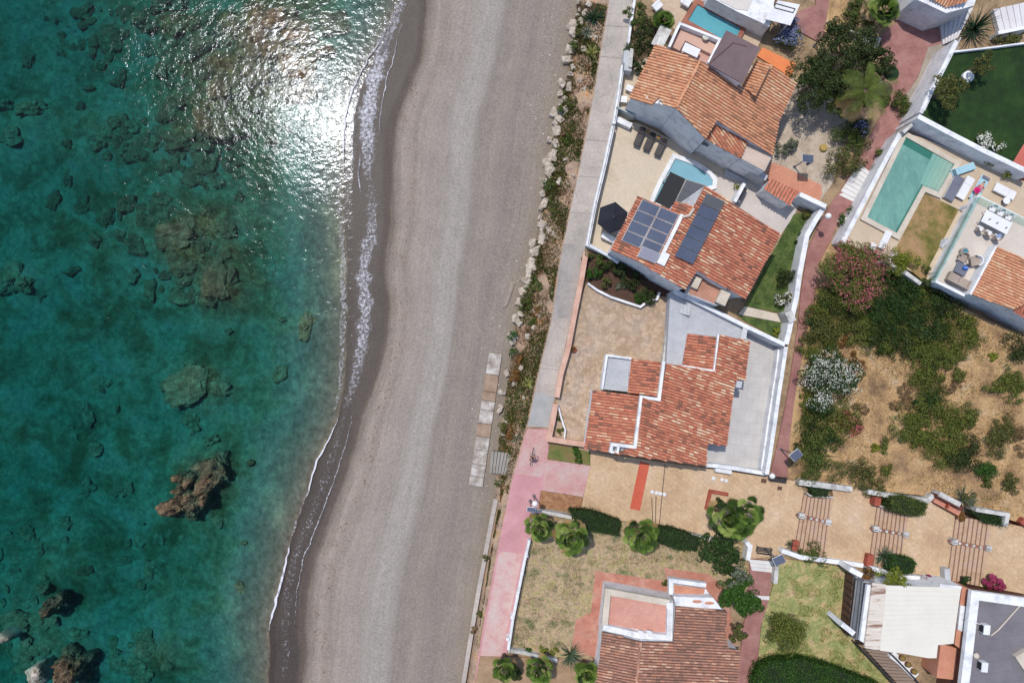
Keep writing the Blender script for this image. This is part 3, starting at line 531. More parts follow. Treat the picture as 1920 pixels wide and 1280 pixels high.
sheet('patio', 'brick corner by the white building at the top', [(1410, -20), (1452, -20), (1447, 15), (1434, 40), (1400, 24)], BPATH)
sheet('ground', 'strip of dry grass beside the top lane', [(1558, -20), (1590, -20), (1590, 70), (1546, 60)], DRY)
sheet('ground', 'sloping grey bank between the brick square and the lawn wall', [(1741, 89), (1794, 76), (1800, 90), (1738, 205), (1700, 246), (1690, 240), (1697, 180), (1721, 146)], M('grey_bank', [c(150, 138, 124), c(172, 160, 148)], scale=.8, fs=.15))
DZ = 1.75
# villa with the teal pool
sheet('terrace', 'beige terrace around the teal pool', [(1689, 246), (1740, 262), (1930, 345), (1930, 520), (1830, 540), (1758, 536), (1660, 482), (1580, 456)], M('travertine', [c(196, 176, 152), c(210, 192, 168)], scale=.5, fs=.08, brick=(.9, .45, .008, (.9, .88, .86, 1), .03, R(-27))), z=DZ)
sheet('lawn', 'scorched lawn next to the teal pool', [(1734, 362), (1798, 393), (1762, 462), (1742, 500), (1735, 530), (1690, 492), (1674, 476)], DEADL, z=DZ+.012)
# field
FZ = lambda x: .12+1.25*max(0, x-1500)/420
fpts = [(1498, 700), (1513, 622), (1528, 560), (1538, 492), (1556, 455), (1590, 458), (1660, 480), (1727, 530), (1800, 575), (1930, 635), (2500, 640), (2500, 1000), (1930, 985), (1830, 955), (1745, 930), (1600, 915), (1500, 905), (1477, 895), (1478, 850), (1488, 760)]
mb = MB(); mb.add([tuple(P(x, y, FZ(x))) for x, y in fpts], [tuple(range(len(fpts)))]); mb.prism([P(x, y, FZ(x)-.01) for x, y in fpts], -.3, cap=False)
o = mb.build('ground', DRY); tag(o, 'dry straw coloured field', None, None, 'structure')
# plaza with its three low flights
GZ = [.06, .46, .86, 1.26]
def F(x, y, lv): return P(x, y, GZ[lv])
def plz(label, pts, lv):
    mb = MB().prism([F(x, y, lv) for x, y in pts], -.2); o = mb.build('plaza', PLAZA); tag(o, label, None, None, 'structure')
plz('sand coloured paved plaza by the central house', [(1107, 846), (1240, 866), (1440, 893), (1500, 903), (1509, 929), (1492, 1037), (1402, 1048), (1396, 1018), (1310, 1002), (1235, 988), (1090, 962), (1094, 930), (1107, 874)], 0)
plz('paved plaza between the first and second flight', [(1559, 910), (1630, 920), (1646, 952), (1630, 1062), (1550, 1050), (1546, 1026), (1563, 935)], 1)
plz('paved plaza between the second and third flight', [(1700, 936), (1745, 940), (1800, 965), (1790, 982), (1778, 1085), (1696, 1072), (1690, 1042), (1703, 970)], 2)
plz('paved plaza at the right edge', [(1852, 975), (1935, 990), (1935, 1115), (1835, 1098), (1846, 1075), (1858, 987)], 3)
STEPM = M('step_paving', [c(180, 148, 122), c(198, 166, 138), c(186, 162, 148)], scale=1, fs=.14, fine=5)
STEPJ = M('brick_nosing', [c(128, 100, 86), c(150, 120, 102)], scale=2, fs=.2)
def flight(label, tl, tr, br, bl, lv):
    t = thing('step_flight', label, 'steps', P(tl[0], tl[1], 0), 0, 'low flights of plaza steps')
    for k in range(8):
        z = GZ[lv]+.05*(k+1)-.002; a0 = k/8; a1 = (k+1)/8
        L2 = lambda p, q, s: P(p[0]+(q[0]-p[0])*s, p[1]+(q[1]-p[1])*s, z)
        a, b, d, e = L2(tl, tr, a0), L2(tl, tr, a1), L2(bl, br, a1), L2(bl, br, a0)
        MB().prism([a, b, d, e], -.1).build('step', STEPM, t)
        n = (b-a).normalized()*.07
        MB().prism([a-n*.2+Vector((0, 0, .012)), a+n*.8+Vector((0, 0, .012)), e+n*.8+Vector((0, 0, .012)), e-n*.2+Vector((0, 0, .012))], z-.06).build('nosing', STEPJ, t)
flight('low flight of paved steps nearest the palm', (1507, 926), (1564, 930), (1550, 1052), (1488, 1038), 0)
flight('middle low flight of paved steps', (1644, 950), (1705, 955), (1693, 1075), (1628, 1062), 1)
flight('low flight of paved steps nearest the right edge', (1792, 968), (1860, 978), (1844, 1100), (1776, 1086), 2)
for label, a, b in [('left drain of the pair near the white dots', (1222, 932), (1224, 985)), ('second drain line near the white dots', (1230, 930), (1229, 984)), ('right drain line near the white dots', (1247, 870), (1236, 984))]:
    p, q = F(*a, 0), F(*b, 0); d = (q-p); m_ = (p+q)/2; o = MB().box(m_.x, m_.y, .066, d.length, .06, .012, math.atan2(d.y, d.x)).build('drain', DKMETAL); tag(o, label, 'drain', 'drain lines on the plaza')
sheet('pavement', 'red band crossing the plaza', [(1200, 864), (1218, 869), (1200, 957), (1181, 953)], REDST, z=.07)
for i, (x, y) in enumerate([(1223, 922), (1231, 923.5), (1238, 925), (1246, 926.5), (1338, 896.5), (1354, 899), (1362, 901)]):
    p = F(x, y, 0); o = MB().lathe((p.x, p.y, .06), [(.18, 0), (.2, .04), (.12, .13), (0.02, .14)], 10).build('ground_light', WHITEMET)
    tag(o, ['leftmost white ground light right of the red band', 'second white ground light right of the red band', 'third white ground light right of the red band', 'fourth white ground light right of the red band', 'left white ground light of the three under the terrace wall', 'middle white ground light of the three under the terrace wall', 'right white ground light of the three under the terrace wall'][i], 'light', 'white ground lights on the plaza')
for (x, y, sz) in [(1462, 915, .42), (1432, 901, .5)]:
    p = F(x, y, 0); o = MB().box(p.x, p.y, .068, sz, sz*.8, .012, R(-8)).build('manhole_cover', WOODDK); tag(o, 'square brown cover in the open plaza' if x > 1450 else 'brown cover by the foot of the white terrace wall', 'cover')
# lots at the bottom
sheet('lawn', 'worn dry lawn of the lower garden', [(996, 1010), (1070, 960), (1235, 990), (1400, 1022), (1400, 1080), (1352, 1140), (1120, 1070), (1110, 1240), (955, 1218)], LAWNB)
BRP = M('brick_patio', [c(170, 108, 92), c(188, 130, 112), c(198, 154, 138)], scale=.5, fs=.1, brick=(.42, .42, .02, (1.15, 1.12, 1.1, 1), .08, R(-8)))
sheet('patio', 'brick patio around the lower house', [(1116, 1069), (1252, 1090), (1244, 1064), (1330, 1076), (1356, 1098), (1370, 1150), (1380, 1220), (1125, 1235), (1072, 1219), (1080, 1160), (1108, 1148)], BRP)
sheet('ground', 'sandy ground under the small palms', [(900, 1230), (1140, 1235), (1130, 1320), (880, 1330)], M('sandy_soil', [c(150, 122, 92), c(180, 150, 122)], scale=1, fs=.2))
sheet('path', 'lower brick path beside the dark shrub', [(1406, 1046), (1448, 1052), (1440, 1140), (1427, 1170), (1412, 1330), (1378, 1330), (1394, 1170), (1404, 1140)], BPATH)
sheet('lawn', 'patchy lawn beside the white canopy building', [(1462, 1046), (1592, 1064), (1606, 1110), (1600, 1200), (1720, 1330), (1412, 1330), (1428, 1170), (1452, 1090)], LAWNY)
sheet('patio', 'terracotta strips by the bougainvillea', [(1725, 1066), (1775, 1072), (1765, 1098), (1730, 1094)], BRICKRED)
# ---------------------------------------------------------------- walls
def offs(pts, wd):
    n = len(pts); Lf = []; Rt = []; cl = (pts[0]-pts[-1]).length < 1e-6
    for i in range(n):
        a = pts[max(0, i-1)]; b = pts[i]; d = pts[min(n-1, i+1)]
        if cl and i == 0: a = pts[-2]
        if cl and i == n-1: d = pts[1]
        d1 = Vector((b.x-a.x, b.y-a.y, 0)); d2 = Vector((d.x-b.x, d.y-b.y, 0))
        d1 = d1.normalized() if d1.length > 0 else d2.normalized(); d2 = d2.normalized() if d2.length > 0 else d1
        t = (d1+d2).normalized(); nn = Vector((-t.y, t.x, 0)); k = wd/2/max(.35, nn.dot(Vector((-d1.y, d1.x, 0))))
        Lf.append(b+nn*k); Rt.append(b-nn*k)
    return Lf, Rt
def strip(pts, wd, z0, m=0, mb=None):
    mb = mb or MB(); Lf, Rt = offs(pts, wd); n = len(pts)
    vs = Lf+Rt+[Vector((p.x, p.y, z0)) for p in Lf]+[Vector((p.x, p.y, z0)) for p in Rt]; fs = []
    for i in range(n-1): fs += [(i, n+i, n+i+1, i+1), (2*n+i, 2*n+i+1, i+1, i), (3*n+i, n+i, n+i+1, 3*n+i+1)[::-1]]
    fs += [] if (pts[0]-pts[-1]).length < 1e-6 else [(0, 2*n, 3*n, n), (n-1, 2*n-1, 4*n-1, 3*n-1)]; mb.add(vs, fs, m); return mb
def wall(label, px, wd, z1, mat=WHITE, name='garden_wall', cope=None, rail=None, z0=-.15, cat='wall', group='garden walls'):
    top = [P(q[0], q[1], q[2] if len(q) > 2 else z1) for q in px]; t = thing(name, label, cat, (top[0].x, top[0].y, 0), 0, group)
    base = [p-Vector((0, 0, .08 if cope else 0)) for p in top]; strip(base, wd, z0).build('wall_body', mat, t)
    if cope: strip(top, wd+.08, min(p.z for p in top)-.075 if len(set(round(p.z, 3) for p in top)) == 1 else z0).build('coping', cope, t)
    if rail:
        mb = MB(); r2 = [p+Vector((0, 0, .55)) for p in top]
        mb.tube(r2, .03, 6)
        for i in range(len(top)-1):
            n = max(1, int((top[i+1]-top[i]).length/1.5))
            for k in range(n): q = top[i].lerp(top[i+1], k/n); mb.tube([q-Vector((0, 0, .02)), q+Vector((0, 0, .56))], .025, 6)
        mb.build('railing', rail, t)
    return t
def cp(f, y0, y1, st, dx=0): return [(f(y)+dx, y) for y in list(range(y0, y1, st))+[y1]]
wall('white promenade wall at the very top left of the gardens', [(1190, 0), (1181, 60), (1174, 120)], .22, .9)
wall('white wall with rail beside the top house', [(1168, 122), (1163, 160), (1156, 205), (1151, 232)], .3, 1.0, rail=STEEL)
wall('long white wall with rail beside the lounger terrace', [(1150, 236), (1134, 310), (1117, 380), (1102, 458), (1140, 478), (1160, 492)], .32, 1.0, rail=STEEL)
wall('long pink wall between promenade and stone terrace', [(1099, 472), (1090, 525), (1077, 590), (1066, 650), (1063, 662), (1052, 700), (1044, 745)], .4, .95, PINKWALL, cope=PINKWALL)
wall('pink wall round the corner of the stone terrace', [(1042, 757), (1036, 790), (1029, 823), (1062, 828), (1096, 833)], .42, .95, PINKWALL, cope=PINKWALL)
wall('low white planter wall at the terrace corner', [(1046, 758), (1053, 785), (1060, 806), (1058, 824)], .14, .55, WHITE)
wall('winding white kerb of the dark planting bed', [(1102, 531), (1120, 544), (1146, 557), (1201, 575), (1217, 563), (1232, 561), (1237, 548)], .2, .6, WHITE)
wall('long white boundary wall behind the central house yard', [(1266, 545), (1330, 577), (1400, 612), (1472, 646)], .34, 2.3, WHITE)
wall('white low wall dividing stone terrace and grey yard', [(1257, 590), (1255, 600), (1250, 640), (1245, 678)], .3, .9, WHITEOLD)
wall('white outer wall along the brick path', [(1474, 650), (1466, 705), (1461, 735), (1452, 800), (1446, 840), (1438, 889)], .34, 1.9, WHITE)
wall('white inner wall of the pale tiled terrace', [(1460, 655), (1455, 700), (1442, 780), (1428, 880)], .16, 1.0, WHITE)
wall('white wall under the tiled terrace facing the plaza', [(1325, 872), (1345, 873), (1390, 880), (1438, 888)], .34, 1.1, WHITE)
wall('small white buttressed planter on the plaza side wall', [(1342, 879), (1372, 884)], .5, .75, WHITE)
wall('white wall from the terracotta patio to the brick path', [(1500, 364), (1549, 387)], .4, 2.2, WHITE)
wall('white garden wall along the brick path beside the lawn', [(1545, 388), (1528, 415), (1513, 442), (1508, 470), (1500, 510), (1493, 560), (1486, 590), (1480, 620), (1474, 645)], .45, 1.7, WHITE)
wall('white gatepost wall by the pale garden path', [(1478, 584), (1487, 603)], .7, 1.9, WHITEOLD)
wall('white retaining wall left of the teal pool', [(1688, 250), (1650, 320), (1615, 388), (1580, 455)], .4, 2.1, WHITE)
wall('tall white wall between teal pool and dark lawn', [(1722, 218), (1782, 250), (1842, 281), (1935, 325)], .42, 3.6, WHITE)
wall('slim white wall at the top corner of the teal pool garden', [(1732, 212), (1712, 232), (1694, 248)], .3, 2.6, WHITEOLD)
wall('white wall with railing left of the dark lawn', [(1794, 76), (1766, 133), (1744, 174), (1727, 212)], .35, 3.3, WHITE, rail=WHITEMET)
wall('thin white wall along the top of the dark lawn', [(1788, 97), (1860, 89), (1935, 79)], .14, 3.3, WHITE)
wall('old white wall below the scorched lawn', [(1660, 488), (1690, 505), (1727, 532)], .34, 2.2, WHITEOLD)
wall('white wall stub above the pink flowering bush', [(1683, 474), (1664, 488)], .3, 2.2, WHITEOLD)
wall('weathered beam wall between field and first flight', [(1499, 904), (1545, 910), (1598, 917)], .5, 1.0, WHITEOLD)
wall('weathered wall between field and second flight', [(1629, 922), (1676, 930), (1740, 939), (1751, 928)], .42, 1.5, WHITEOLD)
wall('weathered wall above the brick bench', [(1762, 926), (1801, 946)], .45, 2.1, WHITEOLD)
wall('white L shaped planter wall near the right edge', [(1830, 955), (1890, 965), (1886, 986)], .35, 2.1, WHITEOLD)
wall('white wall between plaza and patchy lawn', [(1466, 1032), (1500, 1044), (1560, 1052), (1619, 1060)], .4, .9, WHITE)
wall('white wall behind the clipped green hedge', [(1630, 1064), (1665, 1074), (1700, 1082), (1725, 1084)], .4, 1.3, WHITE)
wall('short white wall under the solar lamp', [(1457, 1062), (1454, 1094)], .38, .8, WHITEOLD)
wall('white wall corner above the white steps', [(1400, 1016), (1407, 1024), (1402, 1050)], .4, 1.2, WHITE)
wall('white wall along the top of the lower garden', [(1004, 958), (1040, 964), (1072, 970)], .3, .8, WHITEOLD)
wall('white wall behind the long dark hedge', [(1296, 1003), (1340, 1012), (1360, 1016)], .3, .8, WHITEOLD)
wall('white seaside wall of the lower garden', [(993, 1012), (984, 1050), (974, 1100), (962, 1160), (953, 1218)], .24, .8, WHITE, rail=WHITEMET)
wall('white ruined wall above the small palms', [(954, 1219), (985, 1224), (1010, 1231)], .3, .7, WHITEOLD)
wall('white ruined wall beside the grey agave', [(1018, 1233), (1045, 1239)], .3, .7, WHITEOLD)
wall('white end wall by the bougainvillea', [(1776, 1066), (1778, 1092)], .5, 1.6, GREYWALL)
wall('low concrete sea wall beside the lower promenade', [(930, 935), (922, 975), (910, 1040), (897, 1110), (885, 1180), (872, 1262), (860, 1330)], .4, -.55, CONC, z0=-1.9)
for i, (x, y) in enumerate([(990, 1036), (982, 1068), (973, 1110), (963, 1150), (955, 1190)]):
    p = P(x-3, y, 0); o = MB().box(p.x, p.y, .45, .3, .3, .95).build('wall_pillar', WHITE, bevel=.02); tag(o, '%s white pillar from the top of the lower seaside wall' % ORD[i], 'pillar', 'pillars of the lower seaside wall')
# grey low wall pieces of the top house gate
t = thing('gate_block', 'grey masonry gate block on the promenade side of the top house', 'gate', P(1177, 118, 0)); 
MB().prism([P(*q, 1.3) for q in [(1170, 96), (1186, 92), (1184, 134), (1168, 131)]], 0).build('base', GREYWALL, t); MB().prism([P(*q, 1.55) for q in [(1182, 90), (1188, 92), (1185, 126), (1179, 125)]], 0.02).build('side_wall', WHITEOLD, t)
wall('pale glass windbreak at the corner of the top house', [(1156, 200), (1190, 217)], .12, 1.2, M('pale_panel', [c(176, 188, 186), c(190, 200, 198)], rough=.3), name='windbreak')
wall('white bench wall at the top of the lounger terrace', [(1154, 222), (1184, 236)], .5, .7, WHITE)
# ---------------------------------------------------------------- roofs and houses
def tilemat(name, cols, bl=.32): return uvmat(name, [c(*[v*(1-bl)+w_*bl for v, w_ in zip(q, (204, 166, 138))], .9) for q in cols], rough=.85, fs=.18, fine=5)
TORANGE = tilemat('orange_tiles', [(126, 76, 56), (196, 112, 74), (216, 142, 98), (206, 120, 84), (226, 172, 128), (222, 190, 152)], .48)
TRED = tilemat('red_tiles', [(88, 56, 48), (150, 74, 56), (194, 98, 72), (206, 118, 88), (178, 86, 66), (214, 158, 122), (234, 204, 170)])
TDARK = tilemat('aged_tiles', [(96, 70, 62), (136, 92, 80), (160, 108, 92), (124, 88, 80), (176, 114, 90), (206, 168, 146)])
TNEW = tilemat('bright_tiles', [(206, 92, 76), (220, 112, 92), (228, 128, 106)])
CHAN = {k: M('channel_'+k, v, scale=2, fs=.25, fine=7) for k, v in {'o': [c(150, 106, 82), c(184, 136, 106)], 'r': [c(138, 92, 76), c(170, 114, 94)], 'd': [c(96, 72, 64), c(122, 92, 82)]}.items()}
def rooftiles(parent, poly, plane, mat, chan, pitch=.25, name='roof', zoff=0):
    pts = [plane.at(*q) if len(q) == 2 else Vector(q) for q in poly]; d = plane.down(); n = plane.n; a = n.cross(d)
    o = pts[0]; uv = [((p-o).dot(d), (p-o).dot(a)) for p in pts]; mb = MB()
    base = [p+n*zoff for p in pts]
    mb.add(base+[p-n*.12 for p in base], [tuple(range(len(base)))]+[(i, (i+1) % len(base), (i+1) % len(base)+len(base), i+len(base)) for i in range(len(base))], 1, (.4, .5))
    vmin = min(q[1] for q in uv); vmax = max(q[1] for q in uv); nrow = max(1, int((vmax-vmin)/pitch)); L = .42; m = len(uv)
    for r in range(nrow):
        v = vmin+(r+.5)*(vmax-vmin)/nrow; xs = []
        for i in range(m):
            (u1, v1), (u2, v2) = uv[i], uv[(i+1) % m]
            if (v1 <= v) != (v2 <= v): xs.append(u1+(u2-u1)*(v-v1)/(v2-v1))
        xs.sort()
        for k in range(0, len(xs)-1, 2):
            ua, ub = xs[k], xs[k+1]; u = ua-random.random()*L*.3; u = ua
            while u < ub-.06:
                ue = min(u+L, ub); hw = .083+random.uniform(-.006, .008); wob = random.uniform(-.012, .012); vs = []
                for (uu, h) in ((u, .0), (ue+.03, .03)):
                    for th in (0, .25, .5, .75, 1):
                        an = math.pi*th; vs.append(o+d*uu+a*(v+wob+hw*math.cos(an))+n*(zoff+h+.085*math.sin(an)+.004))
                t = min(.999, max(0, random.random()*.8+.1+.45*mnoise.noise((o+d*u*.35+a*v)*.8))); mb.add(vs, [(j, j+1, j+6, j+5) for j in range(4)]+[(5, 6, 7, 8, 9)], 0, (t, .5)); u = ue
    return mb.build(name, [mat, chan], parent)
def ridge(parent, plane_pts, mat, name='ridge_cap'):
    mb = MB(); a, b = plane_pts; n = int((b-a).length/.4)+1
    for i in range(n):
        p = a.lerp(b, i/n); q = a.lerp(b, min(1, (i+1.1)/n)); k = len(mb.v); mb.tube([p+Vector((0, 0, .04)), q+Vector((0, 0, .07))], [.13, .15], 8, 0)
        for j in range(len(mb.uv)-10, len(mb.uv)): mb.uv[j] = (random.random(), .5)
    return mb.build(name, [mat], parent)
def body(parent, top, mat=WHITE, z0=-.1, name='wall', shrink=0): return MB().prism(top, z0).build(name, mat, parent)
def parapet(parent, px, z, wd, drop, mat=WHITE, name='parapet', closed=False):
    pts = [P(q[0], q[1], z) for q in px]
    if closed: pts.append(pts[0])
    return strip(pts, wd, z-drop).build(name, mat, parent)
def lower(pl, pts, dz): return [pl.at(*q)-Vector((0, 0, dz)) for q in pts]
def win(parent, a, b, t, zc, ww, hh, out=.02):                 # window on the wall from a to b
    a = Vector((a.x, a.y, 0)); b = Vector((b.x, b.y, 0)); d = (b-a).normalized(); p = a.lerp(b, t); rz = math.atan2(d.y, d.x)
    f = MB().box(p.x, p.y, zc, ww+.16, .1, hh+.16, rz).build('window', WHITEMET, parent); q = p-parent.location; MB().box(q.x, q.y, zc-parent.location.z, ww, .13, hh, rz).build('pane', DARKGLASS, f, world=False)
# ---- top house
h = thing('house', 'top house with orange tiled gables and mauve flat roof', 'house', P(1320, 200, 0))
p1 = Plane(P(1313, 115, 6.2), P(1268, 203, 6.2), P(1180, 183, 4.3)); west = [(1230, 83), (1313, 115), (1268, 203), (1244, 196), (1235, 184), (1222, 197), (1180, 183)]
p2 = Plane(P(1313, 115, 6.2), P(1268, 203, 6.2), P(1448, 291, 4.3)); east = [(1313, 115), (1328, 123), (1392, 161), (1417, 181), (1445, 124), (1494, 155), (1461, 226), (1448, 291), (1344, 225), (1323, 260), (1268, 203)]
rooftiles(h, west, p1, TORANGE, CHAN['o'], name='roof'); rooftiles(h, east, p2, TORANGE, CHAN['o'], name='roof')
p3 = Plane(P(1445, 124, 5.75), P(1417, 181, 5.9), P(1392, 161, 5.2)); rooftiles(h, [(1419, 113), (1445, 124), (1417, 181), (1392, 161)], p3, TORANGE, CHAN['o'], name='roof')
ridge(h, (p1.at(1313, 115), p1.at(1268, 203)), TORANGE); ridge(h, (p2.at(1445, 124)+Vector((0, 0, .05)), p2.at(1417, 181)), TORANGE)
pl = Plane(P(1344, 226, 4.7), P(1402, 268, 4.2), P(1388, 297, 4.1)); rooftiles(h, [(1344, 226), (1402, 267), (1388, 297), (1323, 261)], pl, TRED, CHAN['o'], name='roof')
body(h, lower(p1, [(1232, 85), (1313, 116), (1268, 201), (1183, 182)], .16)); body(h, lower(p2, [(1313, 117), (1330, 126), (1390, 163), (1417, 180), (1443, 128), (1489, 158), (1458, 226), (1444, 284), (1344, 226), (1325, 258), (1268, 202)], .16))
body(h, [P(1344, 227, 4), P(1402, 269, 4), P(1388, 296, 4), P(1324, 261, 4)], name='wall'); body(h, [P(1402, 267, 3.9), P(1448, 292, 3.9), P(1434, 321, 3.9), P(1388, 297, 3.9)], name='wall')
MB().prism([P(1401, 268, 3.96), P(1447, 292, 3.96), P(1434, 321, 3.96), P(1389, 297, 3.96)], 3.9).build('roof_terrace', M('pinkish_screed', [c(198, 176, 160), c(212, 192, 178)], fs=.08), h)
MAUVE = M('mauve_roofing', [c(112, 94, 96), c(128, 108, 110)], scale=.6, fs=.06)
body(h, [P(1365, 63, 6.6), P(1420, 92, 6.6), P(1389, 154, 6.6), P(1332, 118, 6.6)], z0=0)
MB().prism([P(1362, 57, 6.8), P(1425, 90, 6.7), P(1392, 157, 6.7), P(1328, 120, 6.8)], 6.62).build('roof_slab', MAUVE, h)
MB().tube([P(1328+3, 119, 6.83), P(1375, 80, 6.86), P(1400, 87, 6.8)], .02, 6).build('seam', WOODDK, h)
MB().prism([P(*q, 5.7) for q in [(1338, 126), (1369, 146), (1392, 162), (1388, 158), (1362, 139)]], 4).build('light_wall', WHITE, h)
PKT = M('pink_terrace_floor', [c(196, 154, 140), c(208, 168, 154)], scale=1, fs=.06, brick=(.35, .35, .01, (.92, .9, .9, 1), .03, R(-27)))
body(h, [P(*q, 3.2) for q in [(1275, 45), (1352, 76), (1330, 121), (1313, 114), (1256, 90)]], PKT, name='terrace')
parapet(h, [(1255, 88), (1275, 44), (1350, 74), (1329, 118)], 4.2, .22, 1.2, WHITE)
parapet(h, [(1266, 91), (1281, 64), (1339, 94)], 3.6, .9, .4, M('pink_bench', [c(204, 164, 146), c(214, 178, 160)], fs=.06), name='bench_wall')
MB().box(*P(1240, 70, 2.9), 1.1, 1.9, .1, R(-27)).build('annex_roof', WHITEOLD, h)
MB().prism([P(*q, 5.4) for q in [(1236, 184), (1243, 186), (1241, 196), (1234, 194)]], 0.0).build('chimney', GREYWALL, h)
MB().prism([P(*q, 5.0) for q in [(1211, 180), (1218, 180), (1219, 190), (1213, 190)]], 4).build('vent_stack', WHITEOLD, h)
mb = MB(); q = P(1321, 271, 3.2); mb.box(q.x, q.y, q.z, .7, .15, .25, R(-25)).build('wall_vent', STEEL, h)
win(h, P(1183, 182, 0), P(1232, 85, 0), .3, 2.2, 1.6, 1.4); win(h, P(1183, 182, 0), P(1232, 85, 0), .7, 2.2, 1.6, 1.4)
o = MB().prism([P(1430, 89, 3.1), P(1493, 120, 2.9), P(1482, 145, 2.9), P(1420, 105, 3.1)], 2.86).build('awning', plain('orange_canvas', 240, 140, 84)); tag(o, 'flat orange awning beside the mauve roof', 'awning')
o = MB().lathe(P(1321, 73, 3.6), [(.15, 0), (.3, .3), (.3, .45), (.05, .5)], 12).build('planter_pot', plain('pale_pot', 205, 205, 190)); tag(o, 'round pale pot on the wall of the pink roof terrace', 'pot')
def table_rect(px, py, z, sx, sy, ang, mat, label, h_=.74, name='table', group=None):
    p = P(px, py, z+h_); t = thing(name, label, 'table', (p.x, p.y, z), ang, group); MB().box(0, 0, h_-.02, sx, sy, .05).build('table_top', mat, t, world=False, bevel=.01)
    for a in (-1, 1):
        for b in (-1, 1): MB().box(a*(sx/2-.07), b*(sy/2-.07), (h_-.04)/2, .05, .05, h_-.04).build('leg', WHITEMET, t, world=False)
    return t
table_rect(1296, 94, 3.2, 1.5, .8, R(-25), FABW, 'white table on the pink roof terrace')
# pools
def pool(label, pts, z, floor, wat, depth=.45, copec=None, cw=.35, group=None, extra=None):
    top = [P(x, y, z) for x, y in pts]; t = thing('swimming_pool', label, 'pool', (top[0].x, top[0].y, 0), 0, group)
    MB().prism([P(x, y, z-.13) for x, y in pts], z-.3).build('pool_floor', floor, t)
    MB().prism([P(x, y, z-.03) for x, y in pts], z-.128).build('water', wat, t)
    if copec:
        A_, B2 = offs(top+[top[0]], cw); per = lambda q: sum((q[i+1]-q[i]).length for i in range(len(q)-1)); Q = A_ if per(A_) > per(B2) else B2; Q[-1] = Q[0].copy(); strip(Q, cw, z-.35).build('coping', copec, t)
    return t
def poolwater(name, r, g, b):
    m, n, N, L, B = newmat(name); N.remove(B); t = N.new('ShaderNodeBsdfTransparent'); t.inputs[0].default_value = (r, g, b, 1); gl = N.new('ShaderNodeBsdfGlossy'); gl.inputs['Roughness'].default_value = .08
    g_ = N.new('ShaderNodeNewGeometry'); a = N.new('ShaderNodeTexNoise'); a.inputs['Scale'].default_value = 2.2; a.inputs['Detail'].default_value = 4; L.new(g_.outputs['Position'], a.inputs['Vector'])
    bu = N.new('ShaderNodeBump'); bu.inputs['Distance'].default_value = .06; L.new(a.outputs[0], bu.inputs['Height']); L.new(bu.outputs[0], gl.inputs['Normal'])
    fr = N.new('ShaderNodeFresnel'); fr.inputs[0].default_value = 1.33; ms = N.new('ShaderNodeMixShader'); L.new(fr.outputs[0], ms.inputs[0]); L.new(t.outputs[0], ms.inputs[1]); L.new(gl.outputs[0], ms.inputs[2]); L.new(ms.outputs[0], N['Material Output'].inputs[0]); return m
PW = poolwater('pool_water', .93, .98, .98)
BRC = M('brick_coping', [c(150, 96, 82), c(178, 122, 100)], fs=.12)
pool('small blue pool behind the top house', [(1308, 8), (1390, 52), (1378, 76), (1350, 71), (1290, 38)], .35, M('blue_pool', [c(104, 172, 190), c(120, 186, 200)], scale=.6, fs=.06), PW, copec=BRC, cw=.45)
pool('pale blue curved pool behind the solar house', [(1266, 297), (1282, 302), (1300, 309), (1318, 319), (1330, 328), (1337, 338), (1336, 347), (1324, 350), (1224, 382), (1238, 350)], .3, M('pale_pool', [c(150, 186, 206), c(162, 198, 216)], scale=.6, fs=.05), PW, copec=WHITE, cw=.4)
TEALF = M('teal_pool', [c(118, 156, 150), c(136, 174, 166), c(152, 188, 178)], scale=.5, fs=.09, fine=4, stretch=(1, .4, 1), rot=R(25))
tp = pool('large L shaped teal pool with shallow steps', [(1699, 257), (1790, 308), (1760, 360), (1731, 348), (1682, 437), (1626, 407)], DZ+.24, TEALF, PW, copec=BEIGE, cw=.45)
TEALD = M('shaded_teal_tiles', [c(52, 116, 104), c(66, 132, 118)], fs=.1)  # darker teal with the shade of the pool walls put into the colour
MB().prism([P(x, y, DZ+.118) for x, y in [(1699, 258), (1764, 294), (1756, 306), (1693, 271)]], DZ+.114).build('end_wall_shade', TEALD, tp)  # flat band on the floor, painting the end wall and its shadow
MB().prism([P(x, y, DZ+.118) for x, y in [(1731, 348), (1682, 437), (1679, 434), (1728, 346)]], DZ+.114).build('side_wall', TEALD, tp)  # flat band on the floor, painting the side wall in the same shaded teal
for k in range(5):
    a = Vector((1787-k*7.5, 306-k*4, 0)); b = Vector((1759-k*7, 359-k*3.2, 0)); n = DZ+.118+.006*(5-k)
    MB().prism([P(a.x, a.y, n), P(b.x, b.y, n), P(b.x-6.4, b.y-3, n), P(a.x-7, a.y-3.7, n)], n-.004).build('pool_step', plain('pale_step%d' % k, 176-8*k, 200-3*k, 186-2*k), tp)
# building at the top edge
b = thing('white_building', 'white flat roofed building cut by the top edge', 'building', P(1380, -20, 0))
MB().prism([P(*q, 2.2) for q in [(1330, -6), (1382, 22), (1443, 50), (1470, -90), (1330, -90)]], 0).build('wall', WHITE, b)
MB().prism([P(*q, 2.25) for q in [(1340, -4), (1380, 17), (1402, 20), (1412, -2), (1440, -80), (1340, -80)]], 2.19).build('roof', M('cream_roof', [c(214, 206, 198), c(228, 222, 216)], fs=.05, brick=(.5, 3, .02, (.9, .9, .9, 1), .02, R(-27))), b)
win(b, P(1330, -6, 0), P(1443, 50, 0), .4, 1.4, 1.2, 1.2)
o = thing('canopy', 'white canopy with a black outlined panel near the top edge', 'canopy', P(1468, 25, 0)); MB().prism([P(*q, 2.8) for q in [(1459, 1), (1500, 9), (1482, 48), (1434, 36)]], 2.7).build('canopy_top', WHITEMET, o)
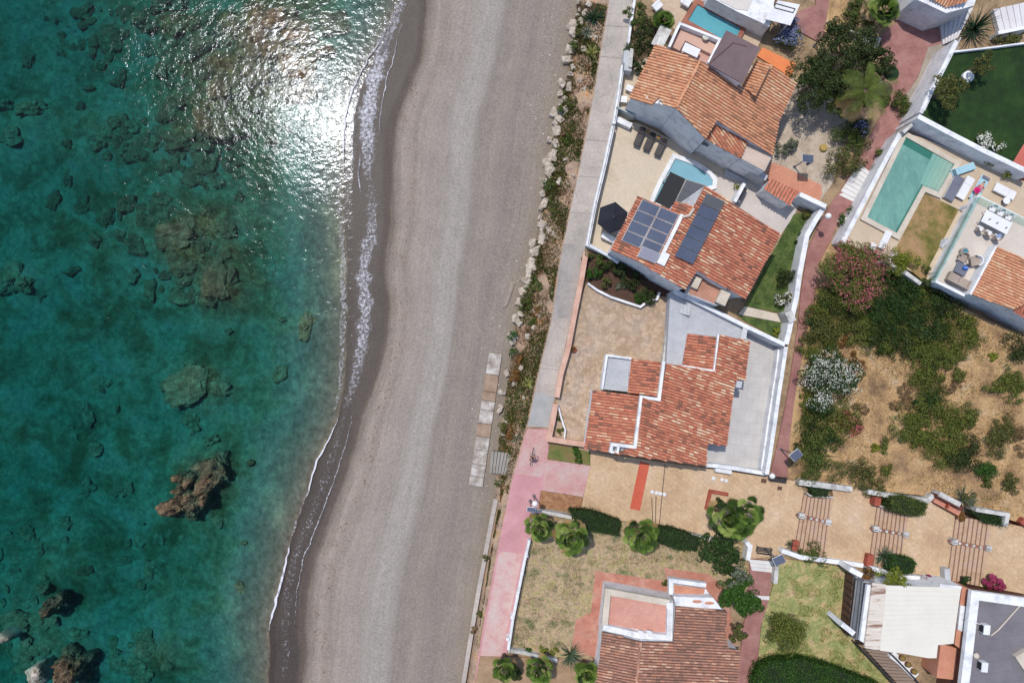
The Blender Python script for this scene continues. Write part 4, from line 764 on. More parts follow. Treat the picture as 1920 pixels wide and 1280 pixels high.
strip([P(*q, 2.84) for q in [(1453, 9), (1456, 7), (1491, 17), (1487, 24), (1453, 15), (1453, 9)]], .07, 2.8).build('panel_outline', DKMETAL, o)
for q in [(1462, 5), (1496, 12), (1480, 42), (1440, 34)]: p = P(*q, 2.7); MB().box(p.x, p.y, 1.35, .1, .1, 2.7).build('post', WHITEMET, o)
# top right house
b = thing('house', 'white house with tiled roof tip cut by the top right edge', 'house', P(1780, -20, 0))
MB().prism([P(*q, 3.6) for q in [(1716, -2), (1774, 25), (1826, 11), (1850, -60), (1716, -60)]], 0).build('wall', WHITE, b)
pr = Plane(P(1774, 14, 3.7), P(1745, 0, 3.8), P(1790, -60, 5.2)); rooftiles(b, [(1743, -4), (1774, 14), (1812, 4), (1840, -60), (1743, -60)], pr, TORANGE, CHAN['o'])
WPLANK = M('white_planks', [c(214, 210, 212), c(228, 226, 228)], fs=.05)
def plankdeck(label, quad, n, z, along=True, z2=None, mat=WPLANK, name='terrace_steps', gap=.06, drop=.12):
    t = thing(name, label, 'steps', P(*quad[0], 0)); z2 = z if z2 is None else z2
    a, b2, d, e = quad
    for k in range(n):
        zz = z+(z2-z)*k/max(1, n-1); f = lambda p, q, s: P(p[0]+(q[0]-p[0])*s, p[1]+(q[1]-p[1])*s, zz)
        MB().prism([f(a, b2, (k+gap)/n), f(a, b2, (k+1-gap)/n), f(e, d, (k+1-gap)/n), f(e, d, (k+gap)/n)], min(0, zz-.5)).build('step', mat, t)
    return t
plankdeck('white plank steps below the top right house', [(1760, 29), (1826, 14), (1796, 71), (1768, 84)], 6, .3, z2=.9)
plankdeck('white plank steps cut by the right edge', [(1862, 18), (1935, 2), (1940, 48), (1874, 61)], 6, .5, z2=.9)
wall('white low wall under the right plank steps', [(1872, 62), (1930, 50)], .3, 1.2, WHITE)
plankdeck('eight white painted steps on the brick path', [(1612, 306), (1571, 366), (1604, 382), (1631, 322)], 8, .28, z2=.08, gap=.04, mat=WHITEST)
plankdeck('white painted steps leading down from the plaza', [(1404, 1048), (1412, 1076), (1448, 1080), (1450, 1052)], 4, .2, z2=.1, gap=.03, mat=WHITEST)
plankdeck('second white painted steps beside the big leafy tree', [(1409, 1115), (1414, 1136), (1440, 1140), (1443, 1117)], 3, .15, z2=.1, gap=.03, mat=WHITEST)
plankdeck('small weathered steps by the white flowers at the top', [(1590, 55), (1654, 72), (1644, 92), (1612, 84)], 3, .3, z2=.15, gap=.04, mat=WHITEST)
# raised dark lawn
sheet('lawn', 'dark green lawn above the tall white wall', [(1788, 97), (1940, 80), (1940, 322), (1842, 279), (1727, 219), (1767, 136)], LAWND, z=2.95)
sheet('patio', 'red tiled corner at the right edge of the dark lawn', [(1921, 268), (1945, 262), (1945, 330), (1900, 303)], plain('red_tile', 206, 112, 96), z=2.96)
# ---- solar house
h = thing('house', 'middle house with solar panels on a red tiled roof', 'house', P(1300, 460, 0))
RA, RB = (1322, 348), (1238, 515)
p1 = Plane(P(*RA, 5.6), P(*RB, 5.6), P(1145, 468, 4.4)); p2 = Plane(P(*RA, 5.6), P(*RB, 5.6), P(1463, 439, 4.2))
rooftiles(h, [(1196, 368), (1257, 393), (1267, 377), (1300, 388), RA, RB, (1198, 491), (1145, 468)], p1, TRED, CHAN['r'])
rooftiles(h, [RA, (1463, 439), (1398, 559), (1363, 541), (1306, 507), (1284, 543), RB], p2, TRED, CHAN['r'])
body(h, lower(p1, [(1199, 371), (1256, 394), (1268, 379), (1300, 390), (1320, 349), (1239, 512), (1200, 489), (1149, 467)], .16)); body(h, lower(p2, [(1321, 349), (1458, 440), (1395, 555), (1363, 540), (1306, 508), (1285, 540), (1239, 513)], .16))
MB().prism([P(*q, 3.5) for q in [(1306, 508), (1363, 542), (1346, 573), (1289, 551)]], 0).build('wall', WHITE, h)
MB().prism([P(*q, 3.56) for q in [(1307, 510), (1361, 542), (1345, 571), (1291, 550)]], 3.5).build('roof_terrace', M('brick_terrace', [c(168, 118, 98), c(196, 146, 124)], fs=.1, brick=(.3, .15, .01, (.85, .82, .8, 1), .1, R(-27))), h)
parapet(h, [(1305, 508), (1363, 542)], 4.3, .2, .8, WHITE)
for (x, y, a, l) in [(1306, 530, .6, 1.0), (1356, 558, .9, 1.2)]: p = P(x, y, 4.1); MB().box(p.x, p.y, 3.85, a, l, .6, R(-25)).build('chimney_box', BEIGE, h, bevel=.03)
strip([p1.at(1278, 403)+Vector((0, 0, .3)), p1.at(1240, 480)+Vector((0, 0, .3))], .3, 4.6).build('divider_wall', WHITE, h)
MB().box(*(p1.at(1242, 486)+Vector((0, 0, .2))), .7, 1.1, .5, R(-27)).build('chimney', WHITE, h); MB().tube([p1.at(1300, 392)+Vector((0, 0, .15)), p1.at(1291, 405)+Vector((0, 0, .2)), p1.at(1277, 408)+Vector((0, 0, .2))], .13, 8).build('flue', BEIGE, h)
MB().prism([P(*q, 3.7) for q in [(1257, 322), (1286, 336), (1258, 392), (1228, 378)]], 3.6).build('pergola_cover', plain('black_net', 34, 36, 40), h)
for q in [(1258, 324), (1285, 337), (1230, 377)]: p = P(*q, 3.6); MB().box(p.x, p.y, 1.8, .12, .12, 3.6).build('post', WHITEMET, h)
MB().prism([P(*q, 3.95) for q in [(1286, 336), (1322, 347), (1300, 388), (1267, 377)]], 3.7).build('flat_roof', CONC, h)
PANEL = M('solar_panel', [c(84, 92, 112), c(94, 102, 122)], rough=.7, fs=.02, bump=0, spec=.12, brick=(.18, .18, .006, (.8, .8, .82, 1), .02, R(-26)))
PANELG = M('grey_solar_panel', [c(92, 94, 98), c(102, 104, 110)], rough=.7, fs=.02, bump=0, spec=.12, brick=(.18, .18, .006, (.85, .85, .85, 1), .02, R(-26)))
PANELL = M('pale_solar_panel', [c(138, 138, 154), c(146, 146, 162)], rough=.7, fs=.02, bump=0, spec=.12)
def panel(f, u0, v0, o0, U, V, mat, label, group, lift=.16):
    q = [(o0[0]+U[0]*(u0+a)+V[0]*(v0+b_), o0[1]+U[1]*(u0+a)+V[1]*(v0+b_)) for a, b_ in ((.015, .02), (.985, .02), (.985, .98), (.015, .98))]
    top = [f(*x)+Vector((0, 0, lift)) for x in q]; t = thing('solar_panel', label, 'solar panel', top[0], 0, group)
    mb = MB(); mb.add(top+[p-Vector((0, 0, .04)) for p in top], [(3, 2, 1, 0), (4, 5, 6, 7), (0, 1, 5, 4), (1, 2, 6, 5), (2, 3, 7, 6), (3, 0, 4, 7)]); mb.build('frame', STEEL, t)
    cc = sum(top, Vector())/4; mb = MB(); mb.add([p.lerp(cc, .035)+Vector((0, 0, .006)) for p in top], [(3, 2, 1, 0)]); mb.build('cells', mat, t)
rn = ['top', 'second', 'third', 'lowest']
for k in range(4): panel(p1.at, 0, k, (1203.5, 374), (34.7, 14.5), (-9.9, 19.3), PANEL, '%s panel of the sea side column on the west roof' % rn[k], 'solar panels on the west roof')
for k in range(3): panel(p1.at, 1, k, (1203.5, 374), (34.7, 14.5), (-9.9, 19.3), PANEL, '%s panel of the inner column on the west roof' % rn[k], 'solar panels on the west roof')
panel(p1.at, 1, 3, (1203.5, 374), (34.7, 14.5), (-9.9, 19.3), PANEL, 'dark panel just above the pale panel on the west roof', 'solar panels on the west roof')
panel(p1.at, 1.05, 3.75, (1203.5, 374), (34.7, 14.5), (-9.9, 19.3), PANELL, 'pale lilac panel at the bottom of the west roof', 'solar panels on the west roof', lift=.34)
for k in range(6): panel(p2.at, 0, k, (1323, 363), (35, 16), (-10, 19.6), PANELG if k == 0 else PANEL, '%s panel from the top of the single strip beside the east roof' % ORD[k], 'solar panels of the single strip', lift=.3)
for k in range(2): panel(lambda x, y: P(x, y, 3.95), 0, k, (1286, 337), (35, 11), (-9.5, 19.5), PANELG, ['upper grey panel beside the black netting', 'lower grey panel beside the black netting'][k], 'grey panels on the flat roof', lift=.12)
win(h, P(1149, 467, 0), P(1199, 371, 0), .35, 2, 1.8, 1.4); win(h, P(1149, 467, 0), P(1199, 371, 0), .75, 1.3, 1.4, 2.1)
# shed
b = thing('shed', 'small shed with bright red tiled roof on white walls', 'shed', P(1460, 365, 0)); ps = Plane(P(1447, 335, 2.9), P(1499, 359, 2.9), P(1432, 354, 2.5))
rooftiles(b, [(1447, 335), (1499, 359), (1481, 385), (1432, 354)], ps, TNEW, CHAN['o'], pitch=.3); body(b, [p-Vector((0, 0, .14)) for p in [ps.at(1446, 337), ps.at(1497, 360), ps.at(1481, 383), ps.at(1434, 354)]])
win(b, P(1434, 354, 0), P(1481, 383, 0), .5, 1.2, .9, .9)
# ---- central house
h = thing('house', 'large central house with red tiled roofs split by white ridges', 'house', P(1250, 760, 0))
p1 = Plane(P(1246, 678, 4.2), P(1191, 838, 4.2), P(1378, 712, 3.2))
mainp = [(1250, 681), (1279, 686), (1340, 697), (1350, 627), (1406, 640), (1397, 713), (1378, 712), (1362, 836), (1326, 832), (1324, 873), (1146, 849), (1191, 838), (1205, 745), (1237, 750)]
rooftiles(h, mainp, p1, TRED, CHAN['r'])
p2 = Plane(P(1200, 742, 3.7), P(1190, 838, 3.7), P(1100, 790, 2.6)); rooftiles(h, [(1112, 731), (1200, 742), (1190, 838), (1147, 832), (1145, 849), (1096, 840)], p2, TRED, CHAN['r'])
p3 = Plane(P(1243, 678, 3.8), P(1236, 744, 3.8), P(1180, 705, 3.2)); rooftiles(h, [(1184, 672), (1243, 679), (1236, 744), (1177, 735)], p3, TRED, CHAN['r'])
p4 = Plane(P(1346, 633, 3.2), P(1338, 694, 3.2), P(1284, 655, 2.6)); rooftiles(h, [(1289, 625), (1347, 632), (1338, 695), (1279, 685)], p4, TRED, CHAN['r'])
body(h, lower(p1, [(1252, 684), (1340, 699), (1350, 631), (1404, 643), (1395, 711), (1376, 710), (1360, 834), (1325, 831), (1321, 868), (1190, 852), (1206, 748), (1238, 752)], .16))
body(h, lower(p2, [(1114, 734), (1200, 744), (1190, 850), (1099, 838)], .16)); body(h, lower(p3, [(1186, 675), (1243, 681), (1236, 743), (1179, 734)], .16)); body(h, lower(p4, [(1291, 628), (1346, 634), (1337, 694), (1281, 684)], .16))
parapet(h, [(1245, 677), (1236, 749), (1203, 744), (1191, 838), (1148, 833), (1145, 848)], 4.3, .26, .5); parapet(h, [(1348, 627), (1340, 696), (1279, 686)], 3.5, .22, .6); parapet(h, [(1146, 833), (1160, 836), (1158, 848), (1145, 847)], 4.5, .2, 1.0)
MB().prism([P(*q, 2.0) for q in [(1138, 667), (1182, 673), (1176, 734), (1129, 729)]], 0).build('wall', WHITE, h); MB().prism([P(*q, 2.05) for q in [(1139, 669), (1181, 675), (1175, 733), (1131, 728)]], 2).build('roof_terrace', TILEG, h)
parapet(h, [(1129, 730), (1138, 666), (1184, 672)], 2.4, .2, .4, WHITE)
MB().prism([P(*q, 3.5) for q in [(1382, 714), (1392, 715), (1390, 727), (1380, 726)]], 0).build('chimney', GREYWALL, h)  # grey block standing in for a chimney's shadow on the terrace
win(h, P(1099, 838, 0), P(1114, 734, 0), .3, 1.3, 1.8, 2.1); win(h, P(1099, 838, 0), P(1114, 734, 0), .75, 1.6, 1.4, 1.4)
o = MB().lathe(P(1075, 655, 0), [(.22, 0), (.3, .35), (.26, .4), (.05, .38)], 12).build('plant_pot', BRICKRED); tag(o, 'small pot with yellow green plant by the pink wall', 'pot')
for nm, a, b2 in [('thin drain groove along the pale tiled terrace', (1444, 646), (1411, 876))]:
    p, q = P(*a, .07), P(*b2, .07); d = q-p; o = MB().box((p.x+q.x)/2, (p.y+q.y)/2, .075, d.length, .05, .02, math.atan2(d.y, d.x)).build('drain', STEEL); tag(o, nm, 'drain')
plankdeck('grey steps beside the boundary wall of the grey yard', [(1257, 553), (1296, 570), (1293, 592), (1255, 582)], 6, 1.3, z2=2.0, gap=.03, mat=GREYWALL)
for (x, y, x2, y2, l) in [(1404, 622, 1392, 634, 'white slats between boundary wall and the central roof')]:
    t = thing('trellis', l, 'trellis', P(1398, 628, 0))
    for k in range(4): a = P(1402-k*2.4, 612, 2.2); b2 = P(1397-k*2.4, 636, 2.2); MB().tube([a, b2], .05, 6).build('slat', WHITEMET, t)
    for q in [(1401, 614), (1395, 634)]: p = P(*q, 2.2); MB().tube([(p.x, p.y, 0), (p.x, p.y, 2.2)], .04, 6).build('post', WHITEMET, t)
# ---- villa on the right
h = thing('villa', 'white villa on the right edge with roof terrace and orange tiles', 'house', P(1850, 480, 0))
TZ = 3.1
MB().prism([P(*q, TZ) for q in [(1836, 366), (1945, 420), (1960, 620), (1897, 582), (1809, 555), (1754, 527)]], 0).build('wall', WHITE, h)
MB().prism([P(*q, TZ+.05) for q in [(1838, 370), (1945, 424), (1940, 520), (1868, 462), (1820, 548), (1757, 526)]], TZ).build('roof_terrace', PALET, h)
p1 = Plane(P(1868, 461, TZ+1.0), P(1819, 551, TZ+1.0), P(1940, 570, TZ+2.2)); rooftiles(h, [(1868, 461), (1940, 493), (1945, 560), (1899, 580), (1819, 551)], p1, TORANGE, CHAN['o'])
p1b = Plane(P(1899, 580, TZ+1.5), P(1945, 560, TZ+2), P(1940, 612, TZ+.9)); rooftiles(h, [(1903, 577), (1945, 556), (1960, 620), (1901, 584)], p1b, TRED, CHAN['r'])
body(h, lower(p1, [(1869, 463), (1938, 495), (1943, 560), (1899, 579), (1820, 551)], .16), z0=3)
body(h, [P(1820, 552, TZ+.9), P(1899, 580, TZ+.9), P(1960, 620, TZ+.9), P(1960, 560, TZ+.9), P(1870, 520, TZ+.9)])
parapet(h, [(1754, 527), (1809, 554)], TZ+.55, .22, .5); parapet(h, [(1754, 527), (1836, 367)], TZ+.16, .24, .1)
strip([p1.at(1867, 461)+Vector((0, 0, .12)), p1.at(1818, 552)+Vector((0, 0, .12))], .2, TZ).build('parapet', WHITE, h)
def glassmat():
    m, n, N, L, B = newmat('balustrade_glass'); N.remove(B); t = N.new('ShaderNodeBsdfTransparent'); t.inputs[0].default_value = (.8, .9, .87, 1); g2 = N.new('ShaderNodeBsdfGlossy'); g2.inputs['Roughness'].default_value = .05
    ms = N.new('ShaderNodeMixShader'); ms.inputs[0].default_value = .12; L.new(t.outputs[0], ms.inputs[1]); L.new(g2.outputs[0], ms.inputs[2]); L.new(ms.outputs[0], N['Material Output'].inputs[0]); return m
GL = glassmat(); strip([P(1757, 524, TZ+1), P(1838, 369, TZ+1)], .05, TZ+.16).build('glass_balustrade', GL, h); strip([P(1838, 369, TZ+1), P(1945, 422, TZ+1)], .05, TZ+.06).build('glass_balustrade', GL, h)
for (x, y, x2, y2) in [(1778, 450, 1764, 462), (1812, 388, 1800, 392)]:
    MB().prism([P(x, y-4, TZ*.9), P(x2, y2, 2), P(x2+3, y2+3, 2), P(x+3, y, TZ*.9)], 0).build('buttress', WHITE, h)
win(h, P(1754, 527, 0), P(1836, 366, 0), .3, 1.2, 2, 2.1); win(h, P(1754, 527, 0), P(1836, 366, 0), .65, 1.2, 2, 2.1)
# ---- lower house
h = thing('house', 'lower house with aged tiles and white roof terraces', 'house', P(1250, 1200, 0))
p1 = Plane(P(1201, 1202, 3.7), P(1193, 1280, 3.7), P(1385, 1240, 2.6)); rooftiles(h, [(1262, 1203), (1267, 1136), (1363, 1145), (1360, 1190), (1366, 1215), (1388, 1218), (1376, 1340), (1186, 1340), (1201, 1202)], p1, TDARK, CHAN['d'])
p2 = Plane(P(1201, 1202, 3.7), P(1193, 1280, 3.7), P(1117, 1260, 3.0)); rooftiles(h, [(1129, 1184), (1201, 1202), (1186, 1340), (1108, 1340), (1117, 1276), (1124, 1234)], p2, TDARK, CHAN['d'])
body(h, lower(p1, [(1268, 1140), (1361, 1148), (1358, 1190), (1364, 1217), (1385, 1221), (1374, 1338), (1188, 1338), (1201, 1204), (1262, 1205)], .16)); body(h, lower(p2, [(1131, 1187), (1200, 1204), (1188, 1338), (1112, 1338), (1120, 1276), (1127, 1234)], .16))
ridge(h, (p1.at(1201, 1202), p1.at(1188, 1330)), TDARK)
MB().prism([P(*q, 2.3) for q in [(1137, 1103), (1262, 1126), (1260, 1203), (1200, 1198), (1128, 1183)]], 0).build('wall', WHITE, h)
MB().prism([P(*q, 2.36) for q in [(1140, 1116), (1254, 1134), (1250, 1187), (1135, 1170)]], 2.3).build('roof_terrace', M('pink_roof_tiles', [c(206, 148, 132), c(216, 164, 148)], fs=.06, brick=(.3, .3, .012, (.9, .88, .88, 1), .05, R(-9))), h)
parapet(h, [(1250, 1135), (1257, 1135), (1255, 1195), (1198, 1191), (1131, 1176)], 2.9, .5, .6, WHITE)
parapet(h, [(1134, 1172), (1140, 1109), (1255, 1130)], 2.7, .55, .4, BEIGE, name='inner_kerb')
MB().prism([P(*q, 2.0) for q in [(1261, 1094), (1323, 1103), (1350, 1140), (1268, 1137), (1261, 1115)]], 0).build('wall', WHITE, h)
MB().prism([P(*q, 2.05) for q in [(1264, 1096), (1322, 1103), (1318, 1118), (1264, 1116)]], 2.0).build('orange_floor', TERRA, h); parapet(h, [(1258, 1114), (1258, 1088), (1324, 1097)], 2.6, .35, .6)
MB().prism([P(*q, 2.9) for q in [(1263, 1118), (1337, 1120), (1353, 1141), (1268, 1138)]], 1.9).build('stair_block', WHITE, h)
for (x, y) in [(1307, 1127), (1330, 1130)]: p = P(x, y, 2.91); MB().ball((p.x, p.y, 2.91), (.45, .14, .04), n=12).build('skylight', TERRA, h)
for k, x in enumerate((1196, 1212)): MB().prism([P(x, 1181, 2.97), P(x+9, 1182, 2.97), P(x+16, 1194, 2.97), P(x+3, 1193, 2.97)], 2.9).build('hatch', WHITEMET, h)
# ---- white canopy building
h = thing('pavilion', 'white building with slatted white canopy and dark glass front', 'building', P(1700, 1150, 0)); RZ = 3.4
MB().prism([P(*q, RZ-.2) for q in [(1626, 1096), (1764, 1100), (1802, 1101), (1788, 1204), (1758, 1200), (1752, 1230), (1640, 1216), (1612, 1200)]], 0).build('wall', WHITE, h)
LOUV = M('white_louvre', [c(216, 210, 198, .9), c(224, 219, 208, .9)], scale=.4, fs=.03)
for k in range(13):
    a0, a1 = k/13, (k+1)/13; Lq = lambda p, q, s: (p[0]+(q[0]-p[0])*s, p[1]+(q[1]-p[1])*s); TL, TR, BR, BL = (1662, 1097), (1801, 1101), (1788, 1206), (1650, 1219)
    a, b2, d, e = Lq(TL, BL, a0+.0015), Lq(TR, BR, a0+.0015), Lq(TR, BR, a1-.0015), Lq(TL, BL, a1-.0015)
    MB().prism([P(*a, RZ+.03), P(*b2, RZ+.03), P(*d, RZ), P(*e, RZ)], RZ-.1).build('slat_panel', LOUV, h)
MB().prism([P(*q, RZ) for q in [(1650, 1219), (1759, 1206), (1756, 1233), (1740, 1233), (1690, 1224)]], RZ-.12).build('canopy', LOUV, h)
STAIN = M('stained_cream', [c(150, 120, 104), c(214, 200, 186), c(224, 214, 202)], scale=1.4, fs=.12, stretch=(.25, 2.2, 1), rot=R(7), a=.38, b=.55)
MB().prism([P(*q, RZ+.05) for q in [(1636, 1092), (1662, 1096), (1650, 1219), (1621, 1214)]], RZ-.15).build('front_canopy', STAIN, h)
MB().prism([P(*q, RZ+.01) for q in [(1763, 1094), (1804, 1099), (1802, 1104), (1762, 1101)]], 0).build('corner_wall', WHITE, h)
MB().prism([P(*q, RZ-.5) for q in [(1620, 1092), (1638, 1094), (1624, 1198), (1608, 1195)]], RZ-.55).build('glass_roof', DARKGLASS, h)
for (a, b2, w_) in [((1612, 1084), (1598, 1194), .16), ((1618, 1086), (1606, 1196), .14), ((1612, 1086), (1640, 1090), .12), ((1600, 1196), (1624, 1200), .12)]: strip([P(*a, RZ-.45), P(*b2, RZ-.45)], w_, RZ-.65).build('frame', STEEL, h)
strip([P(1600, 1082, 1.6), P(1590, 1190, 1.6)], .1, 0).build('balcony_front', WOODDK, h)
for (a, b2) in [((1594, 1067), (1617, 1079)), ((1579, 1170), (1602, 1188))]: strip([P(*a, 3.0), P(*b2, 3.2)], .45, 0).build('side_fin', WHITE, h, bevel=.03)
for k in range(8): y = 1092+k*13; MB().box(*P(1594-(y-1092)*.11, y, 1.3), .06, .06, 1.5).build('baluster', DKMETAL, h)
t = thing('staircase', 'brown slatted outdoor stair below the white canopy', 'stairs', P(1660, 1250, 0))
for k in range(14):
    s = k/14; a = (1622+s*86, 1216+s*92); b2 = (1668+s*80, 1222+s*84); n_ = (5.2, 5.4)
    MB().prism([P(*a, 1.1), P(*b2, 1.1), P(b2[0]+n_[0], b2[1]+n_[1], 1.1), P(a[0]+n_[0], a[1]+n_[1], 1.1)], 1.0).build('tread', M('taupe_tread', [c(140, 120, 108), c(156, 136, 122)], fs=.1) if k == 0 else bpy.data.materials['taupe_tread'], t)
strip([P(1614, 1214, 1.9), P(1660, 1262, 1.9), P(1705, 1312, 1.9)], .12, 0).build('side_rail', DKMETAL, t); strip([P(1676, 1230, 1.9), P(1716, 1272, 1.9), P(1745, 1305, 1.9)], .12, 0).build('side_rail', DKMETAL, t)
wall('white stepped wall carrying three pots', [(1672, 1226), (1690, 1240), (1718, 1268)], .7, 1.5, WHITE)
for i, (x, y) in enumerate([(1688, 1230), (1699, 1242), (1710, 1255)]):
    p = P(x, y, 1.5); t = thing('potted_plant', ['uppermost', 'middle', 'lowest'][i]+' round cactus pot beside the brown stair', 'plant', p, 0, 'three cactus pots'); MB().lathe((0, 0, 0), [(.16, 0), (.24, .3), (.2, .32)], 12).build('pot', BRICKRED, t, world=False)
    MB().ball((0, 0, .38), (.27, .27, .22)).build('cactus', M('cactus_gold', [c(120, 98, 50), c(160, 132, 70)], fs=.3, fine=14), t, world=False, smooth=True)
t = thing('courtyard', 'sunken orange tiled courtyard between the two white buildings', 'courtyard', P(1780, 1240, 0))
MB().prism([P(*q, 2.3) for q in [(1764, 1206), (1798, 1216), (1792, 1274), (1756, 1270)]], 0).build('floor', TERRA, t); MB().prism([P(*q, 2.9) for q in [(1804, 1100), (1820, 1104), (1806, 1220), (1790, 1208)]], 0.02).build('floor', TERRA, t); MB().prism([P(*q, 3.1) for q in [(1801, 1134), (1814, 1137), (1806, 1184), (1796, 1180)]], 2.9).build('white_bench', WHITE, t)
h = thing('building', 'white building with grey felt roof at the lower right corner', 'building', P(1880, 1200, 0)); 
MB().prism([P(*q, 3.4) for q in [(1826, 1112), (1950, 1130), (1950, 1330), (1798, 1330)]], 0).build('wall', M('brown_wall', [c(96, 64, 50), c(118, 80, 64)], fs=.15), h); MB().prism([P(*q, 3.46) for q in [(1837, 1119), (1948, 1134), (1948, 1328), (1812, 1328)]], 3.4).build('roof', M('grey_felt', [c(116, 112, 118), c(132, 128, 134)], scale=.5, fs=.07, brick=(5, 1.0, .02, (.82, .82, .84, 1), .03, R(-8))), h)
parapet(h, [(1804, 1330), (1829, 1116), (1950, 1133)], 3.85, .75, .45, WHITE)
MB().tube([P(1914, 1133, 3.55), P(1872, 1180, 3.55), P(1858, 1191, 3.55)], .06, 6).build('pipe', BEIGE, h); MB().tube([P(1846, 1172, 3.6), P(1812, 1162, 3.9)], .04, 6).build('pipe', WHITEMET, h)
MB().prism([P(*q, 3.9) for q in [(1904, 1231), (1950, 1205), (1950, 1300)]], 3.46).build('lantern', BEIGE, h)
def acunit(px, py, z, label, s=1):
    p = P(px, py, z+.6); t = thing('air_conditioner', label, 'air conditioner', (p.x, p.y, z), R(-6), 'air conditioners on the grey roof'); MB().box(0, 0, .36, .55*s, .85*s, .62).build('case', FABW, t, world=False, bevel=.02)
    MB().box(-.29*s, 0, .36, .04, .62*s, .46).build('grille', DKMETAL, t, world=False); MB().box(0, .3*s, .03, .5, .08, .06).build('foot', STEEL, t, world=False); MB().box(0, -.3*s, .03, .5, .08, .06).build('foot', STEEL, t, world=False)
acunit(1850, 1180, 3.46, 'upper air conditioner joined to the pale diagonal pipe'); acunit(1846, 1250, 3.46, 'lower air conditioner near the round roof vent')
p = P(1831, 1229, 3.9); o = MB().lathe((p.x, p.y, 3.46), [(.12, 0), (.12, .35), (.26, .4), (.2, .52), (.02, .56)], 14).build('roof_vent', BEIGE); tag(o, 'round beige roof vent between the two air conditioners', 'vent')
# ---------------------------------------------------------------- beach slabs, ramp, log
SLW = M('white_slab', [c(140, 126, 114), c(180, 170, 162), c(212, 206, 200)], scale=1.6, fs=.18); SLB = M('sand_covered_slab', [c(148, 122, 102), c(172, 148, 128)], scale=1.6, fs=.18)
k = [0, 1.6, 2.9, 3.6, 4.3, 5.3, 6.3, 7.3, 8.4, 9.3, 10]; kinds = 'wbbwwbwwww'; nmk = ['clean white slab at the upper end of the beach strip', 'sandy brown slab second from the upper end', 'half buried brown slab third from the upper end', 'pale slab below the two brown ones', 'white slab above the single orange brown one', 'orange brown slab in the middle of the strip', 'white slab just below the orange brown one', 'worn white slab third from the lower end', 'scratched white slab second from the lower end', 'large white slab at the lower end of the strip']
for i in range(10):
    s0, s1 = k[i]/10+.0015, k[i+1]/10-.0015; f = lambda a, b2, s: P(a[0]+(b2[0]-a[0])*s, a[1]+(b2[1]-a[1])*s, -1.05)
    A, B_, D, E = (917, 661), (941, 664), (905, 913), (879, 909); p = MB().prism([f(A, E, s0), f(B_, D, s0), f(B_, D, s1), f(A, E, s1)], -1.8); o = p.build('concrete_slab', SLW if kinds[i] == 'w' else SLB, bevel=.02); tag(o, nmk[i], 'slab', 'concrete slabs on the beach')
t = thing('ramp', 'grey ribbed ramp from the beach up to the pink promenade', 'ramp', P(940, 868, -1.2)); RIB = M('ribbed_concrete', [c(140, 134, 126), c(164, 158, 150)], fs=.15)
for i in range(8):
    s0, s1 = i/8, (i+1)/8; z = -.62+.6*(i+.5)/8; f = lambda a, b2, s: P(a[0]+(b2[0]-a[0])*s, a[1]+(b2[1]-a[1])*s, z)
    A, B_, D, E = (921, 845), (972, 851), (960, 891), (918, 886); MB().prism([f(A, B_, s0), f(A, B_, s1-.02), f(E, D, s1-.02), f(E, D, s0)], -1.9).build('rib', RIB, t)
t = thing('log', 'half buried driftwood beam on the sand left of the rocks', 'log', P(958, 560, -1.3)); MB().tube([P(942, 578, -1.32), P(950, 570, -1.28), P(957, 548, -1.28), P(961, 531, -1.3)], [.16, .2, .22, .3], 8).build('beam', M('grey_driftwood', [c(140, 126, 112), c(172, 160, 148)], fs=.2), t, smooth=True)
# ---------------------------------------------------------------- plaza furniture
WB = WHITEOLD
def divider(label, a, b2, lv):
    p, q = P(*a, GZ[lv]+.6), P(*b2, GZ[lv]+.6+.2); m_ = (p+q)/2; d = q-p; L = Vector((d.x, d.y)).length; t = thing('stair_bench', label, 'bench', (m_.x, m_.y, GZ[lv]), math.atan2(d.y, d.x), 'brick benches with white blocks on the plaza steps')
    MB().box(0, 0, .35, L, .2, .3).build('brick_beam', M('beam_brown', [c(140, 92, 78), c(160, 112, 96)], fs=.15) if 'beam_brown' not in bpy.data.materials else bpy.data.materials['beam_brown'], t, world=False)
    for s in (-1, 1): MB().box(s*(L/2-.35), .05, .32, .5, .5, .72).build('end_block', WB, t, world=False, bevel=.02); MB().box(s*(L/2-.35), -.04, .69, .46, .06, .02).build('groove', STEEL, t, world=False)
    for k in range(4): MB().box(-L*.28+k*L*.17, 0, .53, .22, .2, .1).build('small_block', WB, t, world=False)
divider('brick bench with white blocks on the flight nearest the palm', (1496, 966), (1562, 982), 0)
divider('brick bench with white blocks on the middle flight', (1636, 991), (1708, 1005), 1)
divider('brick bench with white blocks on the flight nearest the right edge', (1783, 1015), (1864, 1031), 2)
def lamp(px, py, z, h_, kind, label, arm=None):
    p = P(px, py, z+h_); t = thing('street_lamp', label, 'lamp', (p.x, p.y, z), 0, 'path lamps'); MB().tube([(0, 0, 0), (0, 0, h_)], [.07, .045], 8).build('pole', STEEL, t, world=False); MB().lathe((0, 0, 0), [(.16, 0), (.16, .08), (.08, .14)], 10).build('base', STEEL, t, world=False)
    if kind == 'globe': MB().ball((0, 0, h_), .27, n=16).build('globe', GLOBE, t, world=False, smooth=True)
    else:
        pw, ph = (.72, .36) if h_ == 3.4 and kind < 0 else (.95, .68); MB().box(0, 0, h_, pw, ph, .05, R(kind), rx=R(-12)).build('solar_panel', PANEL, t, world=False); MB().box(0, 0, h_-.05, pw+.05, ph+.05, .04, R(kind), rx=R(-12)).build('panel_frame', WHITEMET, t, world=False); MB().box(.3, -.3, h_-.5, .5, .25, .1, R(30)).build('lamp_head', STEEL, t, world=False)
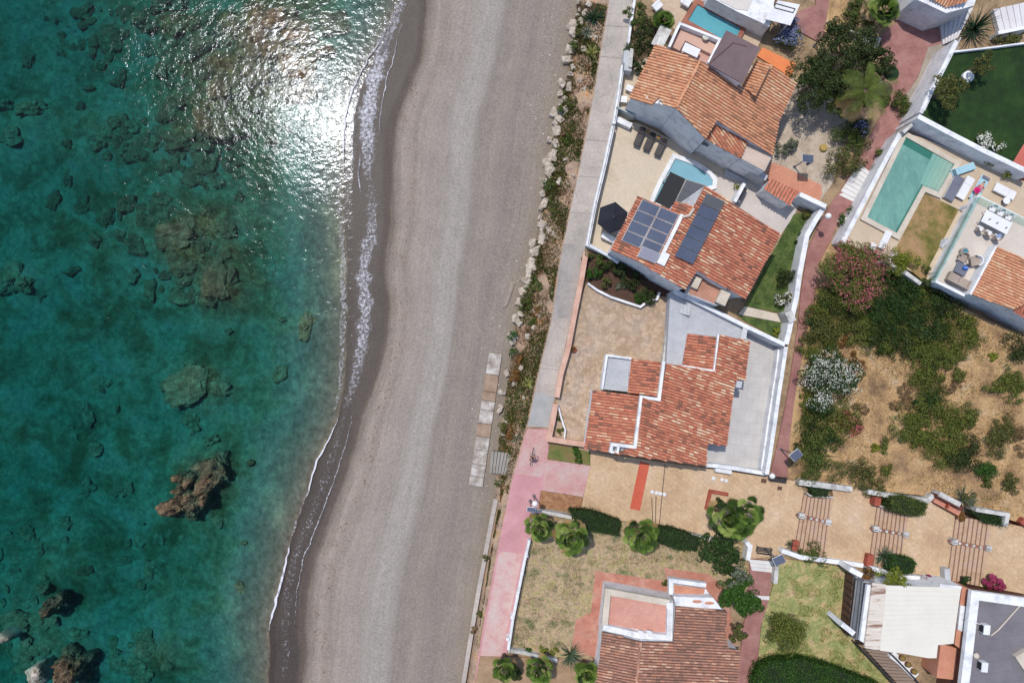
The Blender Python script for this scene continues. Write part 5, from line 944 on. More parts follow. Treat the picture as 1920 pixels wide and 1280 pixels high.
lamp(1553, 405, 0, 3.4, 'globe', 'white globe lamp leaning over the brick path'); lamp(1448, 892, 0, 1.6, 'globe', 'white globe lamp at the corner of the tiled terrace'); lamp(1003, 944, 0, 3.2, 'globe', 'white globe lamp beside the pink promenade')
lamp(1493, 853, 0, 3.6, 40, 'solar lamp with tilted panel beside the round shrub'); lamp(1461, 1050, 0, 3.4, 25, 'solar lamp with panel above the patchy lawn'); lamp(1515, 297, 0, 3.0, -5, 'solar lamp standing in the gravel garden'); lamp(996, 955, 0, 3.4, -4, 'solar lamp with dark panel over the pink promenade')
lamp(1556, 57, 0, 3.2, 'globe', 'dark headed lamp beside the top lane'); bpy.data.objects['globe.003'].data.materials[0] = DKMETAL
def ironbench(px, py, z, ang, label):
    p = P(px, py, z+.4); t = thing('iron_bench', label, 'bench', (p.x, p.y, z), ang, 'iron benches'); 
    s = MB(); [s.box(0, -.18+k*.12, .43, 1.5, .07, .03) for k in range(4)]; s.build('seat', DKMETAL, t, world=False); s = MB(); [s.box(0, .28, .6+k*.14, 1.5, .03, .06) for k in range(3)]; s.build('backrest', DKMETAL, t, world=False)
    for x in (-.65, .65): MB().tube([(x, -.25, 0), (x, -.2, .42), (x, .26, .42), (x, .3, .95)], .025, 6).build('leg', DKMETAL, t, world=False); MB().tube([(x, .3, 0), (x, .22, .42)], .025, 6).build('leg', DKMETAL, t, world=False)
ironbench(1433, 1030, .06, R(172), 'iron bench above the white steps'); ironbench(1460, 899, .06, R(-8), 'iron bench beside the terrace corner lamp')
t = thing('brick_bench', 'long red brick bench set under the weathered wall', 'bench', P(1778, 950, 1)); strip([P(1752, 936, 1.35), P(1800, 962, 1.35)], .5, .5).build('seat', M('pink_brick_seat', [c(196, 128, 106), c(214, 148, 124)], fs=.1), t); strip([P(1757, 929, 1.9), P(1806, 954, 1.9)], .3, .5).build('backrest', M('dark_brick', [c(88, 46, 38), c(112, 60, 50)], fs=.2), t); MB().box(*P(1777, 946, 1.5), .15, .6, .4, R(-25)).build('divider', BRICKRED, t); strip([P(1752, 943, 1.05), P(1796, 968, 1.05)], .15, .5).build('step', WOODDK, t)
for i, (q, z, l) in enumerate([([(1325, 955), (1333, 921), (1366, 927)], .4, 'red brick kerb around the big fan palm'), ([(1647, 932), (1645, 948)], 1.35, 'red brick pillar left of the clipped dark hedge'), ([(1634, 1040), (1630, 1062)], 1.1, 'red brick block left of the agave'), ([(1494, 1014), (1490, 1032)], .5, 'red brick block by the round leafy shrub'), ([(1917, 975), (1930, 985)], 1.9, 'brick kerb at the right edge of the plaza')]):
    wall(l, q, .28 if i == 0 else .55, z, BRICKRED, name='brick_kerb', cat='kerb', group='red brick kerbs')
wall('kerb of the hedge bed at the first flight', [(1512, 924), (1520, 929), (1562, 932)], .12, .7, WHITEOLD, name='kerb', cat='kerb'); wall('kerb under the clipped dark hedge', [(1648, 948), (1672, 953)], .12, 1.1, WHITEOLD, name='kerb', cat='kerb')
# ---------------------------------------------------------------- loungers, tables, chairs, parasols
def lounger(head, foot, z, cmat, label, fmat=WHITEMET, group='sun loungers', width=.66, pil=None, raised=0, split_=False, name='sun_lounger'):
    a, b2 = P(*head, z+.35), P(*foot, z+.35); d = a-b2; L = Vector((d.x, d.y)).length; m_ = (a+b2)/2; t = thing(name, label, 'lounger', (m_.x, m_.y, z), math.atan2(d.y, d.x), group)
    MB().box(0, 0, .26, L, width, .06).build('frame', fmat, t, world=False)
    bk = L*.33; MB().box(-bk/2, 0, .335, L-bk-.02, width-.06, .09).build('mattress', cmat, t, world=False, bevel=.02)
    MB().box(L/2-bk/2, 0, .335+math.sin(raised)*bk/2, bk, width-.06, .09, ry=-raised).build('backrest', cmat, t, world=False, bevel=.02)
    if pil: MB().box(L/2-.2, 0, .42+math.sin(raised)*bk*.8, .3, width-.14, .09, ry=-raised).build('pillow', pil, t, world=False, bevel=.03)
    for x in (-1, 1):
        for y in (-1, 1): MB().box(x*(L/2-.12), y*(width/2-.05), .12, .06, .06, .24).build('leg', fmat, t, world=False)
    return t
for (h1, f1, l) in [((1206, 240), (1193, 273), 'dark lounger nearest the sea on the sandy terrace'), ((1225, 250), (1211, 281), 'middle dark lounger on the sandy terrace'), ((1246, 261), (1232, 292), 'dark lounger nearest the pale blue pool')]: lounger(h1, f1, .3, FABD, l, DKMETAL, 'dark loungers on the sandy terrace', .62, raised=R(35), pil=M('dark_headrest', [c(52, 46, 44), c(66, 60, 58)]))
for (x, y, l) in [(1215, 246, 'left little amber side table between dark loungers'), (1235, 257, 'right little amber side table between dark loungers')]: table_rect(x, y, .3, .35, .35, R(-27), M('amber_wood', [c(150, 110, 66), c(168, 128, 80)]), l, .4, 'side_table', 'amber side tables')
GREYC = M('grey_cushion', [c(110, 112, 126), c(122, 124, 138)], fs=.05); BLUEC = M('light_blue_towel', [c(160, 200, 214), c(178, 214, 226)], fs=.08)
lounger((1801, 331), (1778, 374), DZ, GREYC, 'lounger with grey cushion right of the teal pool', group='loungers by the teal pool', width=.95)
lounger((1822, 333), (1800, 372), DZ, FABW, 'empty white lounger between the grey and the blue one', group='loungers by the teal pool', width=.8)
lz = lounger((1850, 331), (1825, 374), DZ, BLUEC, 'lounger with light blue towel and a sunbather', group='loungers by the teal pool', width=.85, pil=GREYC)
lounger((1785, 325), (1828, 310), DZ, BLUEC, 'lounger turned sideways under a blue towel', group='loungers by the teal pool', width=.7, pil=M('slate_pillow', [c(90, 112, 124), c(100, 124, 136)]))
lounger((1903, 368), (1866, 349), DZ, FABW, 'white lounger beside the round white table', group='loungers by the teal pool', width=.85)
lounger((1652, 466), (1668, 434), DZ, FABW, 'white lounger at the lower end of the teal pool', group='loungers by the teal pool', width=.65); table_rect(1637, 462, DZ, .6, .6, R(-27), FABW, 'small white table beside the lower white lounger', .45, 'side_table')
lounger((1169, 192), (1170, 180), .3, FABW, 'white garden seat left of the top house', group='white seats by the promenade', width=.7, name='garden_seat'); lounger((1178, 170), (1183, 160), .3, FABW, 'second white seat tucked under the top house eave', group='white seats by the promenade', width=.7, name='garden_seat')
lounger((1228, 5), (1238, 16), .3, FABW, 'white double lounger near the top pool', width=.9); lounger((1280, -4), (1296, 6), .3, FABW, 'white lounger cut by the top edge', width=1.0)
def roundtable(px, py, z, r, mat, label, h_=.5):
    p = P(px, py, z+h_); t = thing('round_table', label, 'table', (p.x, p.y, z)); MB().lathe((0, 0, h_-.05), [(r, 0), (r, .04), (r*.97, .05)], 20).build('table_top', mat, t, world=False); MB().tube([(0, 0, 0), (0, 0, h_-.05)], .05, 8).build('pedestal', STEEL, t, world=False); MB().lathe((0, 0, 0), [(r*.6, 0), (r*.6, .03), (.05, .05)], 16).build('foot', STEEL, t, world=False)
roundtable(1888, 376, DZ, .32, FABW, 'round white table by the teal pool loungers')
def armchair(px, py, z, ang, shell, cush, label, group, w_=.62, name='chair'):
    p = P(px, py, z+.5); t = thing(name, label, 'chair', (p.x, p.y, z), ang, group); MB().box(0, 0, .43, w_-.1, w_-.1, .1).build('seat', cush, t, world=False, bevel=.03)
    mb = MB(); 
    for k in range(9):
        a0 = math.pi*(k/9); a1 = math.pi*((k+1)/9); r = w_/2; vs = [(r*math.cos(a0), -.02-r*math.sin(a0)*.95, .3), (r*math.cos(a1), -.02-r*math.sin(a1)*.95, .3), (r*math.cos(a1), -.02-r*math.sin(a1)*1.05, .8), (r*math.cos(a0), -.02-r*math.sin(a0)*1.05, .8)]
        vi = [(x*.84, y*.84, zz) for x, y, zz in vs]; mb.add(vs+vi, [(0, 1, 2, 3), (7, 6, 5, 4), (3, 2, 6, 7), (0, 4, 5, 1)])
    mb.build('backrest', shell, t, world=False)
    for x in (-1, 1):
        for y in (-1, 1): MB().tube([(x*w_*.35, y*w_*.35, 0), (x*w_*.3, y*w_*.3, .4)], .02, 6).build('leg', WHITEMET, t, world=False)
    return t
ta = math.atan2(-(419-394), 1899-1851)
table_rect(1869, 416.5, TZ+.05, 2.55, 1.15, ta, FABW, 'long white dining table on the roof terrace', .75, 'dining_table')
for i, (x, y) in enumerate([(1857, 429), (1869.5, 416), (1882, 422.5)]):
    x, y = [(1856, 411), (1870, 418), (1887, 427)][i]; p = P(x, y, TZ+.85); o = MB().box(p.x, p.y, TZ+.83, .22, .1, .05, R(30)).build('placemat_bowl', STEEL); tag(o, ['left', 'middle', 'right'][i]+' small grey bowl on the white dining table', 'bowl', 'bowls on the dining table')
for i, (x, y) in enumerate([(1862, 391), (1877, 399), (1892, 407)]): armchair(x, y, TZ+.05, ta+math.pi, FABW, FABW, ['left', 'middle', 'right'][i]+' white chair on the far side of the dining table', 'white dining chairs')
for i, (x, y) in enumerate([(1838, 429), (1854, 437), (1870, 445)]): armchair(x, y, TZ+.05, ta, FABG, FABW, ['left taupe backed chair on the near side of the dining table', 'middle taupe backed chair on the near side of the dining table', 'right taupe backed chair with a blue cloth'][i], 'white dining chairs')
p = P(1872, 443, TZ+.7); o = MB().box(p.x+.1, p.y+.05, TZ+.56, .5, .3, .06, R(15)).build('cloth', plain('blue_white_cloth', 150, 168, 214)); tag(o, 'pale blue cloth on the right dining chair', 'cloth')
armchair(1806, 483, TZ+.05, ta+math.pi, FABG, FABG, 'taupe armchair beside the round blue cushion table', 'lounge set', .85, 'armchair'); armchair(1830, 489, TZ+.05, ta+math.pi*.7, FABW, FABG, 'white shell armchair with taupe seat', 'lounge set', .95, 'armchair')
p = P(1811, 471, TZ+.6); t = thing('stool', 'round stool with teal blue bowl', 'stool', (p.x, p.y, TZ+.05)); MB().lathe((0, 0, 0), [(.3, 0), (.36, .4), (.34, .45)], 18).build('seat', FABG, t, world=False); MB().lathe((0, 0, .45), [(.12, 0), (.24, .06), (.2, .08), (.05, .03)], 16).build('bowl', plain('teal_bowl', 70, 140, 160), t, world=False)
table_rect(1803, 504, TZ+.05, 1.1, .95, ta, GREYC, 'square grey coffee table with a bag', .4, 'coffee_table'); p = P(1811, 502, TZ+.6); t = thing('bag', 'blue and black beach bag on the grey coffee table', 'bag', (p.x, p.y, TZ+.46)); MB().ball((0, 0, .12), (.28, .2, .14)).build('body', plain('royal_blue', 44, 108, 200), t, world=False); MB().ball((.2, .18, .1), (.2, .2, .12)).build('flap', DKMETAL, t, world=False); MB().tube([(-.2, 0, .15), (-.1, .0, .3), (.1, 0, .3), (.2, 0, .15)], .02, 6).build('handle', FABW, t, world=False)
p = P(1798, 526, TZ+.5); t = thing('sofa', 'taupe two seat sofa by the parapet', 'sofa', (p.x, p.y, TZ+.05), ta, 'lounge set'); MB().box(0, 0, .22, 1.9, .85, .24).build('base', FABG, t, world=False, bevel=.04)
for s in (-1, 1): MB().box(s*.46, .05, .41, .88, .7, .15).build('seat_cushion', FABG, t, world=False, bevel=.04); MB().box(s*.95, 0, .38, .14, .85, .5).build('armrest', FABG, t, world=False, bevel=.04)
MB().box(0, -.4, .48, 1.9, .14, .55).build('backrest', FABG, t, world=False, bevel=.04)
roundtable(1832, 488, TZ+.05, .001+.12, DKMETAL, 'tiny dark side table beside the shell armchair', .4)
# parasol by the solar house
p = P(1149, 408, 2.5); t = thing('parasol', 'large black parasol on the sandy terrace', 'parasol', (p.x, p.y, .25)); BLK = M('black_canvas', [c(30, 32, 42), c(40, 42, 54)], fs=.08); mb = MB(); ap = (0, 0, 2.75); rim = [(1.45*math.cos(R(20+60*k)), 1.45*math.sin(R(20+60*k)), 2.15) for k in range(6)]
mb.add([ap]+rim+[(x, y, z-.12) for x, y, z in rim], [(0, 1+k, 1+(k+1) % 6) for k in range(6)]+[(1+k, 7+k, 7+(k+1) % 6, 1+(k+1) % 6) for k in range(6)]); mb.build('canopy', BLK, t, world=False); MB().tube([(0, 0, 0), (0, 0, 2.8)], .035, 8).build('pole', STEEL, t, world=False); MB().box(0, 0, .06, .7, .7, .12).build('base', CONC, t, world=False)
for k in range(6): MB().tube([(0, 0, 2.6), tuple(.96*v if i < 2 else v-.02 for i, v in enumerate(rim[k]))], .014, 5).build('rib', STEEL, t, world=False)
p = P(1674, 136, 2.3); t = thing('parasol', 'dark green parasol beside the brick square', 'parasol', (p.x, p.y, 0)); MB().lathe((0, 0, 2.05), [(.72, 0), (.7, .03), (.35, .2), (.02, .34)], 12).build('canopy', plain('bottle_green', 34, 62, 26), t, world=False); MB().tube([(0, 0, 0), (0, 0, 2.3)], .03, 8).build('pole', STEEL, t, world=False); MB().lathe((0, 0, 0), [(.25, 0), (.25, .08), (.05, .12)], 12).build('base', CONC, t, world=False)
p = P(1141, 445, .9); t = thing('storage_box', 'white storage box below the black parasol', 'box', (p.x, p.y, .25), R(-25)); MB().box(0, 0, .3, 1.3, .5, .5).build('body', FABW, t, world=False, bevel=.03); MB().box(0, 0, .59, 1.34, .54, .05).build('lid', WHITEMET, t, world=False)
p = P(1390, 362, 1.2); t = thing('barbecue', 'outdoor grill with black fittings behind a white wall', 'grill', (p.x, p.y, .2), R(62)); MB().box(0, 0, .45, 1.7, .6, .9).build('body', STEEL, t, world=False, bevel=.02); MB().box(0, -.1, .94, 1.2, .4, .08).build('grate', DKMETAL, t, world=False); MB().box(.5, .2, 1.0, .5, .3, .2).build('lid', DKMETAL, t, world=False)
wall('white wall beside the outdoor grill', [(1396, 344), (1378, 378)], .3, 1.6, WHITE)
wall('grey white stair wall above the shed', [(1408, 318), (1438, 334)], .5, 2.2, GREYWALL)
plankdeck('dark shaded steps below the top house wall', [(1362, 318), (1402, 338), (1399, 344), (1358, 328)], 7, .42, z2=.3, gap=.02, mat=GREYWALL)
p = P(1536, 397, .6); t = thing('bicycle', 'dark bicycle leaning in the corner of the lawn', 'bicycle', (p.x, p.y, .06), R(35))
def bicycle(t, world=False, tilt=0):
    for x in (-.52, .52):
        mb = MB(); pts = [(x+.33*math.cos(a), 0, .34+.33*math.sin(a)) for a in np.linspace(0, 2*math.pi, 17)]; mb.tube(pts, .022, 6, cap=False); mb.build('wheel', DKMETAL, t, world=False)
    MB().tube([(-.52, 0, .34), (-.05, 0, .3), (-.18, 0, .78), (-.52, 0, .34)], .02, 6).build('rear_frame', STEEL, t, world=False); MB().tube([(-.05, 0, .3), (.36, 0, .74), (-.15, 0, .72)], .02, 6).build('front_frame', STEEL, t, world=False)
    MB().tube([(.52, 0, .34), (.38, 0, .75), (.34, 0, .98)], .02, 6).build('fork', STEEL, t, world=False); MB().tube([(.28, .3, 1.0), (.34, .1, .98), (.34, -.1, .98), (.28, -.3, 1.0)], .018, 6).build('handlebar', DKMETAL, t, world=False); MB().box(-.2, 0, .86, .26, .14, .06).build('saddle', DKMETAL, t, world=False, bevel=.02)
bicycle(t)
# ---------------------------------------------------------------- people
def skinned(name, joints, edges, rad, mat, parent=None, label=None, cat=None, loc=(0, 0, 0), rot=0):
    me = bpy.data.meshes.new(name); me.from_pydata(joints, edges, []); o = bpy.data.objects.new(name, me); C.objects.link(o); me.materials.append(mat)
    s = o.modifiers.new('skin', 'SKIN'); s.use_smooth_shade = True
    me.skin_vertices.new() if not me.skin_vertices else None
    for i, r in enumerate(rad): me.skin_vertices[0].data[i].radius = (r, r)
    me.skin_vertices[0].data[0].use_root = True
    ss = o.modifiers.new('sub', 'SUBSURF'); ss.levels = 1; ss.render_levels = 1
    o.location = loc; o.rotation_euler = (0, 0, rot)
    if parent: o.parent = parent
    if label: tag(o, label, cat)
    return o
def figure(J, label, loc, rot, top, bottom, hair, hat=None):
    # J: pelvis waist chest neck head | shoulderL elbowL wristL | R | hipL kneeL ankleL toeL | R
    names = ['pelvis', 'waist', 'chest', 'neck', 'head', 'crown', 'sl', 'el', 'wl', 'sr', 'er', 'wr', 'hl', 'kl', 'al', 'tl', 'hr', 'kr', 'ar', 'tr']
    V_ = [Vector(J[n]) for n in names]; rad = [.13, .115, .14, .055, .092, .07, .06, .042, .03, .06, .042, .03, .095, .06, .042, .03, .095, .06, .042, .03]
    E = [(0, 1), (1, 2), (2, 3), (3, 4), (4, 5), (2, 6), (6, 7), (7, 8), (2, 9), (9, 10), (10, 11), (0, 12), (12, 13), (13, 14), (14, 15), (0, 16), (16, 17), (17, 18), (18, 19)]
    for w_, e in ((8, 7), (11, 10)):
        d = (V_[w_]-V_[e]).normalized(); side = d.cross(Vector((0, 0, 1))); side = side.normalized() if side.length > .1 else Vector((1, 0, 0)); pi = len(V_); V_.append(V_[w_]+d*.08); rad.append(.03); E.append((w_, pi))
        for k, s in enumerate((-.03, -.01, .01, .03)): V_.append(V_[pi]+side*s+d*.035); rad.append(.009); E.append((pi, len(V_)-1)); V_.append(V_[pi]+side*s*1.2+d*(.08+(.012 if k in (1, 2) else 0))-Vector((0, 0, .015))); rad.append(.008); E.append((len(V_)-2, len(V_)-1))
        V_.append(V_[w_]+d*.05+side*.05); rad.append(.011); E.append((w_, len(V_)-1))
    b = skinned('person', [tuple(v) for v in V_], E, rad, SKIN, None, label, 'person', loc, rot)
    hd = Vector(J['head']); cr = Vector(J['crown']); up = (cr-hd).normalized(); fw = Vector(J['face']).normalized()
    MB().ball(tuple(hd+up*.05-fw*.03), (.105, .105, .105)).build('hair', hair, b, world=False, smooth=True)
    mb = MB(); mb.ball(tuple(hd+fw*.1), (.016, .016, .022), n=6); 
    s = fw.cross(up)
    for k in (-1, 1): mb.ball(tuple(hd+fw*.088+s*.035*k+up*.03), .012, n=6)
    mb.build('face_features', SKIN, b, world=False)
    skinned('top_clothing', [J['waist'], J['chest'], J['sl'], J['sr'], J['pelvis']], [(4, 0), (0, 1), (1, 2), (1, 3)], [.13, .15, .075, .075, .13], top, b)
    skinned('bottom_clothing', [J['pelvis'], J['hl'], tuple(Vector(J['hl']).lerp(Vector(J['kl']), .6)), J['hr'], tuple(Vector(J['hr']).lerp(Vector(J['kr']), .6))], [(0, 1), (1, 2), (0, 3), (3, 4)], [.14, .105, .08, .105, .08], bottom, b)
    if hat: MB().lathe(tuple(hd+up*.07), [(.22, 0), (.2, .02), (.1, .05), (.09, .12), (.01, .14)], 16).build('hat', hat, b, world=False)
    return b
pb = P(997.5, 856, .5); t = thing('bicycle', 'bicycle ridden up the pink promenade', 'bicycle', (pb.x, pb.y, 0.02), R(80)); bicycle(t)
HAIR = M('dark_hair', [c(36, 28, 26), c(52, 42, 38)], fs=.2)
figure(dict(pelvis=(-.2, 0, .98), waist=(-.14, 0, 1.12), chest=(.0, 0, 1.36), neck=(.07, 0, 1.5), head=(.12, 0, 1.62), crown=(.12, 0, 1.72), face=(1, 0, -.1), sl=(.02, .18, 1.4), el=(.16, .25, 1.18), wl=(.28, .26, 1.03), sr=(.02, -.18, 1.4), er=(.16, -.25, 1.18), wr=(.28, -.26, 1.03), hl=(-.18, .09, .93), kl=(.14, .12, .7), al=(-.02, .12, .32), tl=(.12, .12, .28), hr=(-.18, -.09, .93), kr=(.14, -.12, .85), ar=(.0, -.12, .5), tr=(.14, -.12, .46)),
       'cyclist in a white top and dark red shorts riding up the promenade', (pb.x, pb.y, .02), R(80), plain('pale_pink_shirt', 226, 200, 200), plain('maroon_shorts', 110, 54, 60), HAIR)
a, b2 = P(1847, 338, DZ+.45), P(1826, 370, DZ+.45); m_ = (a+b2)/2; an = math.atan2(a.y-b2.y, a.x-b2.x)
figure(dict(pelvis=(-.1, 0, .14), waist=(.06, 0, .14), chest=(.32, .0, .16), neck=(.48, 0, .18), head=(.6, .0, .21), crown=(.7, 0, .22), face=(.1, 0, 1), sl=(.34, .17, .15), el=(.12, .3, .12), wl=(-.05, .18, .2), sr=(.34, -.17, .15), er=(.2, -.34, .1), wr=(-.03, -.33, .1), hl=(-.14, .09, .13), kl=(-.5, .12, .3), al=(-.86, .1, .08), tl=(-.9, .1, .2), hr=(-.14, -.09, .13), kr=(-.56, -.12, .12), ar=(-.95, -.12, .08), tr=(-1.0, -.12, .2)),
       'sunbather with dark hair lying on the light blue towel', (m_.x, m_.y, DZ+.38), an, plain('pink_swimsuit', 214, 120, 140), plain('pink_swimsuit_b', 208, 110, 130), HAIR)
p = P(1833, 356, DZ+.8); o = MB().lathe((p.x, p.y, DZ+.72), [(.29, 0), (.27, .02), (.15, .04), (.13, .12), (.01, .14)], 18).build('sun_hat', plain('magenta_straw', 214, 26, 112)); tag(o, 'round magenta sun hat resting on the sunbather', 'hat')
# ---------------------------------------------------------------- plants
def cloud(name, blobs, n, size, mat, parent=None, world=True, lumps=9, lr=.38, seed=0, flat=.55, shell=.25, zmin=None, asp=.55, upb=.5):
    """leaf mass: blobs = (x,y,z,rx,ry,rz) in world; leaves sit on lumps scattered through the blob"""
    g = np.random.default_rng(seed+100); vol = np.array([b[3]*b[4] for b in blobs]); vol = vol/vol.sum(); pts = []; nor = []
    for b, f in zip(blobs, vol):
        k = max(8, int(n*f)); nl = max(3, int(lumps))
        d = g.normal(size=(nl, 3)); d /= np.linalg.norm(d, axis=1)[:, None]; d[:, 2] = np.abs(d[:, 2])*.9-.15
        rr = .45+.42*g.random(nl)**.6; cen = d*rr[:, None]; lrad = lr*(.7+.6*g.random(nl))
        idx = g.integers(0, nl, k); e = g.normal(size=(k, 3)); e /= np.linalg.norm(e, axis=1)[:, None]; e[:, 2] = np.where(g.random(k) < upb, np.abs(e[:, 2]), e[:, 2])
        q = cen[idx]+e*(lrad[idx]*(1-shell*g.random(k)))[:, None]
        pts.append(q*np.array(b[3:6])+np.array(b[:3])); nor.append(e+.35*q)
    p = np.vstack(pts); nn = np.vstack(nor)+g.normal(size=p.shape)*.55; nn[:, 2] += .25; nn /= np.linalg.norm(nn, axis=1)[:, None]
    if zmin is not None: p[:, 2] = np.maximum(p[:, 2], zmin+.02+.1*g.random(len(p)))
    return leaves(name, p, nn, size, mat, parent, world, g, asp)
def leaves(name, p, nn, size, mat, parent=None, world=True, g=rng, asp=.55, tone=None):
    N_ = len(p); r = g.normal(size=(N_, 3)); t = np.cross(nn, r); t /= np.linalg.norm(t, axis=1)[:, None]+1e-9; b = np.cross(nn, t); s = size*(.6+.8*g.random(N_))[:, None]
    v = np.stack([p-t*s*.5, p+b*s*asp*.5+nn*s*.08, p+t*s*.5, p-b*s*asp*.5+nn*s*.08], 1).reshape(-1, 3)
    if parent is not None and world: v = v-np.array(parent.location)
    me = bpy.data.meshes.new(name); me.vertices.add(N_*4); me.vertices.foreach_set('co', v.ravel().astype(np.float32)); me.loops.add(N_*4); me.loops.foreach_set('vertex_index', np.arange(N_*4, dtype=np.int32))
    me.polygons.add(N_); me.polygons.foreach_set('loop_start', np.arange(0, N_*4, 4, dtype=np.int32)); me.polygons.foreach_set('loop_total', np.full(N_, 4, dtype=np.int32))
    ul = me.uv_layers.new(name='UVMap'); u = g.random(N_) if tone is None else tone; uv = np.zeros((N_*4, 2), dtype=np.float32); uv[:, 0] = np.repeat(u, 4); ul.data.foreach_set('uv', uv.ravel())
    me.materials.append(mat); me.update(); me.validate(); o = bpy.data.objects.new(name, me); C.objects.link(o)
    if parent is not None: o.parent = parent
    return o
LF = {'dark': leaf('dark_leaves', (28, 38, 18), (44, 58, 26), (64, 80, 36), (90, 104, 50)), 'mid': leaf('mid_leaves', (44, 60, 26), (70, 88, 36), (94, 112, 48), (124, 132, 62)),
      'olive': leaf('olive_leaves', (54, 60, 28), (80, 88, 40), (104, 110, 54), (130, 122, 70)), 'lime': leaf('lime_leaves', (74, 88, 24), (112, 124, 34), (140, 150, 48), (160, 160, 66)),
      'grey': leaf('grey_leaves', (64, 74, 60), (98, 108, 88), (128, 136, 112), (146, 150, 128)), 'rust': leaf('rust_leaves', (96, 62, 36), (138, 92, 50), (166, 116, 62), (112, 96, 48)),
      'hedge': leaf('hedge_leaves', (32, 58, 18), (48, 84, 24), (64, 104, 32), (82, 120, 44)), 'hedged': leaf('dark_hedge_leaves', (26, 46, 20), (40, 66, 28), (54, 84, 34), (74, 102, 44)),
      'dry': leaf('dry_brush', (110, 86, 60), (146, 118, 84), (168, 140, 104), (122, 104, 78)), 'field': leaf('field_shrub', (58, 72, 28), (92, 108, 42), (116, 130, 54), (134, 124, 66)),
      'pink': leaf('pink_petals', (170, 76, 92), (202, 104, 118), (222, 140, 148)), 'white': leaf('white_petals', (226, 226, 208), (244, 244, 230), (250, 250, 242)), 'blue': leaf('blue_petals', (104, 116, 158), (134, 144, 182), (160, 166, 196)),
      'magenta': leaf('magenta_petals', (132, 40, 78), (170, 56, 98), (190, 90, 120)), 'palm': leaf('palm_leaves', (30, 46, 18), (66, 92, 34), (104, 132, 52), (156, 172, 92)), 'palmdry': leaf('dry_palm', (138, 112, 72), (176, 146, 100), (190, 166, 124)),
      'agave': leaf('agave_leaves', (58, 80, 58), (88, 110, 84), (120, 140, 110)), 'yucca': leaf('yucca_leaves', (22, 44, 30), (36, 66, 44), (58, 88, 56)), 'variegated': leaf('variegated_leaves', (120, 124, 60), (166, 164, 88), (190, 186, 120))}
sd = [0]
def bush(px, py, r, h_, kind, label, zg=0, asp=1, ang=0, n=None, size=.13, flowers=None, fn=.25, cat='shrub', name='shrub', group=None, stem=True, nb=None):
    sd[0] += 1; g = np.random.default_rng(sd[0]); z = zg+h_*.45; cpt = P(px, py, z); R0 = 1.24*r*(CAMH-z)/FPX; t = thing(name, label, cat, (cpt.x, cpt.y, zg), 0, group); ca, sa = math.cos(R(ang)), math.sin(R(ang))
    blobs = [(cpt.x, cpt.y, zg+h_*.42, R0*.72, R0*.72*asp if not ang else R0*.72*asp, h_*.55)]
    if asp < .75 or R0 > 1: 
        m = nb or max(3, min(9, int(R0*3))); blobs = []
        for k in range(m):
            a = g.random()*6.28; d = math.sqrt(g.random())*.62; u, v = R0*d*math.cos(a)*1.05, R0*asp*d*math.sin(a)*1.05; rr = R0*(.36+.2*g.random())*(asp**.5); blobs.append((cpt.x+u*ca-v*sa, cpt.y+u*sa+v*ca, zg+h_*(.32+.25*g.random()), rr, rr, h_*(.4+.22*g.random())))
    n = n or int(950*R0*R0*asp+180); cloud('foliage', blobs, n, size, LF[kind], t, seed=sd[0], zmin=zg, lumps=8)
    if flowers: cloud('flowers', [(b[0], b[1], b[2]+.12, b[3]*1.04, b[4]*1.04, b[5]*1.04) for b in blobs], int(n*fn), size*.95, LF[flowers], t, seed=sd[0], zmin=zg, asp=.95, upb=1, lumps=8, shell=.05)
    if stem:
        mb = MB(); o = Vector((cpt.x, cpt.y, zg-.05))
        for k in range(3): e = Vector((cpt.x+R0*.4*math.cos(k*2.1), cpt.y+R0*.4*math.sin(k*2.1), zg+h_*.5)); mb.tube([o, o.lerp(e, .5)+Vector((0, 0, .1)), e], [.05, .035, .015], 6)
        mb.build('stems', TRUNK, t)
    return t
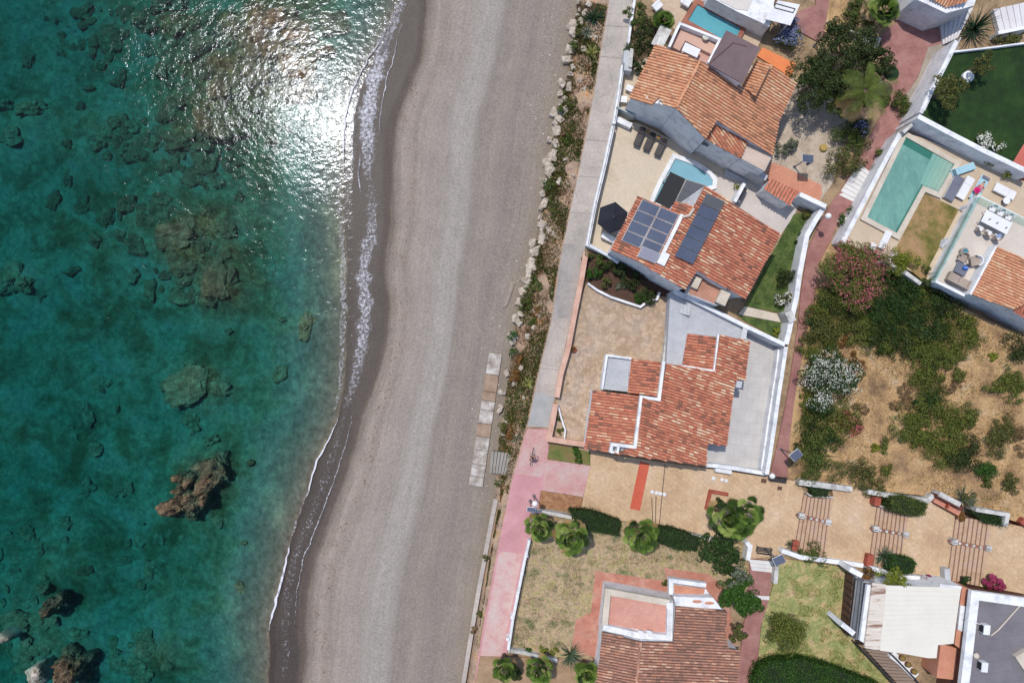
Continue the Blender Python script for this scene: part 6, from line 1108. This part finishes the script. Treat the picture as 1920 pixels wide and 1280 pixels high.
def hedge(label, pts, z0, z1, kind='hedged', n=None, size=.11, group='clipped hedges'):     # clipped hedge over a plan polygon
    top = [P(x, y, z1) for x, y in pts]; t = thing('hedge', label, 'hedge', (top[0].x, top[0].y, z0), 0, group); cc = sum(top, Vector())/len(top)
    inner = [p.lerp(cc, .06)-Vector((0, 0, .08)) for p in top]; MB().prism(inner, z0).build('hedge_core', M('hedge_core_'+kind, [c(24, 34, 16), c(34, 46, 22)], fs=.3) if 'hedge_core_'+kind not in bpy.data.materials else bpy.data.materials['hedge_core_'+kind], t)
    g = np.random.default_rng(len(label)); xs = np.array([p.x for p in top]); ys_ = np.array([p.y for p in top]); area = abs(sum(xs[i]*ys_[(i+1) % len(xs)]-xs[(i+1) % len(xs)]*ys_[i] for i in range(len(xs))))/2
    n = n or int(area*420); q = np.column_stack([g.uniform(xs.min(), xs.max(), n*6), g.uniform(ys_.min(), ys_.max(), n*6)]); ins = np.zeros(len(q), bool); j = len(xs)-1
    for i in range(len(xs)):
        cnd = ((ys_[i] > q[:, 1]) != (ys_[j] > q[:, 1])) & (q[:, 0] < (xs[j]-xs[i])*(q[:, 1]-ys_[i])/(ys_[j]-ys_[i]+1e-12)+xs[i]); ins ^= cnd; j = i
    q = q[ins][:n]; top_p = np.column_stack([q, z1-.05+g.normal(size=len(q))*.09+.07*np.sin(q[:, 0]*2.1+q[:, 1]*1.3)]); tn = np.tile([0, 0, 1.0], (len(q), 1))+g.normal(size=(len(q), 3))*.6
    side = []; sn = []
    for i in range(len(top)):
        a, b_ = top[i], top[(i+1) % len(top)]; L = (b_-a).length; m = int(L*(z1-z0)*260); s = g.random(m); zz = g.uniform(z0, z1, m); nv = Vector((b_.y-a.y, a.x-b_.x, 0)).normalized(); 
        if nv.dot(cc-a) > 0: nv = -nv
        side.append(np.column_stack([a.x+(b_.x-a.x)*s, a.y+(b_.y-a.y)*s, zz])+np.array(nv)*(g.normal(size=(m, 1))*.1-.02)); sn.append(np.tile(np.array(nv), (m, 1))+g.normal(size=(m, 3))*.5)
    p = np.vstack([top_p]+side); nn = np.vstack([tn]+sn); nn /= np.linalg.norm(nn, axis=1)[:, None]; leaves('foliage', p, nn, size, LF[kind], t, True, g); return t
def tree(px, py, r, h_, kind, label, zg=0, n=3000, size=.16, group='garden trees', flowers=None, nb=10):
    sd[0] += 1; g = np.random.default_rng(sd[0]); cz = zg+h_*.72; cp_ = P(px, py, cz); R0 = 1.16*r*(CAMH-cz)/FPX; n = int(n*1.35); t = thing('tree', label, 'tree', (cp_.x, cp_.y, zg), 0, group); blobs = []; mb = MB(); base = Vector((cp_.x, cp_.y, zg-.1)); fork = Vector((cp_.x+.1, cp_.y, zg+h_*.4)); mb.tube([base, base.lerp(fork, .5)+Vector((.05, 0, 0)), fork], [.2, .15, .12], 8)
    for k in range(nb):
        a = k*2.4+g.random(); d = math.sqrt((k+.5)/nb)*.68; x, y = cp_.x+R0*d*math.cos(a), cp_.y+R0*d*math.sin(a); z = cz+h_*.14*(1-d)+h_*.05*g.normal(); rr = R0*(.3+.14*g.random()); blobs.append((x, y, z, rr, rr, rr*.75)); mb.tube([fork, fork.lerp(Vector((x, y, z)), .5)+Vector((0, 0, .15)), Vector((x, y, z))], [.09, .05, .02], 6)
    mb.build('trunk', TRUNK, t); cloud('crown', blobs, n, size, LF[kind], t, seed=sd[0], lumps=9)
    if flowers: cloud('flowers', [(b[0], b[1], b[2]+.15, b[3]*1.03, b[4]*1.03, b[5]*1.03) for b in blobs], int(n*.2), size*.66, LF[flowers], t, seed=sd[0], asp=.9, upb=1, shell=.05)
    return t
def blades(mb, o, az, el, L, w0, droop, segs=5, tone=.5, fold=0):
    o = Vector(o); d = Vector((math.cos(az)*math.cos(el), math.sin(az)*math.cos(el), math.sin(el))); s = Vector((-math.sin(az), math.cos(az), 0)); vs = []; p = o
    for k in range(segs+1):
        t = k/segs; wk = w0*(1-t)**.7*(1 if k else .6)+.003; vs += [p-s*wk, p+s*wk]; d = (d-Vector((0, 0, droop/segs))).normalized(); p = p+d*(L/segs)
    mb.add(vs, [(2*k, 2*k+1, 2*k+3, 2*k+2) for k in range(segs)], 0, (tone, .5))
def rosette(px, py, r, h_, kind, label, zg=0, n=46, wd=.05, cat='plant', name='agave', trunk=0, group='spiky rosette plants'):
    sd[0] += 1; random.seed(sd[0]); p = P(px, py, zg+trunk+h_*.4); R0 = r*(CAMH-zg-trunk)/FPX; t = thing(name, label, cat, (p.x, p.y, zg), 0, group); mb = MB()
    for k in range(n): el = R(random.uniform(8, 80)); blades(mb, (0, 0, trunk+.05), k*2.4+random.random()*.5, el, R0*random.uniform(.8, 1.15)/max(.45, math.cos(el*.7)), wd, .5+.4*random.random(), tone=random.random())
    mb.build('leaves', LF[kind], t, world=False); MB().tube([(0, 0, -.05), (0, 0, trunk+.15)], .12, 8).build('trunk', TRUNK, t, world=False); return t
def fanpalm(px, py, r, h_, label, zg=0, n=28, fan=.48, group='fan palms', dry=10, head=None):
    sd[0] += 1; random.seed(sd[0]+50); z = zg+h_; p = P(px, py, z); R0 = r*(CAMH-z)/FPX; t = thing('fan_palm', label, 'palm', (p.x, p.y, zg), 0, group); MB().tube([(0, 0, -.05), (.03, 0, h_*.5), (0, 0, h_)], [.24, .19, .17], 10).build('trunk', TRUNK, t, world=False)
    for nm, cnt, mt, e0, e1, rk in (('crown', n, 'palm', 0, 84, 1), ('dry_fronds', dry, 'palmdry', -35, 5, 1.0)):
        mb = MB()
        for k in range(cnt):
            az = k*2.4+random.random()*.4; el = R(e0+(e1-e0)*((k+.5)/cnt)**.8); Lp = max(.12, (R0-fan*.72))*random.uniform(.8, 1.05)
            d = Vector((math.cos(az)*math.cos(el), math.sin(az)*math.cos(el), math.sin(el))); e = d*Lp; mb.tube([(0, 0, h_), tuple(Vector((0, 0, h_))+e)], .018, 4, 0); tone = random.random()*.85
            s = Vector((-math.sin(az), math.cos(az), 0)); o = Vector((0, 0, h_))+e; dd = (d-Vector((0, 0, .5 if el > .5 else .15))).normalized(); nseg = 16
            for j in range(nseg):
                th = R(-95+190*j/(nseg-1)); v = (dd*math.cos(th)+s*math.sin(th)); Lf = fan*(.75+.25*math.cos(th*.6))*random.uniform(.9, 1.05); w_ = fan*.1; q = v.cross(dd.cross(s)).normalized()
                m1 = o+v*Lf*.6; tip = o+v*Lf-Vector((0, 0, Lf*.12)); mb.add([o, m1-q*w_, tip, m1+q*w_-Vector((0, 0, .03))], [(0, 1, 2, 3)], 0, (min(1, tone+random.random()*.16), .5))
        if cnt: mb.build(nm, LF[mt], t, world=False)
    return t
def featherpalm(px, py, r, h_, label, zg=0, n=26):
    random.seed(99); z = zg+h_; p = P(px, py, z); R0 = r*(CAMH-z)/FPX; t = thing('date_palm', label, 'palm', (p.x, p.y, zg), 0); MB().tube([(0, 0, -.05), (0, 0, h_)], [.3, .24], 10).build('trunk', TRUNK, t, world=False)
    for nm, cnt, mt, rng_ in (('crown', n, 'field', (5, 60)), ('dry_fronds', 12, 'palmdry', (-20, 12))):
        mb = MB()
        for k in range(cnt):
            az = k*2.4+random.random()*.4 if nm == 'crown' else R(random.choice([190, 205, 220, 235, 160, 130]))+random.random()*.3; el = R(random.uniform(*rng_)); L = R0*random.uniform(.9, 1.15); q = Vector((0, 0, h_)); d = Vector((math.cos(az)*math.cos(el), math.sin(az)*math.cos(el), math.sin(el))); s = Vector((-math.sin(az), math.cos(az), 0)); tone = random.random()*.7; S_ = 30
            for j in range(S_):
                nq = q+d*(L/S_); d = (d-Vector((0, 0, 1.1/S_))).normalized()
                if j > 2:
                    ll = .55*math.sin(math.pi*(j+1)/(S_+3))**.6*.85+.05
                    for sg in (-1, 1): tip = q+s*sg*ll*.8+d*ll*.6-Vector((0, 0, .08)); mb.add([q, q+d*.05, tip+d*.02, tip], [(0, 1, 2, 3)], 0, (min(1, tone*.6+.4*random.random()), .5))
                q = nq
        mb.build(nm, LF[mt], t, world=False)
    return t
# palms
fanpalm(1011, 987, 29, 2.6, 'smallest round fan palm beside the pink promenade', fan=.46); fanpalm(1071, 1005, 36, 3.0, 'round fan palm right of the smallest one', fan=.52, n=34); fanpalm(1201, 1003, 36, 3.0, 'round fan palm between the two dark hedges', fan=.52, n=34)
fanpalm(1362, 968, 40, 3.6, 'left head of the big leafy fan palm on the plaza', fan=.62, n=24, dry=4); fanpalm(1396, 958, 36, 3.9, 'right open head of the big leafy fan palm', fan=.62, n=18, dry=0); fanpalm(1385, 985, 28, 3.3, 'lower head of the big leafy fan palm', fan=.6, n=14, dry=2)
fanpalm(945, 1252, 26, 2.6, 'fan palm at the bottom edge beside the promenade', fan=.5, n=22, dry=2); fanpalm(1011, 1253, 30, 2.2, 'open fan palm at the bottom between agave and promenade', fan=.5, n=26, dry=4); fanpalm(1100, 1260, 26, 2.4, 'fan palm at the bottom beside the aged roof', fan=.6, n=24, dry=3)
fanpalm(1243, 42, 22, 2.4, 'dark fan palm in the top left garden', fan=.55, n=30, dry=2); fanpalm(1655, 22, 30, 2.4, 'yellowish fan palm above the brick square', fan=.7, n=24, dry=6)
featherpalm(1622, 172, 52, 4.5, 'large feathery palm with dry brown fronds')
rosette(1113, 32, 22, .9, 'yucca', 'dark green yucca on the slope near the top', zg=-.2, n=60); rosette(1110, 98, 16, .6, 'variegated', 'yellow striped agave below the yucca', zg=-.2, n=40); rosette(1100, 60, 14, .5, 'grey', 'dead grey yucca head beside the green yucca', zg=-.2, n=40)
rosette(990, 719, 13, .6, 'variegated', 'striped agave beside the promenade', zg=-.1, n=32); rosette(968, 820, 14, .5, 'grey', 'grey agave above the ribbed ramp', zg=-.3, n=30); rosette(1070, 1228, 24, .9, 'agave', 'bushy grey green agave by the ruined wall', n=70)
rosette(1829, 52, 34, 1.2, 'yucca', 'large dark yucca between the two plank steps', zg=.3, n=80); rosette(1660, 1044, 20, .8, 'agave', 'blue green agave left of the bright clipped hedge', zg=.8, n=60); rosette(1484, 1022, 13, .6, 'grey', 'grey spiky plant by the red brick block', zg=.1, n=36); rosette(1872, 975, 16, .7, 'agave', 'spiky plant in the planter near the right edge', zg=1.2, n=40); rosette(1806, 935, 26, .6, 'grey', 'sprawling grey aloe behind the brick bench', zg=.9, n=60)
# trees
tree(1530, 150, 56, 4.5, 'dark', 'dense dark tree touching the top house roof', n=9000, nb=14); tree(1588, 92, 56, 4.2, 'dark', 'dark tree above the feathery palm', n=8000, nb=12); tree(1640, 128, 38, 3.5, 'dark', 'dark tree right of the feathery palm top', n=3600); tree(1576, 180, 46, 3.4, 'mid', 'green tree left under the feathery palm', n=5600)
tree(1384, 1112, 42, 3.8, 'hedge', 'bright green leafy tree right of the lower house', n=6500, nb=12); tree(1384, 1080, 22, 4.4, 'grey', 'bare greyish tree top above the bright leafy tree', n=900, nb=6); tree(1382, 1185, 18, 2.6, 'olive', 'thin olive tree beside the aged roof', n=1100, nb=6)
tree(1776, 168, 32, 2.6, 'olive', 'olive tree at the left edge of the dark lawn', zg=2.95, n=2400, nb=8); tree(1838, 120, 24, 2.2, 'olive', 'small sparse tree on the dark lawn beside the white ring', zg=2.95, n=900, nb=6)
tree(1600, 512, 66, 3.4, 'field', 'large bush covered in pink flowers', n=12000, nb=16, flowers='pink', size=.15, group='flowering bushes'); tree(1551, 712, 56, 3.0, 'hedged', 'large bush covered in white flowers', n=10000, nb=14, flowers='white', size=.14, group='flowering bushes')
bush(1465, 1178, 35, 2.7, 'field', 'dense round shrub on the patchy lawn', n=8000, nb=16, size=.15)
bush(1473, 66, 34, 1.6, 'mid', 'blue flowering shrub beside the white canopy', flowers='blue', fn=.6, asp=.7, ang=-30)
B_ = bush
B_(1208, 88, 30, 2.2, 'dark', 'dark bush left of the top house gable'); B_(1195, 28, 24, 2.0, 'mid', 'green bush at the top beside the promenade wall'); B_(1218, 50, 20, 1.6, 'dark', 'bush below the dark fan palm'); B_(1200, 120, 20, 1.6, 'dark', 'low dark bush above the gate block')
B_(1604, 12, 26, 1.8, 'mid', 'green bush at the top between the two lanes'); B_(1610, 45, 22, 1.4, 'olive', 'olive bush above the weathered small steps'); B_(1708, 14, 18, 1.2, 'dark', 'dark bush at the corner of the top right house'); B_(1740, 30, 18, .5, 'mid', 'low grass tuft under the top right house wall', asp=.5, ang=-25)
B_(1880, 82, 36, 1.0, 'olive', 'long low shrub under the right plank steps', zg=.3, asp=.35, ang=8); B_(1702, 190, 26, 1.3, 'mid', 'green bush beside the brick square and bank', asp=.9); B_(1668, 185, 16, 1.0, 'olive', 'small bush below the green parasol'); B_(1850, 265, 30, .8, 'mid', 'flower bed against the tall white wall', zg=2.95, asp=.4, ang=-25, flowers='white', fn=.3, nb=7)
B_(1592, 262, 40, 1.8, 'mid', 'upper part of the long hedge between gravel and path', asp=.8, n=3800, group='long loose hedge by the path'); B_(1578, 305, 34, 1.6, 'olive', 'lower part of the long hedge beside the white steps', asp=.9, n=3000, group='long loose hedge by the path'); B_(1606, 232, 22, 1.8, 'dark', 'top end of the long hedge with blue flowers', flowers='blue', fn=.1, group='long loose hedge by the path')
B_(1478, 284, 26, 1.4, 'grey', 'grey green shrub beside the top house corner', asp=.75, ang=90); B_(1644, 300, 26, 1.1, 'mid', 'narrow bush right of the white steps', asp=.5, ang=62); B_(1584, 412, 26, 1.1, 'hedge', 'leafy bush left of the pool terrace wall', asp=.55, ang=62, flowers='white', fn=.06)
B_(1705, 498, 36, 1.2, 'lime', 'yellow green bush below the scorched lawn', zg=DZ, asp=.55, ang=-25, n=2600); B_(1742, 512, 18, 1.0, 'mid', 'bush in the lower corner of the scorched lawn', zg=DZ); B_(1858, 300, 22, 1.2, 'lime', 'left bushy clump in the villa planter', zg=DZ, asp=.6, ang=-28); B_(1895, 320, 22, 1.2, 'lime', 'right bushy clump in the villa planter', zg=DZ, asp=.6, ang=-28)
B_(1385, 353, 10, 1.0, 'lime', 'small bright bush beside the grill wall', zg=.2); B_(1477, 520, 22, 1.8, 'dark', 'dark bush on the narrow lawn'); B_(1475, 558, 18, 1.4, 'olive', 'bush with white flowers at the end of the narrow lawn', flowers='white', fn=.15); B_(1455, 623, 9, .7, 'lime', 'small yellow bush on the small lawn'); B_(1512, 402, 10, .8, 'olive', 'small dry bush near the bicycle'); B_(1500, 448, 12, .7, 'dark', 'low bush by the curved white wall')
for i, (x, y, r, k_, l) in enumerate([(1112, 490, 20, 'mid', 'bright leafy bush in the corner of the dark bed'), (1112, 515, 18, 'hedge', 'green bush near the left end of the white kerb'), (1140, 500, 16, 'dark', 'dark bush under the solar house wall'), (1165, 510, 20, 'dark', 'dark rounded bush in the middle of the bed'), (1190, 530, 20, 'dark', 'dark bush right of the middle of the bed'), (1215, 545, 20, 'dark', 'dark bush near the right end of the bed'), (1165, 540, 12, 'grey', 'grey low bush beside the white kerb'), (1200, 558, 14, 'hedge', 'leafy low bush at the lowest bend of the kerb'), (1135, 530, 12, 'olive', 'olive bush near the kerb')]): B_(x, y, r, 1.2 if k_ != 'grey' else .6, k_, l, group='bushes of the dark planting bed')
B_(1050, 785, 6, .5, 'hedge', 'upper plant in the white triangle planter', size=.09); B_(1052, 808, 9, .5, 'mid', 'lower plant in the white triangle planter', size=.09); B_(1075, 655, 5, .6, 'olive', 'yellow green plant in the small pot', size=.08, zg=.2); B_(1082, 852, 20, .25, 'hedge', 'low green tuft on the small grass plot', asp=.5, ang=-10)
# field shrubs
fs = [(1620, 590, 46, 1.5, 'field'), (1570, 600, 44, 1.5, 'olive'), (1545, 640, 34, 1.3, 'field'), (1680, 560, 50, 1.6, 'hedged'), (1730, 590, 52, 1.6, 'hedged'), (1690, 620, 46, 1.5, 'dark'), (1760, 635, 44, 1.4, 'field'), (1640, 640, 34, 1.3, 'field'), (1775, 585, 34, 1.3, 'dark'), (1810, 640, 26, 1.1, 'field'), (1740, 680, 36, 1.2, 'field'), (1800, 675, 24, 1.0, 'field'), (1735, 725, 30, 1.0, 'field'), (1765, 750, 30, 1.0, 'olive'), (1710, 790, 34, 1.2, 'field'), (1755, 800, 40, 1.3, 'field'), (1800, 800, 30, 1.1, 'field'), (1770, 840, 28, 1.1, 'field'), (1805, 850, 34, 1.2, 'dark'), (1843, 888, 24, 1.1, 'hedge'), (1868, 812, 34, 1.1, 'olive'), (1725, 832, 18, .8, 'field'), (1655, 832, 14, .8, 'field'), (1612, 900, 34, 1.3, 'olive'), (1668, 888, 14, .7, 'field'), (1880, 720, 26, .8, 'field'), (1912, 728, 24, .9, 'field'), (1905, 655, 26, 1.1, 'dark'), (1860, 670, 9, .4, 'lime'), (1540, 580, 22, 1.2, 'field'), (1530, 690, 20, 1, 'dark'), (1560, 790, 44, 1.6, 'field'), (1525, 800, 26, 1.3, 'dark'), (1590, 800, 22, .9, 'rust'), (1543, 855, 42, 1.9, 'mid'), (1505, 830, 16, 1, 'dark'), (1598, 680, 18, 1, 'rust'), (1580, 640, 12, .8, 'rust'), (1690, 760, 18, .6, 'dry'), (1700, 735, 16, .6, 'dry'), (1615, 770, 16, .5, 'dry'), (1910, 830, 22, .5, 'dry'), (1900, 915, 20, .8, 'olive'), (1640, 840, 9, .6, 'lime'), (1555, 545, 24, 1.3, 'field'), (1790, 720, 16, .7, 'dry'), (1850, 905, 12, .5, 'olive')]
ex = [(1600, 560, 34), (1560, 570, 26), (1640, 600, 36), (1700, 585, 34), (1665, 640, 28), (1715, 640, 34), (1790, 610, 28), (1745, 660, 30), (1530, 600, 22), (1525, 650, 22), (1660, 520, 30), (1705, 545, 34), (1530, 740, 22), (1520, 770, 20), (1540, 820, 28), (1780, 690, 24), (1745, 765, 26), (1785, 820, 26), (1730, 800, 26), (1600, 625, 24)]
kn = dict(field='olive green', olive='dull olive', hedged='deep green', dark='dark green', hedge='fresh green', lime='yellow green', rust='rusty brown', mid='green and yellow', dry='dry brown')
places = ['below the pink flowering bush', 'near the top left of the field', 'beside the brick path', 'in the upper middle thicket', 'in the centre of the upper thicket', 'at the lower rim of the upper thicket', 'on the right of the upper thicket', 'above the bare patch', 'beside the villa wall', 'at the right end of the thicket', 'where the thicket narrows', 'right of the narrowing thicket', 'in the narrow middle of the thicket', 'right of the narrow middle', 'at the left of the lower thicket', 'in the centre of the lower thicket', 'at the right of the lower thicket', 'under the lower thicket centre', 'at the tail of the lower thicket', 'at the lowest tip of the thicket', 'standing alone right of the lower thicket', 'on the lower left rim of the lower thicket', 'alone in the straw grass', 'beside the weathered beam wall', 'right of the beam wall shrub', 'near the right edge in mid field', 'cut by the right edge in mid field', 'under the villa wall at the right edge', 'tiny one near the villa wall', 'left of the pink flowering bush', 'above the white flowering bush', 'under the white flowering bush', 'beside the path under the white flowers', 'with pinkish flowers right of the path', 'big round one beside the solar lamp', 'between solar lamp and white flowers', 'on the right of the white flowering bush', 'above right of the white flowering bush', 'on the bare patch', 'upper one on the bare patch', 'below right of the white flowers', 'near the stony patch at the right', 'by the lower right field corner', 'small one beside the lone straw shrub', 'under the left of the pink bush', 'in the gap of the thicket', 'by the brick bench wall']
for i, (x, y, r, h_, k_) in enumerate(fs): B_(x, y, r*1.28, h_, k_, '%s shrub %s' % (kn[k_], places[i]), zg=FZ(x)-.1, n=int(1250*(r/20)**2+150), group='wild shrubs of the dry field', asp=.85, ang=(i*37) % 180, flowers='pink' if places[i].startswith('with pinkish') else None, fn=.25)
for i, (x, y, r) in enumerate(sorted(ex, key=lambda q: q[1])): B_(x, y, r*1.25, 1.1, 'field' if i % 3 else 'hedged', 'filling shrub of the thicket, %s one down from the top of the field' % ordn(i), zg=FZ(x)-.1, n=int(1200*(r/20)**2+150), group='filling shrubs of the dry field', asp=.85, ang=(i*53) % 180)
# hedges
hedge('long dark hedge left of the middle fan palm', [(1068, 957), (1110, 959), (1164, 978), (1160, 1004), (1108, 996), (1085, 985)], 0, 1.4); hedge('dark hedge right of the middle fan palm', [(1232, 988), (1262, 992), (1312, 1008), (1308, 1033), (1270, 1030), (1233, 1016)], 0, 1.4)
tree(1352, 1030, 46, 1.9, 'hedged', 'rounded dark hedge mass under the big palm', n=6000, nb=12, group='clipped hedges'); hedge('clipped box hedge beside the brick pillar', [(1672, 931), (1700, 930), (1740, 944), (1733, 966), (1708, 967), (1669, 956)], .9, 2.2, 'mid'); hedge('bright clipped hedge beside the agave', [(1674, 1043), (1710, 1047), (1719, 1055), (1714, 1074), (1695, 1078), (1666, 1068)], .8, 1.9, 'hedge')
hedge('dark hedge in the first flight bed', [(1518, 912), (1556, 914), (1552, 931), (1524, 931)], .05, .8, 'hedged'); hedge('dark hedge in the white planter at the right', [(1820, 958), (1862, 966), (1880, 972), (1878, 984), (1848, 980)], 1.2, 1.75, 'hedged'); hedge('broad clipped hedge along the bottom edge', [(1422, 1250), (1450, 1238), (1500, 1235), (1560, 1250), (1640, 1280), (1700, 1316), (1700, 1340), (1410, 1340), (1412, 1272)], 0, 1.5, 'hedge')
B_(1528, 1034, 34, 1.2, 'mid', 'round leafy shrub over the white plaza wall', asp=.55, ang=-6, n=1800); B_(1806, 1084, 13, 1.1, 'hedged', 'small ball shrub beside the white end wall', zg=.9); B_(1857, 1092, 20, 1.2, 'olive', 'bougainvillea bush at the edge of the grey roof', flowers='magenta', fn=.9, zg=1.0); B_(1737, 1088, 14, .9, 'olive', 'small magenta bougainvillea beside the terracotta strip', flowers='magenta', fn=.8, zg=.8)
B_(1668, 1084, 56, .8, 'lime', 'long creeping vine along the canopy roof edge', asp=.22, ang=-12, zg=2.7, n=2600, stem=False); B_(1626, 1078, 16, .8, 'rust', 'reddish plant left of the creeping vine', zg=1); B_(1820, 935, 16, .6, 'olive', 'low olive plant behind the brick bench', zg=1.1); B_(1800, 966, 12, .7, 'rust', 'rusty bush at the right end of the brick bench', zg=.8)
B_(985, 1216, 12, .6, 'hedge', 'low green plant behind the ruined wall', asp=.5); B_(1030, 1222, 18, .7, 'lime', 'yellow green plant behind the ruined wall', asp=.5); B_(966, 1262, 16, .9, 'dark', 'dark bush between the two bottom palms'); B_(1345, 945, 14, .8, 'dark', 'dark bush inside the brick kerb of the big palm'); B_(1247, 1092, 7, .5, 'olive', 'small plant at the corner of the white roof terrace', zg=0)
# white ring planter on the dark lawn
p = P(1817, 143, 3.3); o = MB().lathe((p.x, p.y, 2.95), [(.5, 0), (.5, .3), (.3, .32), (.28, .15)], 18).build('ring_planter', WHITE); tag(o, 'white round planter ring on the dark lawn', 'planter')
p = P(1546, 276, .4); o = MB().lathe((p.x, p.y, 0), [(.34, 0), (.36, .25), (.3, .36), (.05, .38)], 12).build('tree_stump', plain('yellow_stump', 188, 158, 90)); tag(o, 'yellowish stump on the gravel beside the hedge', 'stump')
# ground cover and loose grass
def scatter(name, label, zone, n, size, kind, zf, up=.6, asp=.5, thr=None, seed=1):
    g = np.random.default_rng(seed); xs = [q[0] for q in zone]; ys_ = [q[1] for q in zone]; pts_ = []; m = 0
    poly = zone
    def inside(x, y):
        r = False; j = len(poly)-1
        for i in range(len(poly)):
            if (poly[i][1] > y) != (poly[j][1] > y) and x < (poly[j][0]-poly[i][0])*(y-poly[i][1])/(poly[j][1]-poly[i][1])+poly[i][0]: r = not r
            j = i
        return r
    while len(pts_) < n and m < n*12:
        m += 1; x = g.uniform(min(xs), max(xs)); y = g.uniform(min(ys_), max(ys_))
        if not inside(x, y): continue
        if thr is not None and mnoise.noise(Vector((x*thr[1], y*thr[1], seed*3.3))) < thr[0]: continue
        z = zf(x, y); p = P(x, y, z); pts_.append((p.x, p.y, z+g.random()*size*.9))
    p = np.array(pts_); nn = g.normal(size=p.shape); nn[:, 2] *= up; nn /= np.linalg.norm(nn, axis=1)[:, None]; o = leaves(name, p, nn, size, LF[kind], None, True, g, asp); tag(o, label, None, None, 'stuff'); return o
slz = [(BCK(y)+4, y) for y in range(0, 930, 15)]+[(PRL(y)-3, y) for y in range(925, -1, -15)]; zsl = lambda x, y: -.05-.85*max(0, 1-((x-BCK(y))/max(1, PRL(y)-BCK(y)))*1.3)
scatter('ground_cover', 'green succulent ground cover on the beach slope', slz, 13000, .18, 'mid', zsl, thr=(.05, .022), seed=2); scatter('ground_cover', 'olive ground cover on the beach slope', slz, 12000, .16, 'olive', zsl, thr=(-.02, .03), seed=5); scatter('ground_cover', 'rusty dry ground cover on the beach slope', slz, 9000, .14, 'rust', zsl, thr=(.0, .03), seed=9); scatter('ground_cover', 'grey dry twigs on the beach slope', slz, 3500, .16, 'dry', zsl, thr=(.0, .03), seed=12, asp=.12)
lowz = [(BCK(y)+10, y) for y in range(890, 1290, 15)]+[(PRL(y)-2, y) for y in range(1285, 885, -15)]; scatter('ground_cover', 'sparse weeds beside the lower promenade', lowz, 5000, .14, 'olive', lambda x, y: -.3, thr=(-.05, .04), seed=3); scatter('ground_cover', 'rusty weeds beside the lower promenade', lowz, 4000, .13, 'rust', lambda x, y: -.35, thr=(-.05, .05), seed=4)
for i, (x, y, r, k_) in enumerate([(1072, 240, 22, 'olive'), (1060, 262, 16, 'mid'), (1028, 345, 14, 'mid'), (1045, 395, 16, 'olive'), (1000, 540, 20, 'mid'), (985, 570, 14, 'mid'), (962, 630, 12, 'hedge'), (962, 660, 10, 'hedge'), (985, 560, 14, 'olive'), (965, 705, 14, 'rust'), (975, 735, 14, 'olive'), (938, 800, 16, 'olive'), (955, 810, 16, 'rust'), (975, 675, 12, 'rust'), (1085, 60, 10, 'olive'), (1075, 85, 10, 'mid'), (935, 905, 9, 'mid'), (910, 1045, 8, 'olive'), (888, 1180, 10, 'dry'), (900, 1150, 9, 'olive'), (1070, 190, 16, 'olive'), (1050, 205, 10, 'mid'), (1010, 585, 14, 'rust'), (998, 600, 12, 'mid'), (1110, 130, 10, 'olive')]):
    B_(x, y, r, .45, k_, '%s cushion plant on the slope, %s one down from the top' % (kn.get(k_, k_), ordn(sorted([1072, 240]).index(240) and i)), zg=-.45, group='cushion plants on the beach slope', stem=False, size=.12, n=int(900*(r/20)**2+120))
fz = [(1520, 560), (1600, 560), (1730, 560), (1918, 640), (1918, 975), (1740, 920), (1490, 895)]; FZs = lambda x, y: FZ(x)-.02
scatter('dry_grass', 'pale straw grass all over the field', fz, 26000, .2, 'palmdry', FZs, up=.5, asp=.1, seed=21); scatter('dry_grass', 'brown dead grass in patches over the field', fz, 12000, .2, 'dry', FZs, up=.5, asp=.14, thr=(.0, .02), seed=22); scatter('weeds', 'thin green weeds in patches over the field', fz, 3500, .14, 'field', FZs, thr=(.2, .02), seed=23)
scatter('grass', 'tufted grass of the patchy lawn', [(1468, 1060), (1588, 1072), (1596, 1190), (1640, 1260), (1450, 1225), (1500, 1140)], 9000, .11, 'lime', lambda x, y: .12, asp=.2, thr=(-.05, .04), seed=31)
scatter('grass', 'thin grass of the worn lower lawn', [(1000, 1020), (1080, 1030), (1240, 1010), (1330, 1050), (1110, 1060), (1070, 1150), (1060, 1210), (960, 1210)], 7000, .11, 'olive', lambda x, y: .1, asp=.2, thr=(0, .04), seed=32)
scatter('grass', 'short blades of the narrow green lawn', [(1490, 405), (1516, 400), (1495, 520), (1476, 580), (1402, 570), (1466, 445)], 4500, .1, 'hedge', lambda x, y: .06, asp=.2, seed=33)
scatter('pebbles', 'pale pebbles strewn over the sand', [(BCK(y)-60, y) for y in range(0, 950, 50)]+[(BCK(y)-2, y) for y in range(945, -1, -50)], 500, .12, 'white', lambda x, y: -1.22, asp=.9, seed=41)

for i, y in enumerate([48, 106, 262, 330, 398, 525, 556, 690]):
    a, b_ = P(PRL(y)+.5, y, .03), P(PRR(y+3)-.5, y+3, .03); o = strip([a, b_], .05, 0.0).build('joint', DKC); tag(o, None, None, None, 'structure')
scatter('seaweed', 'dark dry seaweed flecks along the old tide line', [(SWA(y)+34, y) for y in range(150, 1280, 40)]+[(SWA(y)+62, y) for y in range(1275, 149, -40)], 900, .16, 'rust', lambda x, y: -2.18, asp=.35, thr=(.1, .05), seed=51)
scatter('seaweed', 'sparse dark flecks over the middle of the beach', [(SWA(y)+90, y) for y in range(0, 1280, 40)]+[(BCK(y)-20, y) for y in range(1275, -1, -40)], 900, .1, 'rust', lambda x, y: -1.6, asp=.5, seed=52)
